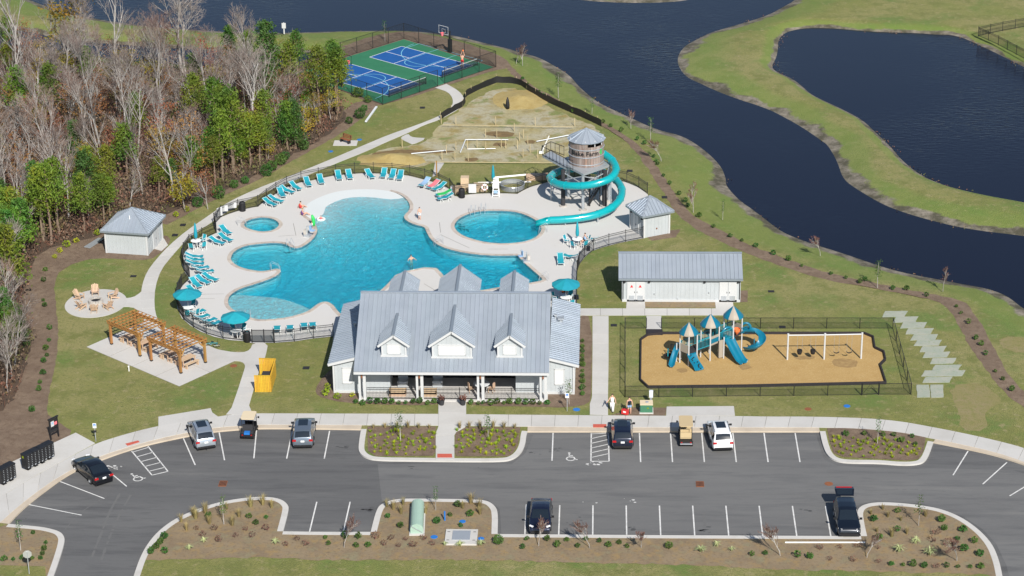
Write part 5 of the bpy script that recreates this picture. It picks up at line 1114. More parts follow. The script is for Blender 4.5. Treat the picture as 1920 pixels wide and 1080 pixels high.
# ================================================================== WATER SLIDE TOWER
tx, ty = 1.6, 75.6; tw = thing('slide_tower', 'round wooden barrel tower on a steel platform with grey conical roof', 'tower', (tx, ty, .03)); PZ_ = 4.36
def L3(x, y, z): return (x-tx, y-ty, z-.03)
legs = [(-.93, 73.43), (1.26, 72.2), (3.65, 73.3), (4.1, 75.0), (-.37, 75.9), (1.6, 78.6)]
for i, (x, y) in enumerate(legs):
    MB().cyl(L3(x, y, .03), .17 if i in (1, 3, 4) else .24, PZ_-.1, 10).build('leg', 'galv' if i in (1, 3, 4) else 'darkin', tw); MB().cyl(L3(x, y, .03), .42, .14, 12).build('footing', 'stone', tw)
pf = [(1.3, 71.9), (4.45, 75.05), (1.5, 78.9), (-1.0, 76.9), (-1.75, 76.2)]
pl_ = MB().prism([(x-tx, y-ty) for x, y in pf], PZ_-.25, PZ_).build('platform', 'galv', tw)
wk = [(-1.0, 73.9), (-.1, 73.2), (-2.2, 78.4), (-3.4, 77.3)]
MB().prism([(x-tx, y-ty) for x, y in ((-.5, 73.6), (-1.0, 77.0), (-2.4, 79.2), (-3.3, 77.7))], PZ_-.22, PZ_-.01).build('walkway', 'galv', tw)
def rail_run(pts, root, h=1.1):
    for i in range(len(pts)-1):
        a, b = Vector(pts[i]), Vector(pts[i+1]); mb = MB()
        for zz in (PZ_+h, PZ_+.1): mb.bar((*(a-Vector((tx, ty))), zz), (*(b-Vector((tx, ty))), zz), .05, .05)
        n = max(1, round((b-a).length/.75))
        for k in range(n+1): p = a.lerp(b, k/n)-Vector((tx, ty)); mb.box((p.x, p.y, PZ_+h/2), (.05, .05, h))
        mb.build('railing', 'black', root)
rail_run([(.15, 73.1), (-.5, 73.6), (-3.3, 77.7), (-2.4, 79.2), (-.9, 77.6)], tw)
bx, by_ = 1.6, 75.75; RB = 1.93; BZ = PZ_; BH = 2.75; n = 38
for k in range(n):
    a0 = 2*pi*k/n+.006; a1 = 2*pi*(k+1)/n-.006; hz = BH-(0.45 if 0.55*pi+pi < (a0+a1)/2+.0 < 1.9*pi else 0)
    rr = RB+random.uniform(-.012, .012); q = [(bx-tx+r_*math.cos(a), by_-ty+r_*math.sin(a)) for r_, a in ((rr, a0), (rr, a1), (rr-.06, a1), (rr-.06, a0))]
    MB().prism(q, BZ+.01, BZ+hz).build('stave', 'barrel', tw)
for zz in (.25, 1.1, 1.95): MB().tube([(bx-tx+(RB+.02)*math.cos(a), by_-ty+(RB+.02)*math.sin(a), BZ+zz) for a in np.linspace(0, 2*pi, 41)[:-1]], .05, 5, closed=True).build('hoop', 'galv', tw)
for k in range(6):
    a = pi+.3+k*pi/5.2; MB().box((bx-tx+(RB-.1)*math.cos(a), by_-ty+(RB-.1)*math.sin(a), BZ+BH-.15), (.09, .09, .8)).build('roof_post', 'white', tw)
nr = 14; rf = link('roof', None, tw)
for k in range(nr):
    a0 = 2*pi*k/nr; a1 = 2*pi*(k+1)/nr; Rr = 2.12; z0 = BZ+BH+.02; z1 = z0+1.15; c = Vector((bx-tx, by_-ty, 0))
    roof_plane(rf, [c+Vector((Rr*math.cos(a0), Rr*math.sin(a0), z0)), c+Vector((Rr*math.cos(a1), Rr*math.sin(a1), z0)), c+Vector((.02*math.cos((a0+a1)/2), .02*math.sin((a0+a1)/2), z1))], 1.0)
    MB().bar(c+Vector((Rr*math.cos(a0), Rr*math.sin(a0), z0+.02)), c+Vector((0, 0, z1+.02)), .07, .07).build('hip_cap', 'roofmetal', rf)
# lettering bent round the barrel
def bent_text(txt, size, ang0, zc, m, root, step):
    cu = bpy.data.curves.new('t', 'FONT'); cu.body = txt; cu.size = size; cu.extrude = .012; cu.offset = .014; cu.align_x = 'CENTER'; cu.space_character = 1.05; cu.resolution_u = 3
    ob = bpy.data.objects.new('t', cu); COL.objects.link(ob); dg = bpy.context.evaluated_depsgraph_get(); me = bpy.data.meshes.new_from_object(ob.evaluated_get(dg)); bpy.data.objects.remove(ob)
    for v in me.vertices:
        a = ang0+v.co.x/RB; r_ = RB+.035+v.co.z; v.co = (bx-tx+r_*math.cos(a), by_-ty+r_*math.sin(a), zc+v.co.y)
    me.materials.clear(); me.materials.append(M[m]); return link('lettering', me, root)
bent_text('Blake Farm', .70, -pi/2-.10, BZ+1.34, 'dark', tw, 0)
lf = MB(); a_ = -pi/2+.95
for k in range(5):
    aa = a_+.05*math.sin(k*2.3); zz = BZ+1.35+.12*k; lf.add([(bx-tx+(RB+.04)*math.cos(aa+d), by_-ty+(RB+.04)*math.sin(aa+d), zz+e) for d, e in ((-.10, 0), (0, -.07), (.10, .05), (0, .12))], [(0, 1, 2, 3)])
lf.build('leaf_emblem', 'green_float', tw)
# stair under the platform: two flights of steel steps
for k in range(11): MB().box((2.35-tx+(k*.10), 76.2-ty-(k*.0)+.05*k*0, .35+k*.36), (.28, 1.3, .05)).build('stair_tread', 'galv', tw)
MB().bar((2.2-tx, 75.55-ty, .1), (3.5-tx, 75.55-ty, 4.2), .05, .22).bar((2.2-tx, 76.85-ty, .1), (3.5-tx, 76.85-ty, 4.2), .05, .22).build('stair_stringer', 'galv', tw)
MB().tube([(2.2-tx, 75.5-ty, 1.1), (3.4-tx, 75.5-ty, 4.9)], .03, 6).tube([(2.2-tx, 76.9-ty, 1.1), (3.4-tx, 76.9-ty, 4.9)], .03, 6).build('stair_rail', 'galv', tw)
for (xa, ya), (xb, yb) in (((-.93, 73.43), (1.26, 72.2)), ((1.26, 72.2), (3.65, 73.3)), ((3.65, 73.3), (4.1, 75.0)), ((-.93, 73.43), (-.37, 75.9))):
    MB().bar(L3(xa, ya, 3.1), L3(xb, yb, 4.0), .07, .09).build('brace', 'galv', tw); MB().bar(L3(xa, ya, 4.0), L3(xb, yb, 3.1), .07, .09).build('brace', 'galv', tw)
for k in range(9): MB().box((2.0-tx+k*.13, 74.0-ty, .3+k*.24), (.26, 1.0, .05)).build('stair_tread', 'galv', tw)
MB().bar((1.85-tx, 73.45-ty, .1), (3.15-tx, 73.45-ty, 2.45), .05, .24).build('stair_stringer', 'dark', tw); MB().bar((1.85-tx, 74.55-ty, .1), (3.15-tx, 74.55-ty, 2.45), .05, .24).build('stair_stringer', 'dark', tw)
for x, y in ((2.0, 73.4), (3.1, 73.4), (1.95, 75.4), (3.4, 74.6)): MB().box((x-tx, y-ty, 2.1), (.12, .12, 4.1)).build('stair_post', 'dark', tw)
# tube slide
sp_ = [(2.6, 76.6, 5.15), (3.55, 76.3, 5.05), (4.45, 75.0, 4.8), (4.85, 73.2, 4.45), (4.3, 71.5, 4.1), (2.9, 70.75, 3.75), (1.2, 70.75, 3.45), (-.6, 71.6, 3.15), (-1.9, 73.2, 2.9), (-2.35, 75.2, 2.7), (-1.9, 77.2, 2.5), (-.4, 78.9, 2.35), (1.6, 79.4, 2.2), (3.5, 78.5, 2.05), (4.9, 76.6, 1.88), (5.5, 74.2, 1.72), (5.3, 71.8, 1.5), (4.4, 69.9, 1.25), (2.9, 68.6, 1.0), (1.2, 68.0, .82), (-.6, 67.75, .70), (-2.2, 67.72, .62)]
path = catmull(sp_, 6); sl = thing('water_slide', 'teal enclosed spiral tube slide winding down into the round pool', 'slide', (1.5, 74, .03)); so_ = Vector((1.5, 74, .03)); step = 6
for i in range(0, len(path)-step, step):
    seg = [p-so_ for p in path[i:i+step+1]]; MB().tube(seg, .42, 16, caps=False).build('tube_section', 'slideteal', sl, smooth=True)
    d = (path[i+1]-path[i]).normalized(); c = path[i]-so_; MB().tube([c-d*.035, c+d*.035], .46, 16).build('flange', 'slideteal', sl)
e0 = path[-1]; d = (path[-1]-path[-3]).normalized()
ch = MB(); vs = []; rows = [(0, .42, pi*1.0), (.5, .43, pi*.75), (1.0, .47, pi*.60), (1.6, .50, pi*.5)]
for dist, r_, an in rows:
    c = e0+d*dist-so_+Vector((0, 0, -.10*dist)); u = Vector((-d.y, d.x, 0)).normalized()
    for k in range(13):
        a = -pi/2-an+2*an*k/12; vs.append(c+u*r_*math.cos(a)+Vector((0, 0, r_*math.sin(a))))
ch.add(vs, [(13*i+k, 13*i+k+1, 13*i+14+k, 13*i+13+k) for i in range(3) for k in range(12)]); o = ch.build('exit_chute', 'slideteal', sl, smooth=True); md = o.modifiers.new('s', 'SOLIDIFY'); md.thickness = .05
for x, y, z in ((-2.3, 75.3, 2.3), (5.4, 74.3, 1.3), (2.9, 68.6, .55), (-.6, 67.75, .28), (4.3, 71.5, 3.65)):
    MB().cyl((x-so_.x, y-so_.y, 0), .08, z-.05, 8).build('support_post', 'galv', sl)
# ================================================================== PLAYGROUND
bd = thing('playground_border', 'low black plastic border round the wood chip playground', 'border', (*chips[0], 0)); o = Vector(chips[0])
for i in range(len(chips)):
    a, b = Vector(chips[i])-o, Vector(chips[(i+1) % len(chips)])-o; n = max(1, round((b-a).length/1.3))
    for k in range(n): p, q = a.lerp(b, k/n), a.lerp(b, (k+.985)/n); MB().bar((*p, .12), (*q, .12), .13, .30).build('border_timber', 'border', bd)
p = P(1227, 624); setp(MB().prism([(-.8, -.6), (.8, -.6), (.8, .7), (-.8, .7)], 0, .05).build('rubber_mat', 'border', None, (p.x, p.y, .03)), 'black rubber ramp mat at the back left playground gate', 'mat')
sw = thing('swing_set', 'white three post swing frame with two bucket and two belt swings', 'swing set', (24.27, 34.0, .03)); so2 = Vector((24.27, 34.0, .03))
posts = [Vector((20.82, 33.82, 0)), Vector((24.27, 33.95, 0)), Vector((27.75, 34.15, 0))]
for p in posts: MB().cyl((p.x-so2.x, p.y-so2.y, 0), .085, 2.62, 12).build('post', 'white', sw); MB().lathe([(.001, 2.72), (.10, 2.68), (.10, 2.6)], 12, (p.x-so2.x, p.y-so2.y)).build('post_cap', 'white', sw)
for i in range(2): MB().tube([posts[i]-so2+Vector((0, 0, 2.55)), posts[i+1]-so2+Vector((0, 0, 2.55))], .06, 10).build('beam', 'white', sw)
for k, xx in enumerate((21.95, 23.2, 25.4, 26.6)):
    x = xx-so2.x; y = .0+(xx-24.27)*.045; belt = k > 1; hw = .24
    for s in (-1, 1): MB().tube([(x+s*hw, y, 2.5), (x+s*hw*.9, y, .75 if belt else .95)], .012, 4).build('chain', 'galv', sw)
    if belt: MB().add([(x-.26+.52*i/6, y+d, .62+.13*abs(i-3)**2/9-z_) for z_ in (0, .03) for d in (-.09, .09) for i in range(7)], [(i, i+1, 8+i, 7+i) for i in range(6)]+[(14+i, 21+i, 22+i, 15+i) for i in range(6)]+[(i, 14+i, 15+i, i+1) for i in range(6)]+[(7+i, 8+i, 22+i, 21+i) for i in range(6)]).build('belt_seat', 'dark', sw)
    else: MB().lathe([(.001, .55), (.18, .56), (.24, .75), (.25, 1.0), (.22, 1.0), (.2, .75)], 12, (x, y)).build('bucket_seat', 'dark', sw)
# play structure
ps = thing('play_structure', 'teal and tan play structure with three canopy towers and four slides', 'play structure', (13.5, 33.8, .03)); pso = Vector((13.5, 33.8, .03))
def pp(x, y, z): return (x-pso.x, y-pso.y, z)
def tower_(c, r_, hd, hp, rot):
    pts = [(c[0]+r_*math.cos(rot+k*pi/2), c[1]+r_*math.sin(rot+k*pi/2)) for k in range(4)]
    for x, y in pts: MB().cyl(pp(x, y, 0), .065, hp, 10).build('post', 'white', ps)
    MB().prism([pp(x, y, 0)[:2] for x, y in pts], hd-.08, hd).build('deck', 'darkin', ps)
    # canopy: eight curved gores alternating teal and taupe
    R_ = r_+.10; n = 12; cxy = pp(c[0], c[1], 0)
    for k in range(n):
        a0, a1 = rot+pi/6*(k-1), rot+pi/6*k; vs = []
        for f_, z_ in ((.02, 1.0), (.35, .70), (.7, .38), (1, .05), (1.02, -.08)):
            for a in (a0, (a0+a1)/2, a1): vs.append((cxy[0]+R_*f_*math.cos(a), cxy[1]+R_*f_*math.sin(a), hp+z_-.1))
        o = MB().add(vs, [(3*i+j, 3*i+3+j, 3*i+4+j, 3*i+1+j) for i in range(4) for j in (0, 1)]).build('canopy_panel', 'taupe' if k in (0, 1, 6, 7) else 'playblue', ps, smooth=True)
    return pts
t1 = tower_((11.5, 33.05), .80, 1.25, 3.25, -pi/2); t2 = tower_((13.55, 34.3), .85, 1.55, 3.55, -pi/2); t3 = tower_((15.75, 35.55), .85, 1.9, 3.85, -pi/2)
def barrier(a, b, z, h=.95, m='playteal', name='barrier'):
    A_, B_ = Vector(a), Vector(b); mb = MB(); n = max(3, int((B_-A_).length/.13))
    for zz in (z+.08, z+h): mb.bar(pp(*A_, zz), pp(*B_, zz), .05, .05)
    for i in range(n+1): q = A_.lerp(B_, i/n); mb.box(pp(q.x, q.y, z+h/2+.04), (.03, .03, h))
    return mb.build(name, m, ps)
def panel(a, b, z, h, m='taupe', name='play_panel'):
    A_, B_ = Vector(a), Vector(b); e = (B_-A_); A_, B_ = A_+e*.06, B_-e*.06; t = e.normalized(); nn = Vector((t.y, -t.x))*.03
    q = [A_+nn, B_+nn, B_-nn, A_-nn]; return MB().prism([pp(*v, 0)[:2] for v in q], z, z+h).build(name, m, ps)
# bridges between towers
def bridge(a0, a1, b0, b1, z0, z1):
    n = 6
    for i in range(n):
        q = [Vector(a0).lerp(Vector(b0), (i+.04)/n), Vector(a0).lerp(Vector(b0), (i+.96)/n), Vector(a1).lerp(Vector(b1), (i+.96)/n), Vector(a1).lerp(Vector(b1), (i+.04)/n)]; z = z0+(z1-z0)*(i+.5)/n
        MB().prism([pp(*v, 0)[:2] for v in q], z-.06, z).build('bridge_plank', 'darkin', ps)
    for a, b in ((a0, b0), (a1, b1)):
        mb = MB(); A_, B_ = Vector(a), Vector(b); k = max(4, int((B_-A_).length/.12))
        for dz in (.08, .95): mb.bar(pp(*A_, z0+dz), pp(*B_, z1+dz), .05, .05)
        for i in range(k+1): q = A_.lerp(B_, i/k); zz = z0+(z1-z0)*i/k; mb.box(pp(q.x, q.y, zz+.5), (.03, .03, .92))
        mb.build('bridge_railing', 'playteal', ps)
bridge(t1[1], t1[2], t2[0], t2[3], 1.25, 1.55); bridge(t2[1], t2[2], t3[0], t3[3], 1.55, 1.9)
panel(t1[0], t1[3], 1.25, .8); barrier(t1[2], t1[3], 1.25); panel(t2[0], t2[1], 1.55, .9); q = panel(t2[0], t2[1], 1.75, .45, 'playblue', 'window_panel'); q.scale = (.999, 1, 1); q.location.y -= .04; q.location.x -= .0
barrier(t2[2], t2[3], 1.55); panel(t3[1], t3[2], 1.9, .9); barrier(t3[2], t3[3], 1.9); panel((14.35, 33.9), (14.95, 34.2), .1, 1.8); panel(t3[0], t3[3], 1.9, .5)
# slides: open chutes swept along a path with side walls
def chute(pts, w_, m, name, side=.22, lanes=1):
    c = catmull([pp(*p) for p in pts], 5); vs = []; prof = []
    xs = np.linspace(-w_/2, w_/2, 4*lanes+1)
    for i, x in enumerate(xs): prof.append((x, side if i in (0, len(xs)-1) else (side*.55 if lanes > 1 and i == len(xs)//2 else 0.0)))
    prof = [(-w_/2-.06, side-.05), (-w_/2-.03, side+.02)]+prof[:]+[(w_/2+.03, side+.02), (w_/2+.06, side-.05)]; k = len(prof)
    for i, p in enumerate(c):
        t = (c[min(i+1, len(c)-1)]-c[max(i-1, 0)]); u = Vector((t.y, -t.x, 0)).normalized()
        for a, b in prof: vs.append(p+u*a+Vector((0, 0, b)))
    o = MB().add(vs, [(k*i+j, k*i+j+1, k*i+k+j+1, k*i+k+j) for i in range(len(c)-1) for j in range(k-1)]).build(name, m, ps, smooth=True); md = o.modifiers.new('s', 'SOLIDIFY'); md.thickness = .035; return o
chute([(10.55, 33.5, 1.3), (10.35, 33.1, 1.15), (10.1, 32.55, .6), (9.95, 32.1, .25), (9.9, 31.75, .16)], .5, 'playblue', 'slide')
MB().tube([pp(10.55+.28*math.cos(a), 33.55, 1.35+.42*math.sin(a)) for a in np.linspace(0, pi, 9)], .10, 8).build('slide_hood', 'playblue', ps, smooth=True)
chute([(15.1, 34.95, 1.95), (15.3, 34.55, 1.8), (15.85, 33.75, .95), (16.4, 32.95, .25), (16.65, 32.6, .16)], 1.05, 'playblue', 'double_slide', lanes=2)
MB().tube([pp(15.15+.5*math.cos(a), 34.9+.3*math.cos(a), 2.05+.75*math.sin(a)) for a in np.linspace(0, pi, 11)], .14, 8).build('slide_hood', 'playblue', ps, smooth=True)
spn = [(16.45, 35.6, 1.95), (17.1, 36.1, 1.85), (17.9, 36.4, 1.6), (18.5, 35.9, 1.3), (18.45, 35.2, 1.0), (17.9, 34.9, .7), (17.3, 35.2, .42), (17.0, 35.6, .25)]
chute([(x, y, z) for x, y, z in spn], .62, 'playblue', 'spiral_slide', side=.32)
MB().cyl(pp(17.8, 35.7, 0), .06, 1.3, 8).build('slide_post', 'playblue', ps)
MB().tube([pp(17.0+.45*math.cos(a), 36.2, 2.2+.5*math.sin(a)) for a in np.linspace(0, 2*pi, 17)[:-1]], .12, 8, closed=True).build('slide_ring', 'playblue', ps, smooth=True)
barrier((16.55, 35.4), (17.3, 36.1), 1.9, .6, 'playblue', 'slide_rail')
cw = chute([(11.75, 32.45, 1.25), (12.0, 31.95, .75), (12.35, 31.45, .35), (12.5, 31.15, .12)], .85, 'playblue', 'climbing_ramp', side=.05)
for k in range(14): f_ = k/14; MB().box(pp(11.8+.65*f_+random.uniform(-.3, .3), 32.35-1.15*f_, 1.22-1.05*f_), (.10, .08, .07)).build('climbing_hold', 'dark', ps)
for x, y, h in ((10.4, 33.3, 1.9), (10.85, 33.75, 1.95), (14.85, 34.03, 2.2)): MB().cyl(pp(x, y, 0), .06, h, 10).build('post', 'white', ps)
MB().lathe([(.001, .32), (.35, .34), (.42, .55), (.40, .56)], 12, pp(9.6, 33.6, 0)[:2]).build('spinner_seat', 'dark', ps); MB().cyl(pp(9.6, 33.6, 0), .05, 1.2, 8).build('spinner_pole', 'playteal', ps)
MB().cyl(pp(9.9, 34.0, .0), .05, 1.5, 8).bar(pp(9.9, 34.0, 1.45), pp(10.6, 33.6, 1.45), .05, .05).build('overhead_bar', 'dark', ps)
MB().lathe([(.05, 2.0), (.30, 2.35), (.34, 2.6), (.30, 2.62)], 10, pp(16.1, 35.1, 0)[:2]).build('drum_toy', 'orange', ps)
# ================================================================== PERGOLAS, FIRE PIT
def pergola(label, c, a0, W_, D_, H_):
    t = thing('pergola', label, 'pergola', (c.x, c.y, SZ), a0); x, y = W_/2, D_/2
    for sx in (-1, 1):
        for sy in (-1, 1):
            ps_ = MB().box((sx*x, sy*y, H_/2), (.2, .2, H_)).build('post', 'wood', t); MB().box((sx*x, sy*y, .06), (.23, .23, .12)).build('post_base', 'dark', ps_)
            MB().bar((sx*x, sy*y, H_-.65), (sx*(x-.6), sy*y, H_-.02), .09, .12).build('brace', 'wood', t); MB().bar((sx*x, sy*y, H_-.65), (sx*x, sy*(y-.6), H_-.02), .09, .12).build('brace', 'wood', t)
    for sy in (-1, 1):
        for d in (-.11, .11): MB().box((0, sy*y+d, H_+.0), (W_+.5, .05, .24)).build('beam', 'wood', t)
    n = 9
    for i in range(n): MB().box((-x-.15+(2*x+.3)*i/(n-1), 0, H_+.20), (.045, D_+.5, .13)).build('rafter', 'wood', t)
    n = 9
    for i in range(n): MB().box((0, -y-.2+(2*y+.4)*i/(n-1), H_+.29), (W_+.45, .045, .04)).build('slat', 'wood', t)
    return t
def picnic_table(c, rz, label):
    t = thing('picnic_table', label, 'table', (c.x, c.y, SZ), rz, 'pale wood tables under the pergolas')
    for k in range(5): MB().box((0, -.34+k*.17, .74), (1.7, .155, .05)).build('tabletop_board', 'palewood', t)
    for sx in (-1, 1):
        for sy in (-1, 1): MB().box((sx*.72, sy*.33, .36), (.09, .09, .72)).build('leg', 'palewood', t)
        MB().box((sx*.72, 0, .67), (.07, .62, .09)).build('apron', 'palewood', t)
def bench(c, rz, label):
    t = thing('bench', label, 'bench', (c.x, c.y, SZ), rz, 'pale wood benches under the pergolas')
    for k in range(2): MB().box((0, -.09+k*.18, .44), (1.7, .165, .05)).build('seat_board', 'palewood', t)
    for sx in (-1, 1): MB().box((sx*.68, 0, .21), (.08, .32, .42)).build('leg', 'palewood', t)
c1 = lambda x, y: P(100+x/5.053, 530+y/5.053)
for k, (A_, B_, C_, lab) in enumerate((((553, 587), (823, 700), (1022, 500), 'left'), ((930, 745), (1210, 862), (1425, 758), 'right'))):
    a, b, d = c1(*A_), c1(*B_), c1(*C_); u = (b-a); Wd = u.length; u.normalize(); v = Vector((-u.y, u.x, 0)); D_ = 3.05
    cc_ = (a+b)/2+v*D_/2; an = math.atan2(u.y, u.x); pergola('%s of two brown timber pergolas with slatted roof on the patio' % lab, cc_, an, Wd, D_, 2.25)
    for j, dx in enumerate((-1.1, 1.1)):
        ct_ = cc_+u*dx+v*.1; wh = ('near the fire pit side' if j == 0 else 'on the gate side'); picnic_table(ct_, an+pi/2, 'pale wooden table under the %s pergola %s' % (lab, wh))
        for s in (-1, 1): bench(ct_+u*s*.72, an+pi/2, 'pale wooden bench %s of the table under the %s pergola %s' % ('left' if s < 0 else 'right', lab, wh))
fp_ = P(179, 571); t = thing('fire_pit', 'round stone fire pit ring in the middle of the circular patio', 'fire pit', (-47.25, 46.35, SZ))
for lv in range(2):
    for k in range(16):
        a0 = 2*pi*(k+lv*.5)/16+.02; a1 = 2*pi*(k+1+lv*.5)/16-.02
        MB().prism([(r_*math.cos(a), r_*math.sin(a)) for r_, a in ((.74, a0), (.74, (a0+a1)/2), (.74, a1), (.50, a1), (.50, (a0+a1)/2), (.50, a0))], lv*.2+.005, lv*.2+.195).build('stone', 'stone', t)
MB().lathe([(.001, .26), (.3, .28), (.5, .24)], 16).build('ash_bed', 'dark', t)
def adirondack():
    t = thing('garden_chair', 'x', 'chair', group='tan slatted chairs round the fire pit')
    for k in range(5): MB().add([(-.30, -.26+k*.105, .22), (-.30, -.165+k*.105, .22), (.28, -.165+k*.105, .36), (.28, -.26+k*.105, .36)]+[(-.30, -.26+k*.105, .19), (-.30, -.165+k*.105, .19), (.28, -.165+k*.105, .33), (.28, -.26+k*.105, .33)], [(3, 2, 1, 0), (4, 5, 6, 7), (0, 1, 5, 4), (1, 2, 6, 5), (2, 3, 7, 6), (3, 0, 4, 7)]).build('seat_slat', 'palewood', t)
    for k in range(5):
        y = -.26+k*.13; h = 1.02-abs(k-2)*.06; MB().bar((-.26, y, .25), (-.62, y*1.15, h), .11, .03).build('back_slat', 'palewood', t)
    for s in (-1, 1):
        MB().box((-.02, s*.36, .56), (.72, .14, .035)).build('armrest', 'palewood', t); MB().box((.28, s*.32, .28), (.09, .04, .55)).build('leg', 'palewood', t); MB().bar((-.62, s*.29, .05), (.30, s*.29, .34), .04, .12).build('leg', 'palewood', t)
    return t
ad = adirondack()
for i, (x, y, lab) in enumerate(((179, 553, 'at the far side of the fire pit'), (150, 561, 'left and beyond the fire pit'), (211, 560, 'right and beyond the fire pit'), (154, 578, 'left and in front of the fire pit'), (177, 583, 'directly in front of the fire pit'), (202, 578, 'right and in front of the fire pit'))):
    p = P(x, y, SZ); d = Vector((-47.25, 46.35, 0))-p; rz = math.atan2(d.y, d.x); lab = 'tan slatted low garden chair '+lab
    if i == 0: ad.location = p; ad.rotation_euler = (0, 0, rz); ad['label'] = lab
    else: dup(ad, p, rz, lab)
# yellow timber bin enclosure
e0 = P(478, 735); e1 = P(509, 735); e2 = P(518, 703); e3 = P(487, 702); t = thing('bin_enclosure', 'yellow timber picket enclosure round wheeled bins beside the gate path', 'enclosure', (e0.x, e0.y, 0))
def pickets(a, b, h=1.65, sp=.15):
    A_, B_ = a-e0, b-e0; n = int((B_-A_).length/sp); d = (B_-A_).normalized(); rz = math.atan2(d.y, d.x)
    me = MB().box((0, 0, h/2), (sp*.90, .025, h)).mesh('picket', 'ywood')
    for i in range(n): p = A_+d*((i+.5)*sp); link('picket', me, t, (p.x, p.y, 0), rz)
    nn = Vector((-d.y, d.x, 0))*.05
    for zz in (.35, 1.0, h+.02): MB().bar(A_+nn*(zz < h)+Vector((0, 0, zz)), B_+nn*(zz < h)+Vector((0, 0, zz)), .05 if zz < h else .12, .09 if zz < h else .035).build('rail', 'ywood', t)
pickets(e0, e1); pickets(e1, e2); pickets(e3, e2)
b = thing('wheeled_bin', 'dark wheeled bin inside the yellow timber enclosure', 'bin', ((e1+e3).x/2+.15, (e1+e3).y/2, 0), 0); MB().box((0, 0, .5), (.75, .85, .85), 0, 1.1).build('body', 'dark', b); MB().box((0, 0, .97), (.86, 1.0, .07)).build('lid', 'darkin', b)
for s in (-1, 1): MB().tube([(s*.40, .3, .12), (s*.48, .3, .12)], .12, 10).build('wheel', 'dark', b)
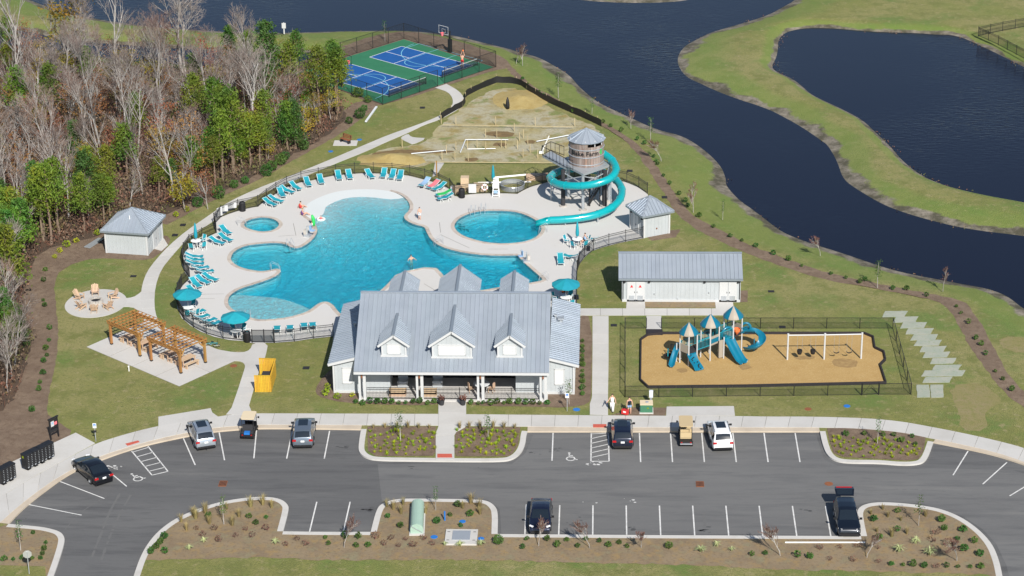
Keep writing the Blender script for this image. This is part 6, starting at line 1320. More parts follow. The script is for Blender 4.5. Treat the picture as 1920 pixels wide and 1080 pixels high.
# ================================================================== VEHICLES
def make_car(name, label, paint_, kind, loc, rz, open_gate=False, sunroof=False, rails=False, group=None):
    if kind == 'suv': L_, Wd, Hh = 4.7, 1.90, 1.72; top = [(-2.35, .62), (-2.33, .90), (-2.27, 1.06), (-2.18, 1.20), (-1.90, 1.60), (-1.70, 1.66), (-.8, 1.72), (.0, 1.71), (.42, 1.64), (.80, 1.40), (1.18, 1.14), (1.55, 1.08), (1.98, .99), (2.22, .86), (2.33, .66)]; ws, rw = (.42, 1.18), (-2.2, -1.88); belt = 1.02
    else: L_, Wd, Hh = 4.85, 1.83, 1.46; top = [(-2.42, .60), (-2.40, .88), (-2.30, 1.0), (-2.05, 1.06), (-1.80, 1.08), (-1.35, 1.27), (-.95, 1.41), (-.4, 1.46), (.1, 1.45), (.45, 1.38), (.85, 1.16), (1.2, .99), (1.6, .93), (2.05, .86), (2.3, .76), (2.42, .58)]; ws, rw = (.35, 1.18), (-1.85, -.98); belt = .93
    t = thing(name, label, 'car', loc, rz, group); xs = sorted(set(list(np.linspace(-L_/2, L_/2, 46))+[ws[0], ws[1], rw[0], rw[1]])); tx_ = [a for a, b in top]; tz = [b for a, b in top]; rings = []
    for x in xs:
        T = float(np.interp(x, tx_, tz)); e = abs(x)/(L_/2); hw = Wd/2*(1-.10*max(0, (e-.72)/.28)**2-.04*e*e); B_ = min(T-.03, belt+.03*(x < -1)); z0 = .24+.10*max(0, (e-.85)/.15)
        g = max(0, T-B_); ht = hw*(1-.05-.19*min(1, g/.6)) if g > .08 else hw*.93
        rings.append([(hw*.86, z0), (hw*.98, z0+.08), (hw, .55), (hw*.985, B_-.10 if B_-.10 > .56 else .56), (hw*.955, B_), (ht+(hw*.955-ht)*.35, B_+(T-.06-B_)*.55), (ht, T-.055 if g > .1 else T-.02), (ht*.86, T-.018), (ht*.45, T), (0, T+.006)])
    K = len(rings[0]); full = []
    for x, r_ in zip(xs, rings): full.append([(x, -y, z) for y, z in r_]+[(x, y, z) for y, z in r_[-2::-1]])
    NK = 2*K-1; F_ = {'body': [], 'windscreen': [], 'rear_window': [], 'side_window': []}
    pil = [-.12, -1.15] if kind == 'suv' else [-.22]
    for i in range(len(xs)-1):
        xm = (xs[i]+xs[i+1])/2; T = float(np.interp(xm, tx_, tz))
        for j in range(NK-1):
            jj = j if j < K-1 else NK-2-j; k = 'body'
            if jj >= 6 and ws[0] < xm < ws[1] and not (jj == 6): k = 'windscreen'
            elif jj >= 6 and rw[0] < xm < rw[1] and not (jj == 6) and not open_gate: k = 'rear_window'
            elif jj in (4, 5) and rw[0]+.28 < xm < ws[1]-.22 and T-belt > .14 and all(abs(xm-p_) > .055 for p_ in pil): k = 'side_window'
            F_[k].append((i*NK+j, i*NK+j+1, (i+1)*NK+j+1, (i+1)*NK+j))
    V_ = [v for r_ in full for v in r_]; e_ = len(V_)-NK
    F_['body'] += [tuple(range(NK))[::-1], tuple(range(e_, e_+NK)), ]
    for k, fs in F_.items():
        if not fs: continue
        if k == 'side_window': groups = [[f for f in fs if V_[f[0]][1] < 0], [f for f in fs if V_[f[0]][1] >= 0]]
        else: groups = [fs]
        for gfs in groups:
            used = sorted({i for f in gfs for i in f}); mp = {v: i for i, v in enumerate(used)}; MB().add([V_[i] for i in used], [tuple(mp[i] for i in f) for f in gfs]).build(k, paint_ if k == 'body' else 'glassd', t, smooth=True)
    MB().prism([(-L_/2+.1, -Wd/2+.12), (L_/2-.1, -Wd/2+.12), (L_/2-.1, Wd/2-.12), (-L_/2+.1, Wd/2-.12)], .20, .30).build('underbody', 'dark', t)
    wr = .36 if kind == 'suv' else .33
    ty_ = MB().lathe([(wr*.62, -.11), (wr*.95, -.11), (wr, -.07), (wr, .07), (wr*.95, .11), (wr*.62, .11)], 20).mesh('tyre', 'tyre', True); rm = MB().lathe([(.001, .06), (wr*.15, .09), (wr*.2, .06), (wr*.6, .085), (wr*.63, .11)], 20).mesh('rim', 'rim')
    for sx in (-1, 1):
        for sy in (-1, 1):
            wx = sx*L_*.292; wp = link('wheel', None, t, (wx, sy*(Wd/2-.11), wr)); wp.rotation_euler = (-sy*pi/2, 0, 0); link('tyre', ty_, wp); link('rim', rm, wp)
            MB().tube([(wx+(wr+.07)*math.cos(a), sy*(Wd/2-.012), wr+(wr+.07)*math.sin(a)) for a in np.linspace(-.15, pi+.15, 13)], .035, 5).build('wheel_arch', 'dark', t)
    for sy in (-1, 1):
        MB().box((ws[1]-.30, sy*(Wd/2+.10), belt+.07), (.12, .22, .15)).bar((ws[1]-.25, sy*(Wd/2-.06), belt+.02), (ws[1]-.28, sy*(Wd/2+.06), belt+.05), .05, .05).build('wing_mirror', 'dark', t)
        MB().box((-L_/2+.05, sy*Wd*.38, belt-.10), (.12, .34, .15), 0, .9).build('tail_light', 'lamp_red', t)
        MB().bar((L_/2-.16, sy*Wd*.29, .80), (L_/2-.34, sy*Wd*.45, .83), .12, .10).build('headlight', 'lamp_white', t)
        for hx in (.25, -.75): MB().box((hx, sy*(Wd/2-.005), belt-.14), (.16, .035, .03)).build('door_handle', paint_, t)
        if rails: MB().tube([(-1.6, sy*Wd*.355, 1.66), (-1.5, sy*Wd*.355, 1.76), (.2, sy*Wd*.355, 1.76), (.3, sy*Wd*.355, 1.66)], .022, 6).build('roof_rail', 'dark', t)
    MB().box((-L_/2-.01, 0, .43), (.10, Wd*.80, .16)).build('rear_bumper', 'dark' if kind == 'suv' else paint_, t); MB().box((L_/2-.03, 0, .42), (.12, Wd*.72, .22)).build('grille', 'dark', t)
    if not open_gate: MB().box((-L_/2-.02, 0, .86 if kind == 'suv' else .78), (.03, .33, .17)).build('number_plate', 'plate', t)
    else:
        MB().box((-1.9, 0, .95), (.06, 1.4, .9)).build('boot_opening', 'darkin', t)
        g = MB().add([(-1.95, s*.72, 1.68) for s in (-1, 1)]+[(-2.55, s*.80, 1.95) for s in (-1, 1)]+[(-3.0, s*.74, 1.92) for s in (-1, 1)]+[(-1.95, s*.72, 1.64) for s in (-1, 1)]+[(-2.55, s*.80, 1.89) for s in (-1, 1)]+[(-3.0, s*.74, 1.84) for s in (-1, 1)], [(0, 1, 3, 2), (2, 3, 5, 4), (6, 8, 9, 7), (8, 10, 11, 9), (0, 2, 8, 6), (2, 4, 10, 8), (1, 7, 9, 3), (3, 9, 11, 5), (4, 5, 11, 10)]).build('tailgate', paint_, t); MB().add([(-2.05, s*.6, 1.735) for s in (-1, 1)]+[(-2.5, s*.65, 1.94) for s in (-1, 1)], [(0, 1, 3, 2)]).build('glass', 'glassd', g); MB().box((-2.9, 0, 1.94), (.16, 1.3, .03)).build('light_bar', 'lamp_red', g)
    if sunroof: MB().prism([(-.95, -.42), (.25, -.42), (.25, .42), (-.95, .42)], Hh-.012, Hh+.008).build('sunroof', 'glassd', t)
    return t
def carat(q, rz, back, L_=4.7):
    """q = ground pixel under the rear (back) or front edge of the car"""
    p = P(q[0], q[1], LZ); d = Vector((math.cos(rz), math.sin(rz), 0)); return p+d*(L_/2 if back else -L_/2)
def hd(a, b): v = P(*b, LZ)-P(*a, LZ); return math.atan2(v.y, v.x)
h1 = hd((237.5, 912), (185, 867.5)); make_car('parked_car', 'black sedan parked at an angle near the parcel lockers', 'p_black', 'sedan', carat((197, 911), h1, True, 4.85), h1)
h2 = hd((364, 868), (344, 821)); c = make_car('parked_car', 'silver SUV with tow hitch parked left of the cream golf cart', 'p_silver', 'suv', carat((388, 846), h2, True), h2, sunroof=True, rails=True); MB().bar((-2.35, 0, .38), (-2.6, 0, .38), .07, .07).cyl((-2.58, 0, .38), .035, .1, 8).build('tow_hitch', 'dark', c)
make_car('parked_car', 'grey blue SUV parked right of the cream golf cart', 'p_grey', 'suv', carat((568, 844), rad(94), True), rad(94), sunroof=True)
make_car('parked_car', 'dark navy SUV parked beside the hatched bay in front of the playground', 'p_navy', 'suv', carat((1167.5, 846), rad(91), True), rad(91), sunroof=True)
make_car('parked_car', 'white SUV with roof rails and dark sunroof beside the tan golf cart', 'p_white', 'suv', carat((1356, 849), rad(95), True), rad(95), sunroof=True, rails=True)
make_car('parked_car', 'dark blue sedan parked nose to the planting bed in the lower row', 'p_blue', 'sedan', carat((1012, 1006), rad(-90.5), False, 4.85), rad(-90.5))
make_car('parked_car', 'black SUV with its tailgate raised at the right end of the lower row', 'p_dark', 'suv', carat((1592, 1011), rad(-90), False), rad(-90), open_gate=True)
def golf_cart(label, q, rz, mroof, longr, mseat, mbody):
    L_ = 3.3 if longr else 2.7; p = P(*q, LZ); d = Vector((math.cos(rz), math.sin(rz), 0)); p = p+d*L_/2; t = thing('golf_cart', label, 'golf cart', p, rz)
    hl = L_/2; b = MB().prism([(-hl+.1, -.55), (hl-.5, -.58), (hl-.1, -.42), (hl, -.2), (hl, .2), (hl-.1, .42), (hl-.5, .58), (-hl+.1, .55)], .28, .42); b.build('floor_pan', 'dark', t)
    MB().add([(hl-.55, -.55, .42), (hl-.55, .55, .42), (hl, .35, .45), (hl, -.35, .45), (hl-.6, -.5, .95), (hl-.6, .5, .95), (hl-.12, .3, .72), (hl-.12, -.3, .72)], [(3, 2, 1, 0), (4, 5, 6, 7), (0, 1, 5, 4), (1, 2, 6, 5), (2, 3, 7, 6), (3, 0, 4, 7)]).build('front_cowl', mbody, t)
    seats = [(.05, 1), (-.62, 1)] if longr else [(-.15, 1), (-.75, -1)]
    for sx, f_ in seats: MB().box((sx, 0, .62), (.5, 1.05, .16)).build('seat', mseat, t); MB().box((sx-.26*f_, 0, .93), (.12, 1.0, .46)).build('seat_back', mseat, t)
    MB().box((-hl+.55, 0, .45), (.8, 1.1, .22)).build('rear_deck', 'dark', t); MB().box((-hl+.12, 0, .40), (.24, 1.05, .08)).build('rear_step', 'galv' if longr else 'dark', t)
    x0, x1 = (-1.05, 1.05) if longr else (-.75, .85); MB().prism([(x0, -.48), (x0+.12, -.6), (x1-.12, -.6), (x1, -.48), (x1, .48), (x1-.12, .6), (x0+.12, .6), (x0, .48)], 1.80, 1.87).build('roof', mroof, t)
    for sx in (x0+.12, x1-.1):
        for sy in (-1, 1): MB().bar((sx+(.15 if sx > 0 else -.12), sy*.52, .5), (sx, sy*.52, 1.82), .04, .04).build('roof_post', 'dark', t)
    MB().tube([(.62, .25, .75), (.42, .25, 1.02)], .02, 6).tube([(.42+.0*math.cos(a), .25+.17*math.cos(a), 1.03+.17*math.sin(a)) for a in np.linspace(0, 2*pi, 13)[:-1]], .015, 5, closed=True).build('steering_wheel', 'dark', t)
    MB().add([(x1-.02, -.5, 1.78), (x1-.02, .5, 1.78), (hl-.5, .5, .95), (hl-.5, -.5, .95)], [(0, 1, 2, 3)]).build('windscreen', 'chainlink', t)
    ty_ = MB().lathe([(.12, -.09), (.22, -.10), (.235, 0), (.22, .10), (.12, .09)], 14).mesh('tyre', 'tyre', True); rm = MB().lathe([(.001, .05), (.13, .06), (.13, -.06)], 12).mesh('rim', 'rim')
    for sx in (-1, 1):
        for sy in (-1, 1): w_ = link('wheel', None, t, (sx*(hl-.5), sy*.50, .235)); w_.rotation_euler = (-sy*pi/2, 0, 0); link('tyre', ty_, w_); link('rim', rm, w_)
    for sy in (-1, 1): MB().box((x1-.15, sy*.74, 1.35), (.06, .14, .18)).bar((x1-.1, sy*.52, 1.3), (x1-.13, sy*.70, 1.33), .03, .03).build('wing_mirror', 'dark', t); MB().box((hl-.10, sy*.28, .6), (.06, .14, .12)).build('headlight', 'lamp_white', t); MB().box((-hl+.12, sy*.4, .52), (.05, .12, .08)).build('tail_light', 'lamp_red', t)
    return t
g1 = golf_cart('golf cart with cream roof and blue rear cargo parked between silver and grey SUVs', (463, 827), rad(88), 'cream', False, 'darkin', 'p_black'); MB().box((-1.05, 0, .66), (.4, .5, .2)).build('cargo_cloth', 'blue', g1)
golf_cart('golf cart with long tan roof and tan seats left of the white SUV', (1286.5, 841), rad(90), 'tangolf', True, 'tangolf', 'tangolf')
# ================================================================== SITE THINGS
def locker(q, rz, label, stick=None):
    p = P(*q, SZ); t = thing('parcel_locker', label, 'mailbox', (p.x, p.y, SZ), rz, 'black mailbox units on the concrete pad'); b = MB().box((0, 0, .90), (.82, .62, 1.25)).build('cabinet', 'black', t); MB().box((0, 0, 1.55), (.90, .72, .08), 0, .9).build('hood', 'black', t); MB().cyl((0, 0, 0), .13, .3, 8).box((0, 0, .02), (.4, .4, .04)).build('pedestal', 'black', t)
    for c in range(2):
        for r_ in range(7): d = MB().box((-.2+c*.4, -.318, .38+r_*.165), (.37, .02, .15)).build('mailbox_door', 'dark', t); 
    for c in range(2): MB().box((-.2+c*.4, -.331, .33), (.12, .012, .10)).build('lock_plate', 'galv', t)
    if stick: MB().box((-.414, .05, 1.3), (.012, .2, .2)).build('sticker', stick, t)
    for c in range(2):
        for r_ in range(7): MB().box((-.2+c*.4+.06, -.331, .40+r_*.165), (.10, .006, .035)).build('number_plate', 'galv', t)
lk = [((92, 860), 'rightmost black mailbox unit of the group of four on the pad'), ((79, 867), 'third black mailbox unit of the group of four on the pad'), ((66, 873), 'second black mailbox unit of the group of four on the pad'), ((53, 879.5), 'leftmost black mailbox unit of the group of four, with yellow sticker'), ((20, 900), 'right black mailbox unit of the pair at the left edge'), ((7, 907), 'left black mailbox unit of the pair at the left edge')]
dv = P(92, 860)-P(53, 879.5); lr = math.atan2(dv.y, dv.x)
for i, (q, lab) in enumerate(lk): locker(q, lr, lab, 'lime' if i == 3 else None)
p = P(103, 826); q = P(112, 818); dv = q-P(94, 824); an = lr
t = thing('notice_board', 'black two post notice board with white and red posters beside the mailboxes', 'sign', (*P2(103, 822), 0), an)
for s in (-1, 1): MB().box((s*.45, 0, 1.0), (.10, .10, 2.0)).build('post', 'black', t)
MB().box((0, 0, 1.50), (.86, .06, .80)).build('board', 'black', t); MB().box((0, 0, .80), (.86, .05, .25)).build('lower_board', 'black', t); MB().box((0, 0, 2.02), (1.15, .16, .09)).build('cap', 'black', t)
MB().box((-.15, -.036, 1.5), (.36, .008, .5)).build('poster', 'white', t); MB().box((.22, -.036, 1.45), (.30, .008, .28)).build('poster', 'pink', t); MB().box((-.15, -.041, 1.56), (.18, .004, .2)).build('poster_picture', 'denim', t)
def hc_sign(q, label):
    p = P(*q); t = thing('parking_sign', label, 'sign', (p.x, p.y, 0)); MB().box((0, 0, .9), (.05, .04, 1.8)).build('post', 'galv', t); pl2 = MB().box((0, -.03, 1.58), (.32, .012, .46)).build('sign_plate', 'plastic', t)
    s = MB().box((0, -.038, 1.63), (.22, .006, .26)); s.build('blue_field', 'blue', pl2)
    wch = MB(); rr = [(.055*math.cos(a), -.043, 1.58+.055*math.sin(a)) for a in np.linspace(2, 6.2, 9)]
    wch.tube(rr, .011, 4).tube([(-.02, -.043, 1.70), (-.015, -.043, 1.62), (.03, -.043, 1.62), (.06, -.043, 1.55)], .011, 4).box((-.02, -.043, 1.73), (.03, .006, .03)).build('wheelchair_symbol', 'plastic', pl2)
    if q[0] < 500: MB().box((0, -.03, 1.02), (.28, .012, .20)).build('lower_plate', 'dark', t)
hc_sign((180, 828), 'white and blue wheelchair parking sign on the grass by the mailbox pad'); hc_sign((1063.5, 771), 'white and blue wheelchair parking sign in front of the clubhouse right wing')
p = P(55, 1076); t = thing('stop_sign', 'grey back of an octagonal road sign on a post in the corner bed', 'sign', (p.x, p.y, 0), rad(12)); MB().box((0, 0, 1.0), (.06, .05, 2.0)).build('post', 'galv', t)
MB().add([(.36*math.cos(pi/8+k*pi/4), d, 1.75+.36*math.sin(pi/8+k*pi/4)) for d in (.03, .045) for k in range(8)], [tuple(range(8)), tuple(range(8, 16))[::-1]]+[(k, 8+k, 8+(k+1) % 8, (k+1) % 8) for k in range(8)]).build('sign_plate', 'silver', t)
p = P(1212, 775); t = thing('transformer_box', 'dark green utility cabinet with pale top on a concrete plinth near the people', 'utility box', (p.x, p.y+.4, 0)); MB().box((0, 0, .06), (1.25, 1.15, .12)).build('plinth', 'concrete', t); MB().box((0, 0, .46), (1.1, .95, .70)).build('cabinet', 'boxgreen', t); MB().box((0, .06, .84), (1.16, .95, .07)).build('top', 'cream', t); MB().cyl((.05, .1, .87), .16, .03, 12).build('cap', 'galv', t); MB().box((.12, -.48, .55), (.16, .012, .14)).build('warning_label', 'lime', t)
p = P(1220.5, 757); t = thing('water_cabinet', 'small pale blue pedestal cabinet standing behind the green utility box', 'utility box', (p.x, p.y, 0)); MB().box((0, 0, .35), (.18, .14, .7)).build('pedestal', 'galv', t); MB().box((0, 0, .98), (.34, .26, .62)).build('cabinet', 'ice', t); MB().box((0, 0, 1.31), (.38, .30, .05), 0, .8).build('top', 'ice', t)
# pump cabinet in the lower island
p = P(779, 1003); t = thing('backflow_enclosure', 'pale green half round backflow enclosure on a concrete base in the island', 'utility box', (p.x, p.y+2.2, 0), rad(3)); MB().box((0, 0, .06), (1.25, 4.7, .12)).build('base', 'concrete', t)
vs = []; n = 11
for y in (-2.15, 2.15):
    for k in range(n): a = pi*k/(n-1); vs.append((.52*math.cos(a), y, .55+.42*math.sin(a)))
sh_ = MB().add(vs+[(-.52, -2.15, .1), (.52, -2.15, .1), (-.52, 2.15, .1), (.52, 2.15, .1)], [(k, k+1, n+k+1, n+k) for k in range(n-1)]+[(0, n, 25, 23), (n-1, 22, 24, 2*n-1)]+[tuple(range(n))+(22, 23), tuple(range(n, 2*n))[::-1]+(25, 24)]); fixn(sh_.build('shell', 'palegreen', t))
MB().bar((-.5, -2.19, .85), (.45, -2.19, .2), .03, .05).build('locking_bar', 'galv', t); MB().box((0, 0, .965), (.1, 4.2, .03)).build('ridge_strip', 'palegreen', t)
p = P(865, 1009); t = thing('concrete_vault', 'square concrete vault lid with grey metal hatch in the lower island', 'vault', (p.x, p.y, 0)); MB().box((0, 0, .08), (2.6, 2.4, .16)).build('slab', 'concrete', t); MB().box((0, .15, .18), (1.45, 1.5, .04)).build('hatch', 'galv', t)
for sx in (-1, 1):
    for sy in (-.6, .75): MB().box((sx*1.05, sy, .165), (.22, .06, .02)).build('lifting_eye', 'dark', t)
def disc(q, r_, m, label, name='utility_cover', h=.04, z=0.0, sq=None, cat='cover'):
    p = P(*q, z); t = thing(name, label, cat, (p.x, p.y, z))
    if sq: MB().box((0, 0, h/2), (sq[0], sq[1], h)).build('frame', m, t); n = 6; [MB().box((-sq[0]*.38+sq[0]*.76*i/(n-1), 0, h+.004), (sq[0]*.07, sq[1]*.8, .012)).build('bar', 'dark' if m != 'dark' else 'darkin', t) for i in range(n)]
    else: MB().lathe([(.001, h), (r_*.9, h), (r_, h*.6), (r_, 0)], 18).build('lid', m, t); MB().lathe([(r_*.55, h+.006), (r_*.6, h+.008), (r_*.65, h+.006)], 18).build('ring', m, t)
for q, r_, lab in (((814, 1007), .30, 'blue round utility lid left of the concrete vault'), ((902, 1010), .26, 'blue round utility lid right of the concrete vault'), ((867, 978), .28, 'blue round utility lid among shrubs in the lower island'), ((1081, 768), .32, 'blue round lid on the grass in front of the clubhouse'), ((1588, 761.5), .30, 'blue round lid on the lawn in front of the playground'), ((674, 262), .3, 'blue grey round lid on the grass beside the path'), ((620, 284), .3, 'small blue lid on the grass left of the path')):
    disc(q, r_, 'blue', lab)
for q, sq, m, z, lab in (((418, 907), (.68, 1.0), 'rust', LZ+.004, 'rusty drain grate in the left of the parking lot'), ((1312.5, 908), (.68, 1.0), 'rust', LZ+.008, 'rusty drain grate in the right of the parking lot'), ((574, 690), (.62, .6), 'dark', 0, 'black drain grate in lawn right of the timber enclosure'), ((1151, 610), (.6, .55), 'dark', 0, 'black drain grate beside the playground left fence'), ((1467, 613.5), (.62, .6), 'dark', 0, 'black drain grate behind the playground back fence'), ((1446, 546.5), (.62, .5), 'dark', 0, 'black drain grate in the lawn right of the utility building'), ((792, 202), (.62, .7), 'dark', 0, 'black drain grate in the lawn below the court'), ((1181, 320.5), (.62, .7), 'dark', 0, 'black drain grate outside the fence right of the tower'), ((1246, 370), (.62, .7), 'dark', 0, 'black drain grate above the pool shed'), ((343, 422), (.62, .7), 'dark', 0, 'black drain grate on the grass by the path above the shed'), ((328, 441), (.62, .7), 'dark', 0, 'black drain grate near the shed door'), ((250, 518), (.62, .5), 'dark', 0, 'black drain grate in the lawn below the woodland shed')):
    disc(q, 0, m, lab, 'drain_grate', .03, z, sq, 'drain')
disc((1554, 907), .36, 'rust', 'round rusty manhole cover left of the open tailgate car', 'manhole_cover', .012, LZ+.008); disc((438, 686), .34, 'rust', 'rusty round cover in the grass beside the gate path', 'manhole_cover', .03); disc((1515, 767), .32, 'rust', 'rusty round cover on the lawn in front of the swings', 'manhole_cover', .03)
p = P(834, 976); setp(MB().cyl((0, 0, 0), .07, .85, 8).build('marker_post', 'blue', None, (p.x, p.y, 0)), 'short blue marker post in the lower island', 'post')
p = P(242, 696); setp(MB().cyl((0, 0, 0), .05, .5, 8).box((0, 0, .52), (.14, .14, .06)).build('marker_post', 'plastic', None, (p.x, p.y, 0)), 'small white marker post in the lawn below the pergola patio', 'post')
p = P(1080, 781); 
pl3 = [((533, 62), 'white sign on a post on the grass bank before the river')]
p = P(533, 63, -.2); t = thing('bank_sign', pl3[0][1], 'sign', (p.x, p.y, -.25)); MB().box((0, 0, .8), (.16, .12, 1.6)).build('post', 'white', t); MB().box((0, -.08, 1.2), (.55, .05, .75)).build('sign_plate', 'white', t)
a, b = P(1472, 1017, .05), P(1622, 1017, .05); setp(MB().tube([a, b], .06, 8).build('plastic_pipe', 'plastic'), 'white plastic pipe lying in the bed below the lower kerb', 'pipe')
a, b = P(686, 228, .15), P(706, 200, .15); setp(MB().bar(a, b, .24, .14).build('timber_edging', 'ice'), 'pale board lying on the slope below the court corner', 'board')
# two brown garden seats by the path
p = P(648, 268); MB().prism([(p.x-1.4, p.y-1.0), (p.x+1.4, p.y-1.0), (p.x+1.4, p.y+.8), (p.x-1.4, p.y+.8)], 0, .04).build('concrete_pad', 'concrete')['kind'] = 'structure'
t = thing('park_bench', 'small brown bench on a pad beside the path near the woods', 'bench', (p.x, p.y, .04), rad(-40))
for k in range(3): MB().box((0, -.18+k*.17, .45), (1.5, .14, .04)).build('seat_slat', 'rust', t); MB().box((0, .28+k*.03, .60+k*.16), (1.5, .04, .12)).build('back_slat', 'rust', t)
for s in (-1, 1): MB().box((s*.62, 0, .22), (.07, .45, .44)).box((s*.62, .30, .65), (.07, .06, .55)).build('leg', 'dark', t)
# bicycle lying by the pergola patio
p = P(397, 648); t = thing('bicycle', 'dark teal bicycle lying on the grass behind the right pergola', 'bicycle', (p.x, p.y, .10), rad(-20))
for x in (-.52, .52):
    w_ = link('wheel', None, t, (x, 0, 0)); MB().tube([(.33*math.cos(a), .33*math.sin(a), 0) for a in np.linspace(0, 2*pi, 21)[:-1]], .024, 6, closed=True).build('tyre', 'tyre', w_); sp2 = MB()
    for k in range(10): sp2.tube([(0, 0, 0), (.32*math.cos(k*pi/5), .32*math.sin(k*pi/5), 0)], .004, 3)
    sp2.build('spokes', 'galv', w_)
MB().tube([(-.52, 0, .03), (-.1, .0, .05), (.38, .45, .05), (-.18, .42, .05), (-.1, 0, .05)], .02, 6).tube([(-.52, 0, .03), (-.18, .42, .05)], .014, 5).tube([(.52, 0, .03), (.36, .52, .05)], .02, 6).build('frame', 'playteal', t)
MB().tube([(.36, .55, -.05), (.34, .62, .0), (.34, .62, .4)], .015, 6).build('handlebar', 'dark', t); MB().box((-.2, .52, .06), (.24, .07, .12)).build('saddle', 'dark', t); MB().lathe([(.001, .0), (.10, .01), (.10, -.01)], 12, (-.1, 0)).build('chainring', 'galv', t)
# grey sod rolls laid on the lawn right of the playground
sod = [(950, 195, 150), (1030, 237, 150), (1090, 279, 165), (1135, 325, 170), (1172, 370, 165), (1198, 412, 165), (1237, 458, 160), (1262, 500, 165), (1312, 547, 160), (1340, 597, 180), (1315, 640, 285), (1268, 688, 185)]
for i, (x, y, w_) in enumerate(sod):
    q = [P2(1440+(x+dx)/4, 540+(y+dy)/4) for dx, dy in ((-w_/2-20, 24), (w_/2-2, 21), (w_/2+22, -21), (-w_/2+4, -19))]; c = np.mean(q, 0); setp(MB().prism(jitter([(a-c[0], b-c[1]) for a, b in q], .04, .5), 0, .035).build('sod_strip', 'sod', None, (c[0], c[1], .004)), '%s grey sod strip counted from the top of the row right of the playground' % ordn(i), 'sod', 'grey sod strips on the lawn')
for i, x in enumerate((1165, 1268)):
    q = [P2(1440+(x+dx)/4, 540+(775+dy)/4) for dx, dy in ((-46, 47), (50, 47), (44, -47), (-50, -47))]; c = np.mean(q, 0); setp(MB().prism(jitter([(a-c[0], b-c[1]) for a, b in q], .04, .5), 0, .035).build('sod_strip', 'sod', None, (c[0], c[1], .004)), '%s of two square grey sod pieces at the bottom of the row' % ('left', 'right')[i], 'sod', 'grey sod strips on the lawn')
# construction plot: timbers, pipes, stakes
cx_ = lambda x, y, z=0: P(680+x/4.174, 140+y/4.174, z)
for a, b, r_, m, z, nm, lab in (((625, 392), (1650, 408), .035, 'lumber', .4, 'batter_board', 'long timber batter board across the upper edge of the building plot'), ((565, 684), (1540, 690), .04, 'lumber', .25, 'batter_board', 'long timber batter board along the lower edge of the building plot'), ((805, 508), (1140, 508), .06, 'ice', .2, 'drain_pipe', 'long white pipe across the middle of the building plot'), ((805, 508), (765, 606), .06, 'ice', .2, 'drain_pipe', 'short white pipe running down from the long plot pipe'), ((380, 618), (655, 592), .06, 'ice', .15, 'drain_pipe', 'white pipe at the left of the building plot'), ((1360, 522), (1610, 474), .06, 'ice', .2, 'drain_pipe', 'white pipe left of the slide tower roof'), ((820, 582), (1040, 578), .05, 'plastic', .15, 'drain_pipe', 'thin white pipe in the plot centre')):
    setp(MB().tube([cx_(*a, z), cx_(*b, z)], r_, 8).build(nm, m), lab, 'pipe' if 'pipe' in nm else 'timber')
setp(MB().tube([cx_(1400, 610, .0), cx_(1400, 610, .0)+Vector((.9, 0, 2.1))], .06, 8).box(tuple(cx_(1398, 608, .1)), (.5, .4, .2)).build('leaning_pole', 'plastic'), 'white pole leaning up beside the slide tower walkway', 'pole')
stake = MB().box((0, 0, .55), (.07, .05, 1.1)).mesh('survey_stake', 'lumber')
for i, (x, y) in enumerate(sorted(((310, 570), (655, 620), (622, 668), (722, 670), (826, 678), (963, 492), (1050, 497), (1186, 445), (1228, 520), (1258, 497), (1212, 582), (1292, 547), (1310, 610), (820, 582), (895, 577), (963, 592), (1085, 572), (730, 592), (1040, 395), (1350, 400), (730, 395), (1370, 655), (1255, 650), (1120, 580), (1660, 405), (615, 385)))):
    p = cx_(x, y); setp(link('survey_stake', stake, None, (p.x, p.y, 0), random.random()), '%s pale upright timber stake in the building plot, from the left' % ordn(i), 'stake', 'survey stakes in the building plot')
p = cx_(1135, 268); t = thing('black_canister', 'black upright wrapped tree standing alone on the upper sand', 'post', (p.x, p.y, 0)); MB().lathe([(.001, 0), (.22, 0), (.25, .5), (.18, 1.1), (.06, 1.5), (.001, 1.5)], 10).build('wrap', 'dark', t, smooth=True)
p = P(819, 331); setp(MB().box((0, 0, .95), (.13, .13, 1.9)).build('timber_post', 'wood', None, (p.x, p.y, 0)), 'brown timber post outside the fence left of the towel loungers', 'post')
# far fence at the right edge
f1 = px([(1834, 68), (1870, 60), (1919, 51), (2000, 38)], 0); f2 = px([(1834, 68), (1870, 84), (1919, 110), (1990, 150)], 0)
picket_fence(f1, 1.25, 'upper run of the black metal fence at the far right by the pond', 'garden_fence', 0); picket_fence(f2, 1.25, 'lower run of the black metal fence along the far right pond edge', 'garden_fence', 0)
# porch furniture
for q, nm, lab, dm in (((-15.2, 25.6), 'outdoor_sofa', 'brown wicker sofa on the porch behind the left railing', (1.5, .75)), ((-12.4, 25.6), 'outdoor_sofa', 'brown wicker sofa on the porch left of the entrance', (1.5, .75)), ((-14.9, 27.6), 'outdoor_armchair', 'grey armchair deep in the porch at left', (.9, .85)), ((-11.7, 27.7), 'outdoor_armchair', 'grey armchair deep in the porch at centre', (.9, .85))):
    t = thing(nm, lab, 'sofa' if 'sofa' in nm else 'armchair', (*q, .12)); m = 'palewood' if 'sofa' in nm else 'galv'
    MB().box((0, 0, .2), (dm[0], dm[1], .4)).build('base', m, t); MB().box((0, 0, .46), (dm[0]*.9, dm[1]*.85, .13)).build('seat_cushion', 'ice', t); MB().box((0, dm[1]*.42 if 'arm' in nm else -dm[1]*.42, .55), (dm[0], .12, .6)).build('backrest', m, t)
    for s in (-1, 1): MB().box((s*dm[0]*.47, 0, .42), (.1, dm[1], .35)).build('armrest', m, t)
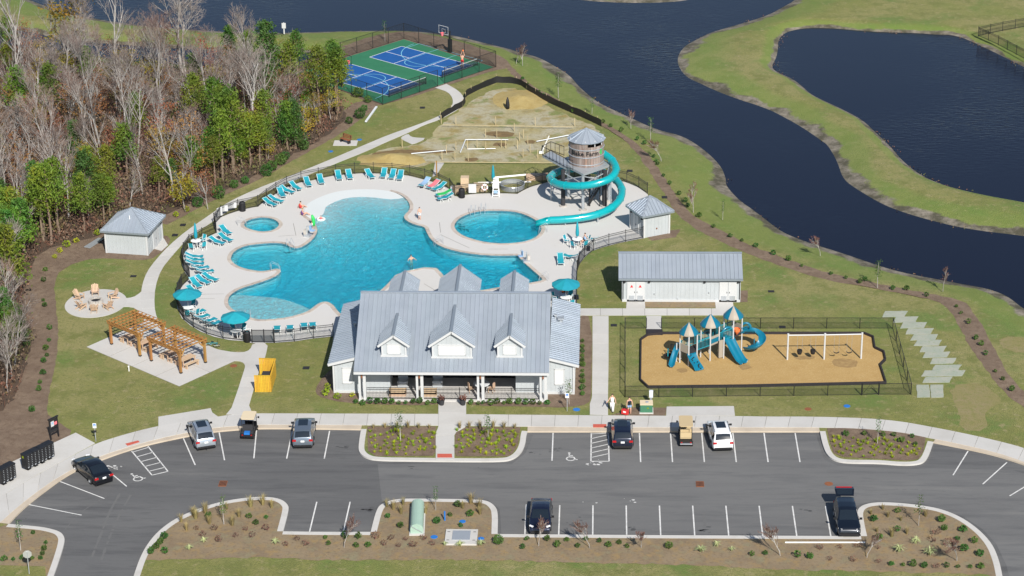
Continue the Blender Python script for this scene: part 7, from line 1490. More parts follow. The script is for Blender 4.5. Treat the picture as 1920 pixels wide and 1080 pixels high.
t = thing('porch_table', 'round pale dining table on the porch right of the entrance', 'table', (-7.6, 26.6, .12)); MB().lathe([(.001, .75), (.75, .75), (.77, .72), (.7, .70)], 18).build('tabletop', 'ice', t); MB().cyl((0, 0, 0), .08, .72, 8).box((0, 0, .03), (.8, .8, .05)).build('base', 'dark', t)
for i, a in enumerate((200, 340, 90)):
    c = Vector((-7.6+1.0*math.cos(rad(a)), 26.6+1.0*math.sin(rad(a)), .12)); t = thing('porch_chair', ('left', 'right', 'far')[i]+' brown chair at the round porch table', 'chair', c, rad(a)+pi, 'porch dining chairs'); MB().box((0, 0, .44), (.5, .5, .06)).build('seat', 'palewood', t); MB().box((-.24, 0, .75), (.05, .5, .55)).build('backrest', 'palewood', t)
    for sx in (-1, 1):
        for sy in (-1, 1): MB().box((sx*.22, sy*.22, .21), (.045, .045, .42)).build('leg', 'palewood', t)
for i, x in enumerate((828, 868)):
    p = P(x, 759, SZ); t = thing('planter_pot', '%s dark planter pot at the entrance walk' % ('left', 'right')[i], 'planter', (p.x, p.y, SZ)); MB().lathe([(.001, 0), (.2, 0), (.30, .5), (.33, .55), (.28, .55)], 14).build('pot', 'darkin', t)
    lf = MB()
    for k in range(60):
        a = random.random()*2*pi; r_ = random.random()*.34; c = Vector((r_*math.cos(a), r_*math.sin(a), .6+random.random()*.35)); u = Vector((random.uniform(-1, 1), random.uniform(-1, 1), random.uniform(-1, 1))).normalized()*.09; v = u.orthogonal().normalized()*.07; lf.add([c-u, c+v, c+u, c-v], [(0, 1, 2, 3)])
    lf.build('foliage', 'redshrub', t)
p = P(871, 762); MB()
# ================================================================== PLANTS
rnd = random.Random(11)
def cards(mb, pts, size, flat=0.0, asp=.6):
    for c in pts:
        u = Vector((rnd.gauss(0, 1), rnd.gauss(0, 1), rnd.gauss(0, 1)*(1-flat))).normalized(); v = u.cross(Vector((rnd.gauss(0, 1), rnd.gauss(0, 1), rnd.gauss(0, 1)))).normalized(); s = size*rnd.uniform(.6, 1.3); mb.add([c-u*s, c+v*s*asp, c+u*s, c-v*s*asp], [(0, 1, 2, 3)])
def blob(n, r, h, z0, shell=.55):
    o = []
    while len(o) < n:
        p = Vector((rnd.uniform(-1, 1), rnd.uniform(-1, 1), rnd.uniform(-1, 1))); L_ = p.length
        if shell < L_ < 1: o.append(Vector((p.x*r, p.y*r, z0+(p.z+1)/2*h)))
    return o
def blades(n, L_, droop, wd, r0):
    mb = MB()
    for i in range(n):
        a = rnd.random()*2*pi; l = L_*rnd.uniform(.7, 1.15); d = droop*rnd.uniform(.4, 1.2); c, s = math.cos(a), math.sin(a); t = Vector((-s, c, 0))*wd; b = Vector((c*r0*rnd.random(), s*r0*rnd.random(), 0)); q = [b, b+Vector((c*d*.35, s*d*.35, l*.65)), b+Vector((c*d, s*d, l*.85 if d < .5*L_ else l*.55))]
        mb.add([q[0]-t, q[0]+t, q[1]+t*.8, q[1]-t*.8, q[2]], [(0, 1, 2, 3), (3, 2, 4)])
    return mb
class Plant:
    def __init__(s, name, cat, makers): s.name, s.cat, s.k = name, cat, makers
    def put(s, loc, label, group, scale=1.0):
        parts = rnd.choice(s.k); sc_ = scale*rnd.uniform(.7, 1.25); rz = rnd.random()*6.28
        if len(parts) == 1: o = link(s.name, parts[0][1], None, loc, rz)
        else:
            o = link(s.name, None, None, loc, rz)
            for nm, me in parts: link(nm, me, o)
        o.scale = (sc_, sc_, sc_*rnd.uniform(.9, 1.1)); return setp(o, label, s.cat, group)
def shrubv(mname, n, r, h, sz, stems=True):
    mb = MB(); cards(mb, blob(n, r, h, .04), sz); f = mb.mesh('foliage', mname); st = MB()
    for k in range(5): a = rnd.random()*6.28; st.tube([(0, 0, 0), (r*.6*math.cos(a), r*.6*math.sin(a), h*.6)], .012, 3)
    return [('foliage', f), ('stem', st.mesh('stem', 'pinebark'))]
SHR = Plant('shrub', 'shrub', [shrubv('shrub', 90, rnd.uniform(.24, .32), rnd.uniform(.4, .62), .085) for _ in range(3)]); BUSH = Plant('bush', 'bush', [shrubv('shrub', 380, .85, 1.5, .12) for _ in range(2)])
RED = Plant('shrub', 'shrub', [shrubv('redshrub', 60, .32, .45, .06) for _ in range(3)]); LSH = Plant('shrub', 'shrub', [shrubv('lime', 80, .36, .5, .085) for _ in range(2)])
LIME = Plant('perennial_clump', 'plant', [[('leaf_blade', blades(26, .30, .24, .020, .07).mesh('leaf_blade', 'lime'))] for _ in range(4)]); GRS = Plant('ornamental_grass', 'grass clump', [[('leaf_blade', blades(60, .95, .38, .014, .14).mesh('leaf_blade', 'drygrass'))] for _ in range(3)]); YUC = Plant('yucca', 'plant', [[('leaf_blade', blades(34, .42, .38, .03, .05).mesh('leaf_blade', 'yucca'))] for _ in range(2)])
def many(pl_, pts, label, group, z=.03, scale=1.0):
    vert = max(v[1] for v in pts)-min(v[1] for v in pts) > 1.4*(max(v[0] for v in pts)-min(v[0] for v in pts)); pts = sorted(pts, key=lambda v: v[1] if vert else v[0])
    for i, (x, y) in enumerate(pts): p = P(x, y, z); pl_.put((p.x, p.y, z-.01), '%s %s, from the %s' % (ordn(i), label, 'top' if vert else 'left'), group, scale)
many(SHR, [(980, 149), (989, 159), (1010, 175), (1019, 183), (1031, 190), (1060, 203), (1075, 211), (1131, 231), (1145, 238), (1165, 247), (1195, 262), (1208, 270)], 'small green shrub in the river mulch strip above the slide tower', 'shrubs in the upper river strip', scale=.92)
many(SHR, [(1226, 295), (1230, 304), (1233, 309), (1244, 331), (1256, 346), (1273, 365), (1285, 379), (1290, 388), (1311, 407), (1338, 427), (1369, 445), (1391, 453), (1417, 463)], 'small green shrub in the river strip right of the pool shed', 'shrubs in the middle river strip', scale=.92)
many(SHR, [(1450, 478), (1478, 489), (1503, 500), (1558, 515), (1586, 523), (1612, 531), (1622, 527), (1674, 543), (1700, 544), (1737, 556)], 'small green shrub in the strip right of the utility building', 'shrubs in the right river strip', scale=.92)
many(SHR, [(1793, 576), (1802, 589), (1816, 607), (1830, 637), (1840, 648), (1848, 666), (1866, 698), (1880, 713), (1897, 733)], 'small green shrub in the far right mulch strip by the sod', 'shrubs in the far right strip', scale=.92)
many(SHR, [(81, 565), (84, 575), (93, 618), (92, 640), (86, 656), (88, 668), (82, 680), (81, 702), (75, 719), (73, 733), (60, 772), (85, 508), (82, 528)], 'small green shrub in the mulch strip along the left woodland', 'shrubs in the left mulch strip', scale=.95)
many(LSH, [(103, 484), (112, 473), (125, 463), (143, 455), (183, 441), (330, 406), (351, 397)], 'bright yellow green shrub on the mulch near the woodland shed', 'bright shrubs near the shed', scale=1.05)
many(BUSH, [(371, 388), (410, 372), (440, 352), (460, 344), (500, 330), (510, 320), (527, 309), (535, 300), (570, 281), (655, 232), (675, 222), (690, 192), (672, 182), (683, 208)], 'dark green bush at the woodland edge above the long path', 'bushes at the woodland edge', scale=.75)
many(SHR, [(667, 756), (680, 759), (694, 757), (708, 757), (722, 757), (735, 757), (748, 758), (761, 758), (775, 756), (787, 756), (802, 759), (814, 756)], 'round shrub before the left half of the porch', 'foundation shrubs left of the entrance', scale=.95)
many(SHR, [(883, 758), (897, 759), (906, 758), (920, 760), (932, 758), (945, 758), (955, 757), (972, 758), (986, 759), (999, 759), (1012, 759), (1026, 758)], 'round shrub before the right half of the porch', 'foundation shrubs right of the entrance', scale=.95)
many(SHR, [(1092, y) for y in (642, 652, 661, 669, 678, 687, 697, 708, 718, 731, 741)], 'round shrub in the column beside the right clubhouse wing', 'shrubs beside the right wing', scale=.95)
many(LSH, [(610, 741), (633, 748), (660, 744), (614, 727), (614, 733)], 'pale green shrub in the bed before the left clubhouse wing', 'shrubs before the left wing', scale=1.0)
many(SHR, [(391, 972), (467, 972), (480, 983), (499, 972), (309, 1010), (301, 1020), (293, 1028), (283, 1038), (309, 1038)], 'dark green shrub in the lower left lot island', 'shrubs in the left island'); many(SHR, [(62, 1001), (86, 1020), (83, 1032), (80, 1041), (76, 1049), (60, 1049), (42, 1049), (25, 1051), (8, 1052)], 'dark green shrub in the corner bed round the octagonal sign', 'shrubs in the corner bed', scale=.9)
many(RED, [(368, 993), (402, 994), (380, 1005), (410, 1015), (442, 1007), (460, 994), (473, 1007), (498, 993)], 'reddish brown shrub in the lower left lot island', 'red shrubs in the left island'); many(GRS, [(340, 978), (350, 994), (367, 972), (393, 982), (448, 969), (436, 985), (362, 966), (510, 952), (493, 946), (425, 955), (470, 950), (385, 962)], 'tan ornamental grass tuft in the lower left lot island', 'grass tufts in the left island')
many(YUC, [(355, 1030), (382, 1016), (516, 1019)], 'pale spiky yucca in the lower left lot island', 'yuccas in the left island', scale=1.2)
many(SHR, [(610, 1010), (616, 1022), (647, 1009), (668, 1026), (672, 1010), (690, 1025)], 'dark green shrub below the two bay kerb', 'shrubs below the two bays', scale=.95); many(SHR, [(727, 971), (751, 989), (858, 950), (844, 968), (881, 967), (819, 981), (864, 988)], 'dark green shrub in the island with the pale green enclosure', 'shrubs in the middle island', scale=1.05)
many(RED, [(557, 1013), (573, 1022), (535, 1023), (705, 1009), (720, 1022), (733, 1012), (747, 1025), (761, 1013), (775, 1025), (794, 1012), (810, 1022)], 'reddish brown shrub in the bed below the middle island', 'red shrubs in the middle bed'); many(GRS, [(725, 950), (752, 963), (756, 946), (798, 963), (899, 953), (900, 964), (868, 953), (883, 943), (738, 955)], 'tan ornamental grass tuft round the pale green enclosure', 'grass tufts in the middle island')
many(YUC, [(834, 1022), (902, 1022), (862, 1023)], 'pale spiky yucca around the concrete vault', 'yuccas round the vault', scale=1.2)
many(SHR, [(988, 1013), (980, 1029), (1026, 1014), (1045, 1026), (1063, 1015), (1083, 1026), (1099, 1014), (1124, 1017), (1141, 1025), (1161, 1020), (1176, 1027)], 'dark green shrub below the lower kerb near the blue sedan', 'shrubs below the blue sedan', scale=.95); many(YUC, [(1314, 1034), (1344, 1024), (1372, 1032)], 'pale spiky yucca in the bed below the lower kerb', 'yuccas in the lower bed', scale=1.2)
many(BUSH, [(1254, 1028), (934, 1020)], 'taller loose green bush in the bed below the lower kerb', 'tall bushes below the lower kerb', scale=.55)
many(SHR, [(1410, 1042), (1435, 1040), (1495, 1045), (1518, 1047), (1671, 1060), (1693, 1061), (1712, 1062), (1733, 1064), (1775, 1064), (1796, 1065), (1819, 1065), (1839, 1066)], 'dark green shrub along the bottom of the right bed', 'shrubs along the bottom right', scale=.9); many(SHR, [(1638, 977), (1683, 962), (1683, 996), (1648, 1013), (1765, 978), (1770, 994), (1806, 997), (1795, 1013), (1827, 1018), (1808, 1033), (1837, 1042)], 'dark green spreading shrub in the right lot island', 'shrubs in the right island', scale=1.15)
many(RED, [(1537, 1029), (1574, 1028), (1608, 1026), (1646, 1029), (1647, 1055), (1600, 1052), (1555, 1050), (1755, 1002), (1775, 1022), (1748, 1016), (1777, 1037), (1755, 1065)], 'reddish brown shrub in the bed near the open tailgate car', 'red shrubs at the right'); many(GRS, [(1633, 964), (1665, 969), (1689, 976), (1644, 997), (1672, 1006), (1700, 1001), (1735, 968), (1655, 955)], 'tan green grass tuft in the right lot island', 'grass tufts in the right island', scale=.8)
many(YUC, [(1717, 1018), (1743, 1040), (1686, 1034)], 'pale spiky yucca in the right lot island', 'yuccas in the right island', scale=1.5)
many(SHR, [(1586, 817), (1620, 816), (1656, 818), (1676, 818), (1710, 821), (1690, 829), (1716, 835)], 'dark green shrub in the upper right mulch island', 'shrubs in the upper right island', scale=.95)
def scatter(poly, n, dmin):
    q = px(poly, .03); lo = np.min(q, 0); hi = np.max(q, 0); o = []
    for _ in range(4000):
        p = (rnd.uniform(lo[0], hi[0]), rnd.uniform(lo[1], hi[1]))
        if inside(np.array([p]), q)[0] and all(math.dist(p, r_) > dmin for r_ in o): o.append(p)
        if len(o) >= n: break
    return o
for poly, lab, gr in (([(692, 808), (815, 808), (815, 845), (805, 853), (708, 853), (693, 843)], 'yellow green perennial clump in the island left of the entrance walk', 'perennials left of the walk'), ([(857, 808), (970, 808), (967, 835), (950, 853), (858, 853), (855, 846)], 'yellow green perennial clump in the island right of the entrance walk', 'perennials right of the walk'), ([(1562, 820), (1700, 825), (1728, 840), (1720, 858), (1650, 859), (1582, 855), (1565, 846)], 'yellow green perennial clump in the upper right mulch island', 'perennials in the upper right island')):
    for x, y in scatter(poly, 58, .42): LIME.put((x, y, .03), lab, gr, 1.1)
many(GRS, [(700, 803), (722, 802), (745, 803), (765, 802), (785, 803), (805, 803)], 'tan grass tuft atop the island left of the walk', 'grass tufts left of the walk', scale=.75); many(GRS, [(862, 803), (880, 802), (900, 803), (925, 802), (945, 803), (965, 803)], 'tan grass tuft atop the island right of the walk', 'grass tufts right of the walk', scale=.75)
# ---- trees
def grow(mb, tw, p, d, L_, r, lev, maxlev, spread, curv):
    pts = [p]; n = 4 if lev < 2 else 3; dd = d.copy()
    for i in range(n):
        dd = (dd+Vector((rnd.gauss(0, curv), rnd.gauss(0, curv), rnd.gauss(0, curv*.6)+.04))).normalized(); pts.append(pts[-1]+dd*L_/n)
    rs = [r*(1-.55*i/n) for i in range(n+1)]; (mb if lev < 3 else tw).tube(pts, rs, 6 if lev == 0 else (4 if lev < 3 else 3), caps=False)
    if lev == maxlev: return
    k = {0: rnd.randint(7, 10), 1: rnd.randint(5, 7), 2: rnd.randint(4, 6), 3: 4}[lev]
    for i in range(k):
        f_ = rnd.uniform(.35 if lev == 0 else .2, 1.0); j = min(n-1, int(f_*n)); q = pts[j].lerp(pts[j+1], f_*n-j); a = rnd.random()*6.28; t = dd.orthogonal().normalized(); t.rotate(__import__('mathutils').Quaternion(dd, a)); nd = (dd*math.cos(spread)+t*math.sin(spread)*rnd.uniform(.7, 1.2)+Vector((0, 0, .18))).normalized()
        grow(mb, tw, q, nd, L_*rnd.uniform(.42, .62)*(1.15-.35*f_), max(.011, rs[j]*rnd.uniform(.40, .58)), lev+1, maxlev, spread, curv*1.25)
def bare(h, r, spread, curv, maxlev=4):
    mb, tw = MB(), MB(); grow(mb, tw, Vector((0, 0, -.1)), Vector((rnd.gauss(0, .06), rnd.gauss(0, .06), 1)).normalized(), h*.72, r, 0, maxlev, spread, curv); return [('trunk', mb.mesh('trunk', 'bark')), ('crown', tw.mesh('crown', 'twig'))]
BARE = Plant('bare_tree', 'tree', [bare(9.5, .13, .55, .06), bare(10.5, .15, .75, .09), bare(8.5, .11, .62, .10), bare(11, .15, .5, .05), bare(9.5, .12, .9, .08)])
SNAG = Plant('bare_tree', 'tree', [bare(11, .15, .5, .08, 3), bare(12, .13, .65, .10, 3)])
SAPL = Plant('bare_sapling', 'tree', [bare(5.5, .045, .45, .08, 3), bare(4.5, .04, .55, .1, 3), bare(6.5, .05, .5, .07, 3)])
def pine(h, cr, base, n, m='pine', sz=.17):
    tr = MB(); pts = [(rnd.gauss(0, .05)*i, rnd.gauss(0, .05)*i, h*i/5-.1) for i in range(6)]; tr.tube(pts, [.15*(1-.15*i) for i in range(6)], 7, caps=False); fo = MB(); nb = 26
    for b in range(nb):
        f_ = (b+rnd.random())/nb; z = h*(base+(1-base)*f_); R_ = cr*(1-f_)**.65*rnd.uniform(.55, 1.15)+.25; a = b*2.4+rnd.gauss(0, .3); c = Vector((R_*.75*math.cos(a), R_*.75*math.sin(a), z+.15*R_)); tr.tube([(0, 0, z-.2), c], [.03, .012], 3, caps=False)
        for s in range(2):
            cc_ = c*(1-.35*s)+Vector((0, 0, z*.35*s)) if s else c; rr = .34*cr*(1.1-.6*f_)+.18; cards(fo, [cc_+Vector((rnd.gauss(0, rr*.55), rnd.gauss(0, rr*.55), rnd.gauss(0, rr*.38))) for _ in range(n)], sz, asp=.38)
    cards(fo, [Vector((rnd.gauss(0, .15), rnd.gauss(0, .15), h+rnd.gauss(-.1, .25))) for _ in range(n)], sz, asp=.35)
    return [('trunk', tr.mesh('trunk', 'pinebark')), ('crown', fo.mesh('crown', m))]
PINE = Plant('pine_tree', 'tree', [pine(7, 1.7, .38, 34), pine(8, 1.9, .48, 32), pine(6, 1.6, .28, 36), pine(8.6, 2.0, .5, 32), pine(7.4, 1.5, .44, 26)]); CED = Plant('evergreen_tree', 'tree', [pine(6.5, 1.5, .10, 52, 'cedar', .14), pine(5, 1.3, .12, 48, 'cedar', .13)])
def leafy(h, r, m, n, sz):
    mb, tw = MB(), MB(); grow(mb, tw, Vector((0, 0, -.1)), Vector((0, 0, 1)), h*.7, .07, 0, 2, .6, .08); fo = MB()
    for k in range(16): a = rnd.random()*6.28; q = r*rnd.random()**.5; c = Vector((q*math.cos(a), q*math.sin(a), h*rnd.uniform(.42, 1.0)*(1-.25*q/r))); cards(fo, [c+Vector((rnd.gauss(0, .38), rnd.gauss(0, .38), rnd.gauss(0, .3))) for _ in range(n)], sz)
    return [('trunk', mb.mesh('trunk', 'bark')), ('crown', fo.mesh('crown', m))]
AUT = Plant('autumn_tree', 'tree', [leafy(6.5, 1.5, 'autumn', 34, .11), leafy(5, 1.3, 'autumn', 34, .11), leafy(7.5, 1.4, 'autumn', 26, .10)]); GOLD = Plant('autumn_tree', 'tree', [leafy(6, 1.5, 'gold', 44, .12), leafy(4.5, 1.3, 'gold', 44, .12)])
def tr(pl_, x, y, label, s=1.0, group=None): p = P(x, y); return pl_.put((p.x, p.y, -.02), label, group, s)
# notable trees one can pick out
for x, y, s, lab in ((505, 232, 1.15, 'tall leaning bare grey tree standing against the river left of the court'), (455, 130, 1.0, 'bare forked tree whose top stands against the river left of the court'), (30, 190, 1.1, 'tall pale bare tree at the left edge of the woods'), (50, 180, 1.3, 'thick pale trunk rising past the top edge at far left'), (215, 145, 1.05, 'thin bare tree with its top against the river at upper left'), (262, 330, 1.1, 'leaning pale bare trunk in the middle of the woods'), (325, 375, 1.1, 'pale crooked bare tree behind the woodland shed')): tr(SNAG, x, y, lab, s)
for x, y, s, lab in ((345, 150, 1.1, 'wide rounded bare grey crown against the river at the top of the woods'), (390, 210, 1.0, 'bare grey spreading tree in the upper middle of the woods'), (145, 240, 1.05, 'bare grey twiggy tree in the upper left of the woods'), (235, 265, 1.0, 'bare grey tree left of the bright pines'), (85, 270, .9, 'small spreading bare tree low in the left woods')): tr(BARE, x, y, lab, s)
for x, y, s, lab in ((418, 338, 1.05, 'tall bright pine above the left end of the long path'), (470, 312, 1.0, 'bright green pine right of the tallest edge pine'), (500, 300, .85, 'smaller pine between the long path and the woods'), (365, 352, 1.0, 'pine left of the tallest edge pine'), (540, 280, .9, 'yellowish pine low on the woodland edge'), (440, 322, .9, 'slim pine tucked behind the edge pines'), (195, 415, 1.0, 'pine with tall bare stem above the woodland shed'), (112, 440, .95, 'dark pine left of the woodland shed'), (82, 452, 1.0, 'pine with yellowing needles at the left bend of the mulch'), (30, 470, 1.25, 'broad dark pine at the left edge'), (20, 560, 1.3, 'large leaning pine overhanging the left mulch strip'), (8, 470, 1.2, 'dense pine cut by the left edge of the picture'), (600, 232, .95, 'bright pine at the near left of the court'), (632, 215, .85, 'pine touching the left court fence'), (575, 225, .8, 'low pine left of the court fence'), (15, 640, .7, 'small bright pine on the lower left woodland edge'), (30, 672, .6, 'tiny pine in the shade at the lower left edge'), (420, 300, 1.0, 'deep green pine behind the row above the path'), (395, 325, .95, 'green pine behind the gold tree')): tr(PINE, x, y, lab, s)
for x, y, s, lab in ((390, 392, .95, 'orange leaved small tree at the woodland edge above the path'), (560, 262, .85, 'orange brown tree between pines left of the court'), (140, 400, 1.1, 'rusty brown leaved tree in the middle left woods'), (320, 345, .9, 'reddish brown tree under the bare crowns'), (25, 270, 1.1, 'dark red brown tree near the left edge')): tr(AUT, x, y, lab, s)
for x, y, s, lab in ((348, 396, 1.0, 'yellow gold leaved tree beside the orange tree'), (60, 395, 1.1, 'golden leaved tree among the left pines'), (140, 130, 1.6, 'ivy covered yellow green trunk against the grass bank'), (505, 265, .8, 'golden green tree right of the edge pines'), (595, 235, .8, 'yellow tree between the pines at the court')): tr(GOLD, x, y, lab, s)
fo_ = forest; lo = np.min(fo_, 0); hi = np.max(fo_, 0); placed = []
def free(p, d): return all((p[0]-a)**2+(p[1]-b)**2 > d*d for a, b in placed)
cand = 0
while cand < 9000 and len(placed) < 400:
    cand += 1; p = (rnd.uniform(-98, hi[0]), rnd.uniform(lo[1], hi[1]))
    if not inside(np.array([p]), fo_)[0] or not free(p, 2.0): continue
    if edist([p], fo_)[0] < .6: continue
    placed.append(p); d = edist([p], fo_[4:27], False)[0]; r_ = rnd.random(); loc = (p[0], p[1], -.02); up = (p[1]-60)/70
    if d < 4.5: k = 'P' if r_ < .40 else 'A' if r_ < .55 else 'G' if r_ < .68 else 'S' if r_ < .90 else 'C'
    else: k = 'P' if r_ < (.10 if up > .25 else .26) else 'A' if r_ < .34 else 'C' if r_ < .40 else 'G' if r_ < .52 else 'N' if r_ < .63 else 'S' if r_ < .75 else 'B'
    if up < -.05 and r_ < .75 and d < 12: k = 'P' if r_ < .32 else 'S' if r_ < .6 else 'A'
    zone = 'upper' if up > .55 else 'middle' if up > .12 else 'lower left'
    if k == 'P': PINE.put(loc, 'green pine inside the mixed woodland, %s part' % zone, 'pines in the %s woods' % zone, rnd.uniform(.75, 1.05))
    elif k == 'A': AUT.put(loc, 'brown leaved tree inside the mixed woodland, %s part' % zone, 'brown trees in the %s woods' % zone, rnd.uniform(.7, 1.1))
    elif k == 'G': GOLD.put(loc, 'yellow green leaved tree inside the mixed woodland, %s part' % zone, 'yellow trees in the %s woods' % zone, rnd.uniform(.7, 1.05))
    elif k == 'C': CED.put(loc, 'dark conical evergreen inside the mixed woodland, %s part' % zone, 'evergreens in the %s woods' % zone, rnd.uniform(.8, 1.2))
    elif k == 'S': SAPL.put(loc, 'thin bare sapling inside the mixed woodland, %s part' % zone, 'bare saplings in the %s woods' % zone, rnd.uniform(.9, 1.4))
    elif k == 'N': SNAG.put(loc, 'tall sparse bare tree inside the mixed woodland, %s part' % zone, 'sparse bare trees in the %s woods' % zone, rnd.uniform(.75, 1.0))
    else: BARE.put(loc, 'bare grey twiggy tree inside the mixed woodland, %s part' % zone, 'bare trees in the %s woods' % zone, rnd.uniform(.55, .95))
# tangled undergrowth of the woodland: leaves and stems nobody could count
ug = MB(); N_ = 0
while N_ < 26000:
    x, y = rnd.uniform(-98, hi[0]), rnd.uniform(lo[1], hi[1])
    p = (x, y)
    if not inside(np.array([p]), fo_)[0]: N_ += 0; continue
    N_ += 1
    if N_ % 3 == 0:
        h = rnd.uniform(1.0, 3.4); a = Vector((x, y, 0)); b = a+Vector((rnd.gauss(0, .35), rnd.gauss(0, .35), 1)).normalized()*h; t = Vector((rnd.gauss(0, 1), rnd.gauss(0, 1), 0)).normalized()*rnd.uniform(.012, .026); ug.add([a-t, a+t, b], [(0, 1, 2)]); t2 = Vector((t.y, -t.x, 0)); ug.add([a-t2, a+t2, b], [(0, 1, 2)])
    else: cards(ug, [Vector((x+rnd.gauss(0, .3), y+rnd.gauss(0, .3), abs(rnd.gauss(.2, 1.2)))) for _ in range(4)], .15)
setp(ug.build('undergrowth', 'brush'), 'tangled brown undergrowth filling the woodland floor', 'undergrowth', kind='stuff')
# young planted trees
def young(h, m, n): 
    tr_, tw = MB(), MB(); tr_.tube([(0, 0, 0), (.03, 0, h*.5), (0, .02, h)], [.035, .028, .012], 6)
    for k in range(8): z = h*rnd.uniform(.35, .9); a = rnd.random()*6.28; tw.tube([(0, 0, z), (.35*math.cos(a), .35*math.sin(a), z+.45)], [.012, .005], 3)
    fo = MB(); cards(fo, [Vector((rnd.gauss(0, .17), rnd.gauss(0, .17), h*rnd.uniform(.45, 1.08))) for _ in range(n)], .07); out = [('trunk', tr_.mesh('trunk', 'bark')), ('branch', tw.mesh('branch', 'twig'))]
    if n: out.append(('crown', fo.mesh('crown', m)))
    return out
YG = Plant('young_tree', 'tree', [young(2.6, 'cedar', 150), young(2.9, 'shrub', 130)]); YB = Plant('young_tree', 'tree', [young(2.3, 'twig', 0)])
def bareyoung():
    mb, tw = MB(), MB(); grow(mb, tw, Vector((0, 0, -.05)), Vector((0, 0, 1)), 1.5, .03, 0, 3, .5, .1); return [('trunk', mb.mesh('trunk', 'bark')), ('crown', tw.mesh('crown', 'redshrub'))]
YB = Plant('young_tree', 'tree', [bareyoung(), bareyoung()])
for x, y, lab in ((751, 826, 'young green tree in the island left of the entrance walk'), (915, 826, 'young green tree in the island right of the entrance walk'), (420, 983, 'young staked tree in the lower left lot island'), (39, 1032, 'young tree in the corner bed by the octagonal sign'), (817, 957, 'young tree at the top of the middle island'), (1645, 832, 'young tree in the upper right mulch island'), (1722, 986, 'young tree in the right lot island'), (1645, 540, 'young leafy tree at the river bank right of the utility building'), (1047, 183, 'young tree on the bank above the silt fence'), (1110, 213, 'young tree on the bank right of the silt fence'), (1220, 268, 'young tree on the bank above the slide'), (1355, 412, 'young tree on the bank right of the pool shed'), (722, 78, 'young tree behind the far court fence'), (1067, 758, 'small leafy tree beside the wheelchair sign')):
    tr(YG, x, y, lab, .8 if x == 1067 else 1.0, 'young planted trees')
for x, y, lab in ((645, 1027, 'bare reddish young tree below the two bays'), (1010, 1024, 'bare young tree in front of the blue sedan'), (1106, 1028, 'bare young tree below the second free bay'), (1202, 1027, 'bare young tree below the fourth free bay'), (1463, 1042, 'bare young tree left of the white pipe'), (1625, 1046, 'bare young tree below the open tailgate car'), (1794, 1052, 'bare young tree low in the right island'), (1183, 240, 'bare young tree at the river above the tower'), (1240, 302, 'bare young tree right of the tower'), (1300, 398, 'bare young tree right of the pool shed'), (1538, 478, 'bare young tree at the river edge right of centre'), (1768, 545, 'bare reddish tree at the river edge far right'), (968, 118, 'bare young tree right of the court'), (980, 122, 'thin bare tree on the bank right of the court corner')):
    tr(YB, x, y, lab, 1.25, 'bare young trees')
# shoreline weeds
wd = MB()
for wp in waters[:2]:
    for p in resample(list(wp)+[wp[0]], 900):
        if -60 < p[0] < 80 and 30 < p[1] < 170 and math.sin(p[0]*.35)+math.sin(p[1]*.47) > .1 and rnd.random() < .5: cards(wd, [Vector((p[0]+rnd.gauss(0, .35), p[1]+rnd.gauss(0, .35), WZ+rnd.uniform(-.02, .10))) for _ in range(3)], .10)
setp(wd.build('shore_weeds', 'brush'), 'brown weeds and debris along the waterline', 'weeds', kind='stuff')
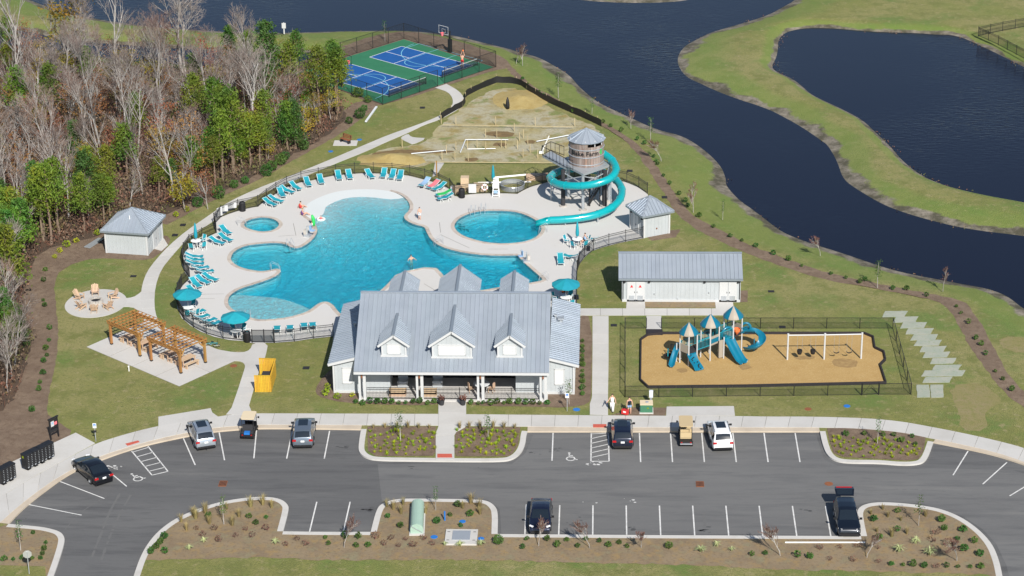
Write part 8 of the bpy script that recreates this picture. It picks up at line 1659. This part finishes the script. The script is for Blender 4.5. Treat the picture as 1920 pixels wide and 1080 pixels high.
# ================================================================== PEOPLE
def limb(a, b): return (a, b)
def person(label, loc, rz, pose, skin='skin', hair='hair', h=1.7, wear=()):
    """one continuous skinned body; pose gives joint positions for a 1.7 m figure facing +y"""
    t = thing('person', label, 'person', loc, rz); k = h/1.7; J = {kk: Vector(v)*k for kk, v in pose.items()}
    R_ = dict(pelvis=.135, waist=.115, chest=.145, neck=.052, head=.085, crown=.075, shl=.062, ell=.043, wrl=.031, pal=.034, shr=.062, elr=.043, wrr=.031, par=.034, hipl=.09, knl=.062, anl=.042, tol=.036, hipr=.09, knr=.062, anr=.042, tor=.036)
    E_ = [('pelvis', 'waist'), ('waist', 'chest'), ('chest', 'neck'), ('neck', 'head'), ('head', 'crown'), ('chest', 'shl'), ('shl', 'ell'), ('ell', 'wrl'), ('wrl', 'pal'), ('chest', 'shr'), ('shr', 'elr'), ('elr', 'wrr'), ('wrr', 'par'), ('pelvis', 'hipl'), ('hipl', 'knl'), ('knl', 'anl'), ('anl', 'tol'), ('pelvis', 'hipr'), ('hipr', 'knr'), ('knr', 'anr'), ('anr', 'tor')]
    names = list(J); vs = [J[n_] for n_ in names]; ed = [(names.index(a), names.index(b)) for a, b in E_]; rad_ = [R_[n_]*k for n_ in names]
    for s in 'lr':   # five fingers of different lengths, thumb from the side of the palm
        pa, wr = J['pa'+s], J['wr'+s]; d = (pa-wr).normalized(); sd = d.cross(Vector((0, 1, .2))).normalized(); nrm = d.cross(sd)
        for i, (off, ln) in enumerate(((-.027, .06), (-.009, .072), (.009, .068), (.027, .052), (.04, .045))):
            b0 = len(vs); st = pa+sd*off*k*.6 if i < 4 else wr.lerp(pa, .4)+sd*.02*k; m_ = st+(d if i < 4 else (d+sd).normalized())*ln*.55*k; e_ = m_+((d*.8+nrm*.5) if i < 4 else d).normalized()*ln*.45*k
            vs += [m_, e_]; rad_ += [.0085*k, .0075*k]; ed += [(names.index(('pa' if i < 4 else 'wr')+s), b0), (b0, b0+1)]
    me = bpy.data.meshes.new('body'); me.from_pydata(vs, ed, []); me.materials.append(M[skin]); bm = bmesh.new(); bm.from_mesh(me); bm.verts.layers.skin.verify(); bm.to_mesh(me); bm.free(); o = link('body', me, t)
    for i, r_ in enumerate(rad_): me.skin_vertices[0].data[i].radius = (r_, r_)
    me.skin_vertices[0].data[names.index('pelvis')].use_root = True
    sk = o.modifiers.new('skin', 'SKIN'); sk.use_smooth_shade = True; ss = o.modifiers.new('sub', 'SUBSURF'); ss.levels = 1; ss.render_levels = 1
    hd_ = J['head']; up = (J['crown']-J['neck']).normalized(); cr = J['crown']
    hm = MB(); n = 10; hv = []
    for i in range(6):
        th = i/5*1.75
        for q in range(n): a = 2*pi*q/n; rr = .105*k*math.sin(th) if i else .001; front = math.sin(a) > .3 and i > 3; hv.append(cr+Vector((rr*math.cos(a), rr*math.sin(a)-.012*k, .095*k*math.cos(th)+(.05*k if front else 0))))
    hm.add(hv, [(i*n+q, (i+1)*n+q, (i+1)*n+(q+1) % n, i*n+(q+1) % n) for i in range(5) for q in range(n)]); fixn(hm.build('hair', hair, t, smooth=True))
    fc = hd_+Vector((0, .085*k, .0)); 
    for s in (-1, 1): MB().lathe([(.001, -.008), (.009, 0), (.001, .008)], 6, (fc.x+s*.03*k, fc.y)).build('eye', 'dark', t).location = (0, 0, fc.z+.02*k)
    MB().add([fc+Vector((-.012, 0, .01))*k, fc+Vector((.012, 0, .01))*k, fc+Vector((0, .024, -.02))*k, fc+Vector((0, .0, -.028))*k], [(0, 1, 2), (0, 2, 3), (1, 3, 2)]).build('nose', skin, t)
    for kind, m in wear:
        c = MB()
        if kind in ('top', 'dress'):
            c.tube([J['pelvis']+Vector((0, 0, .02)), J['waist'], J['chest'], J['chest'].lerp(J['neck'], .55)], [.165*k, .145*k, .180*k, .10*k], 12)
        if kind in ('trousers', 'shorts', 'trunks', 'dress'):
            f_ = {'trousers': 1.0, 'shorts': .55, 'trunks': .75, 'dress': 1}[kind]
            if kind != 'dress': c.tube([J['waist'].lerp(J['pelvis'], .35), J['pelvis']-Vector((0, 0, .06*k))], [.15*k, .165*k], 12)
            for s in 'lr':
                hp, kn, an = J['hip'+s], J['kn'+s], J['an'+s]
                pts = [hp, kn, an] if f_ == 1 else [hp, hp.lerp(kn, f_)]; c.tube(pts, [.115*k, .095*k, .085*k][:len(pts)] if kind != 'dress' else [.125*k, .11*k, .12*k], 10)
        if kind == 'shoes':
            for s in 'lr': c.tube([J['an'+s], J['to'+s]], [.055*k, .048*k], 8)
        fixn(c.build({'top': 'shirt', 'dress': 'jumpsuit'}.get(kind, kind), m, t, smooth=True))
    return t
STAND = dict(pelvis=(0, 0, .93), waist=(0, 0, 1.08), chest=(0, 0, 1.28), neck=(0, .01, 1.45), head=(0, .02, 1.55), crown=(0, .01, 1.63), shl=(-.18, 0, 1.38), ell=(-.24, -.02, 1.10), wrl=(-.25, .05, .86), pal=(-.25, .07, .79), shr=(.18, 0, 1.38), elr=(.24, -.02, 1.10), wrr=(.25, .05, .86), par=(.25, .07, .79), hipl=(-.09, 0, .88), knl=(-.10, .02, .49), anl=(-.10, -.01, .08), tol=(-.11, .13, .035), hipr=(.09, 0, .88), knr=(.10, .02, .49), anr=(.10, -.01, .08), tor=(.11, .13, .035))
def pose(**k): d = dict(STAND); d.update(k); return d
WALK = pose(knl=(-.09, .16, .50), anl=(-.09, .22, .09), tol=(-.09, .36, .05), knr=(.09, -.02, .49), anr=(.09, -.24, .12), tor=(.09, -.13, .035), ell=(-.26, -.12, 1.12), wrl=(-.30, -.05, .90), pal=(-.31, -.02, .84), elr=(.30, .10, 1.13), wrr=(.42, .22, .98), par=(.46, .26, .94))
SIT = pose(pelvis=(0, 0, .12), waist=(0, -.03, .27), chest=(0, -.04, .47), neck=(0, 0, .64), head=(0, .02, .74), crown=(0, .01, .82), shl=(-.18, -.03, .57), ell=(-.25, -.15, .33), wrl=(-.24, -.24, .10), pal=(-.24, -.25, .04), shr=(.18, -.03, .57), elr=(.24, .06, .35), wrr=(.17, .26, .30), par=(.15, .32, .30), hipl=(-.10, .04, .11), knl=(-.12, .42, .30), anl=(-.12, .72, .05), tol=(-.12, .84, .05), hipr=(.10, .04, .11), knr=(.12, .42, .30), anr=(.12, .72, .05), tor=(.12, .84, .05))
CHAIR = pose(**{k_: (v[0], v[1], v[2]+.36) for k_, v in SIT.items()}); CHAIR.update(knl=(-.12, .42, .50), anl=(-.12, .46, .09), tol=(-.12, .58, .04), knr=(.12, .42, .50), anr=(.12, .46, .09), tor=(.12, .58, .04))
REACH = pose(ell=(-.22, .15, 1.55), wrl=(-.12, .22, 1.82), pal=(-.10, .23, 1.89), elr=(.22, .15, 1.55), wrr=(.12, .22, 1.82), par=(.10, .23, 1.89), knl=(-.12, .05, .49), knr=(.12, -.02, .49))
def pt(x, y, z=0.0): p = P(x, y, z); return (p.x, p.y, z)
person('woman in white strappy jumpsuit walking on the grass beside the side walk', pt(1148, 771), rad(170), WALK, wear=(('dress', 'plastic'), ('shoes', 'dark')), h=1.72)
c = person('person in dark vest and denim shorts carrying a red cooler bag', pt(1180, 776), rad(195), pose(ell=(-.27, .02, 1.10), wrl=(-.30, .06, .84), pal=(-.30, .07, .77), knl=(-.1, .1, .49), anl=(-.1, .08, .08)), wear=(('top', 'p_navy'), ('shorts', 'denim')), h=1.68)
p = P(1172, 778); t = thing('cooler_bag', 'red cooler bag with white mark carried by the person in denim shorts', 'bag', (p.x, p.y, .12), rad(-25)); MB().box((0, 0, .22), (.62, .34, .44), 0, .92).build('bag_body', 'red', t); MB().box((.02, -.18, .26), (.26, .012, .14)).build('white_mark', 'plastic', t); MB().tube([(-.2, 0, .42), (-.12, 0, .62), (.12, 0, .62), (.2, 0, .42)], .018, 6).build('handle', 'dark', t)
person('boy in pale swim shorts standing on the deck between the two pools', pt(787, 412, DZ), rad(185), pose(ell=(-.26, .08, 1.12), wrl=(-.12, .18, 1.0), pal=(-.06, .2, .99)), wear=(('trunks', 'ice'),), h=1.45)
person('woman in red swimsuit sitting on the deck at the beach entry, upper one', pt(564, 391, DZ), rad(-50), SIT, wear=(('top', 'red'),), h=1.65); person('woman in purple swimsuit sitting on the deck at the beach entry, lower one', pt(568, 404, DZ), rad(-70), SIT, hair='blond', wear=(('top', 'purple'),), h=1.65)
person('child in purple standing at the pool edge beside a green float', pt(585, 433, DZ), rad(-80), pose(), skin='skin2', wear=(('top', 'plastic'), ('trunks', 'purple')), h=1.15)
t = thing('foam_float', 'long bright green foam float held upright at the pool edge', 'pool float', (*pt(588, 424)[:2], -.05), rad(20)); MB().tube([(0, 0, .0), (.03, .0, .5), (-.03, 0, 1.0), (-.12, 0, 1.35)], [.16, .2, .2, .1], 10).build('foam', 'green_float', t, smooth=True); MB().tube([(-.15, .02, .5), (.2, .02, .5)], .025, 6).build('strap', 'plastic', t)
SWIM = pose(ell=(-.34, .15, 1.25), wrl=(-.42, .32, 1.22), pal=(-.44, .38, 1.22), elr=(.34, .15, 1.25), wrr=(.42, .32, 1.22), par=(.44, .38, 1.22))
person('small child sitting in a pale pink swim ring near the beach entry', (*pt(602, 411)[:2], -.62), rad(180), SWIM, h=1.05, wear=(('top', 'pink'),)); t = thing('swim_ring', 'pale pink inflatable ring round the small child in the pool', 'pool float', (*pt(602, 411)[:2], -.07)); MB().tube([(.36*math.cos(a), .36*math.sin(a), .08) for a in np.linspace(0, 2*pi, 21)[:-1]], .13, 8, closed=True).build('tube', 'plastic', t, smooth=True); MB().box((0, -.36, .2), (.2, .12, .02)).build('patch', 'pink', t)
person('swimmer with bare shoulders standing deep in the main pool', (*pt(771, 485)[:2], -1.32), rad(200), SWIM, h=1.75)
person('seated person in red top under the umbrella behind the clubhouse', (*pt(1056, 556)[:2], DZ), rad(-60), CHAIR, hair='blond', wear=(('top', 'orange'), ('shorts', 'dark')))
person('seated person under the fence corner umbrella at the right of the round pool', (*pt(1097, 458)[:2], DZ), rad(120), CHAIR, wear=(('top', 'denim'), ('shorts', 'dark')))
person('player in red shorts throwing a ball on the upper right court', (*pt(867, 127)[:2], .034), rad(-20), REACH, wear=(('shorts', 'red'), ('shoes', 'plastic')), h=1.85)
q = P(867, 127); t = setp(MB().lathe([(.12*math.sin(a), .12*math.cos(a)) for a in np.linspace(0.01, pi-.01, 9)], 12).build('basketball', 'orange', None, (q.x+.10, q.y+.22, 2.25), smooth=True), 'orange basketball above the hands of the court player', 'ball')
for x, y, w_, h_ in ((1108, 470, .4, .5), (796, 352, .5, .3), (1086, 561, .5, .45)):
    p = P(x, y, DZ); t = thing('beach_bag', {1108: 'dark beach bag at the fence bend right of the round pool', 796: 'dark blue bag beside the striped towel lounger', 1086: 'black bag on the deck under the umbrella behind the clubhouse'}[x], 'bag', (p.x-.3, p.y, DZ)); MB().box((0, 0, h_/2), (w_, .28, h_), .3, .85).build('bag_body', 'p_navy', t); MB().tube([(-.12, 0, h_*.95), (0, 0, h_+.2), (.12, 0, h_*.95)], .014, 5).build('handle', 'dark', t)
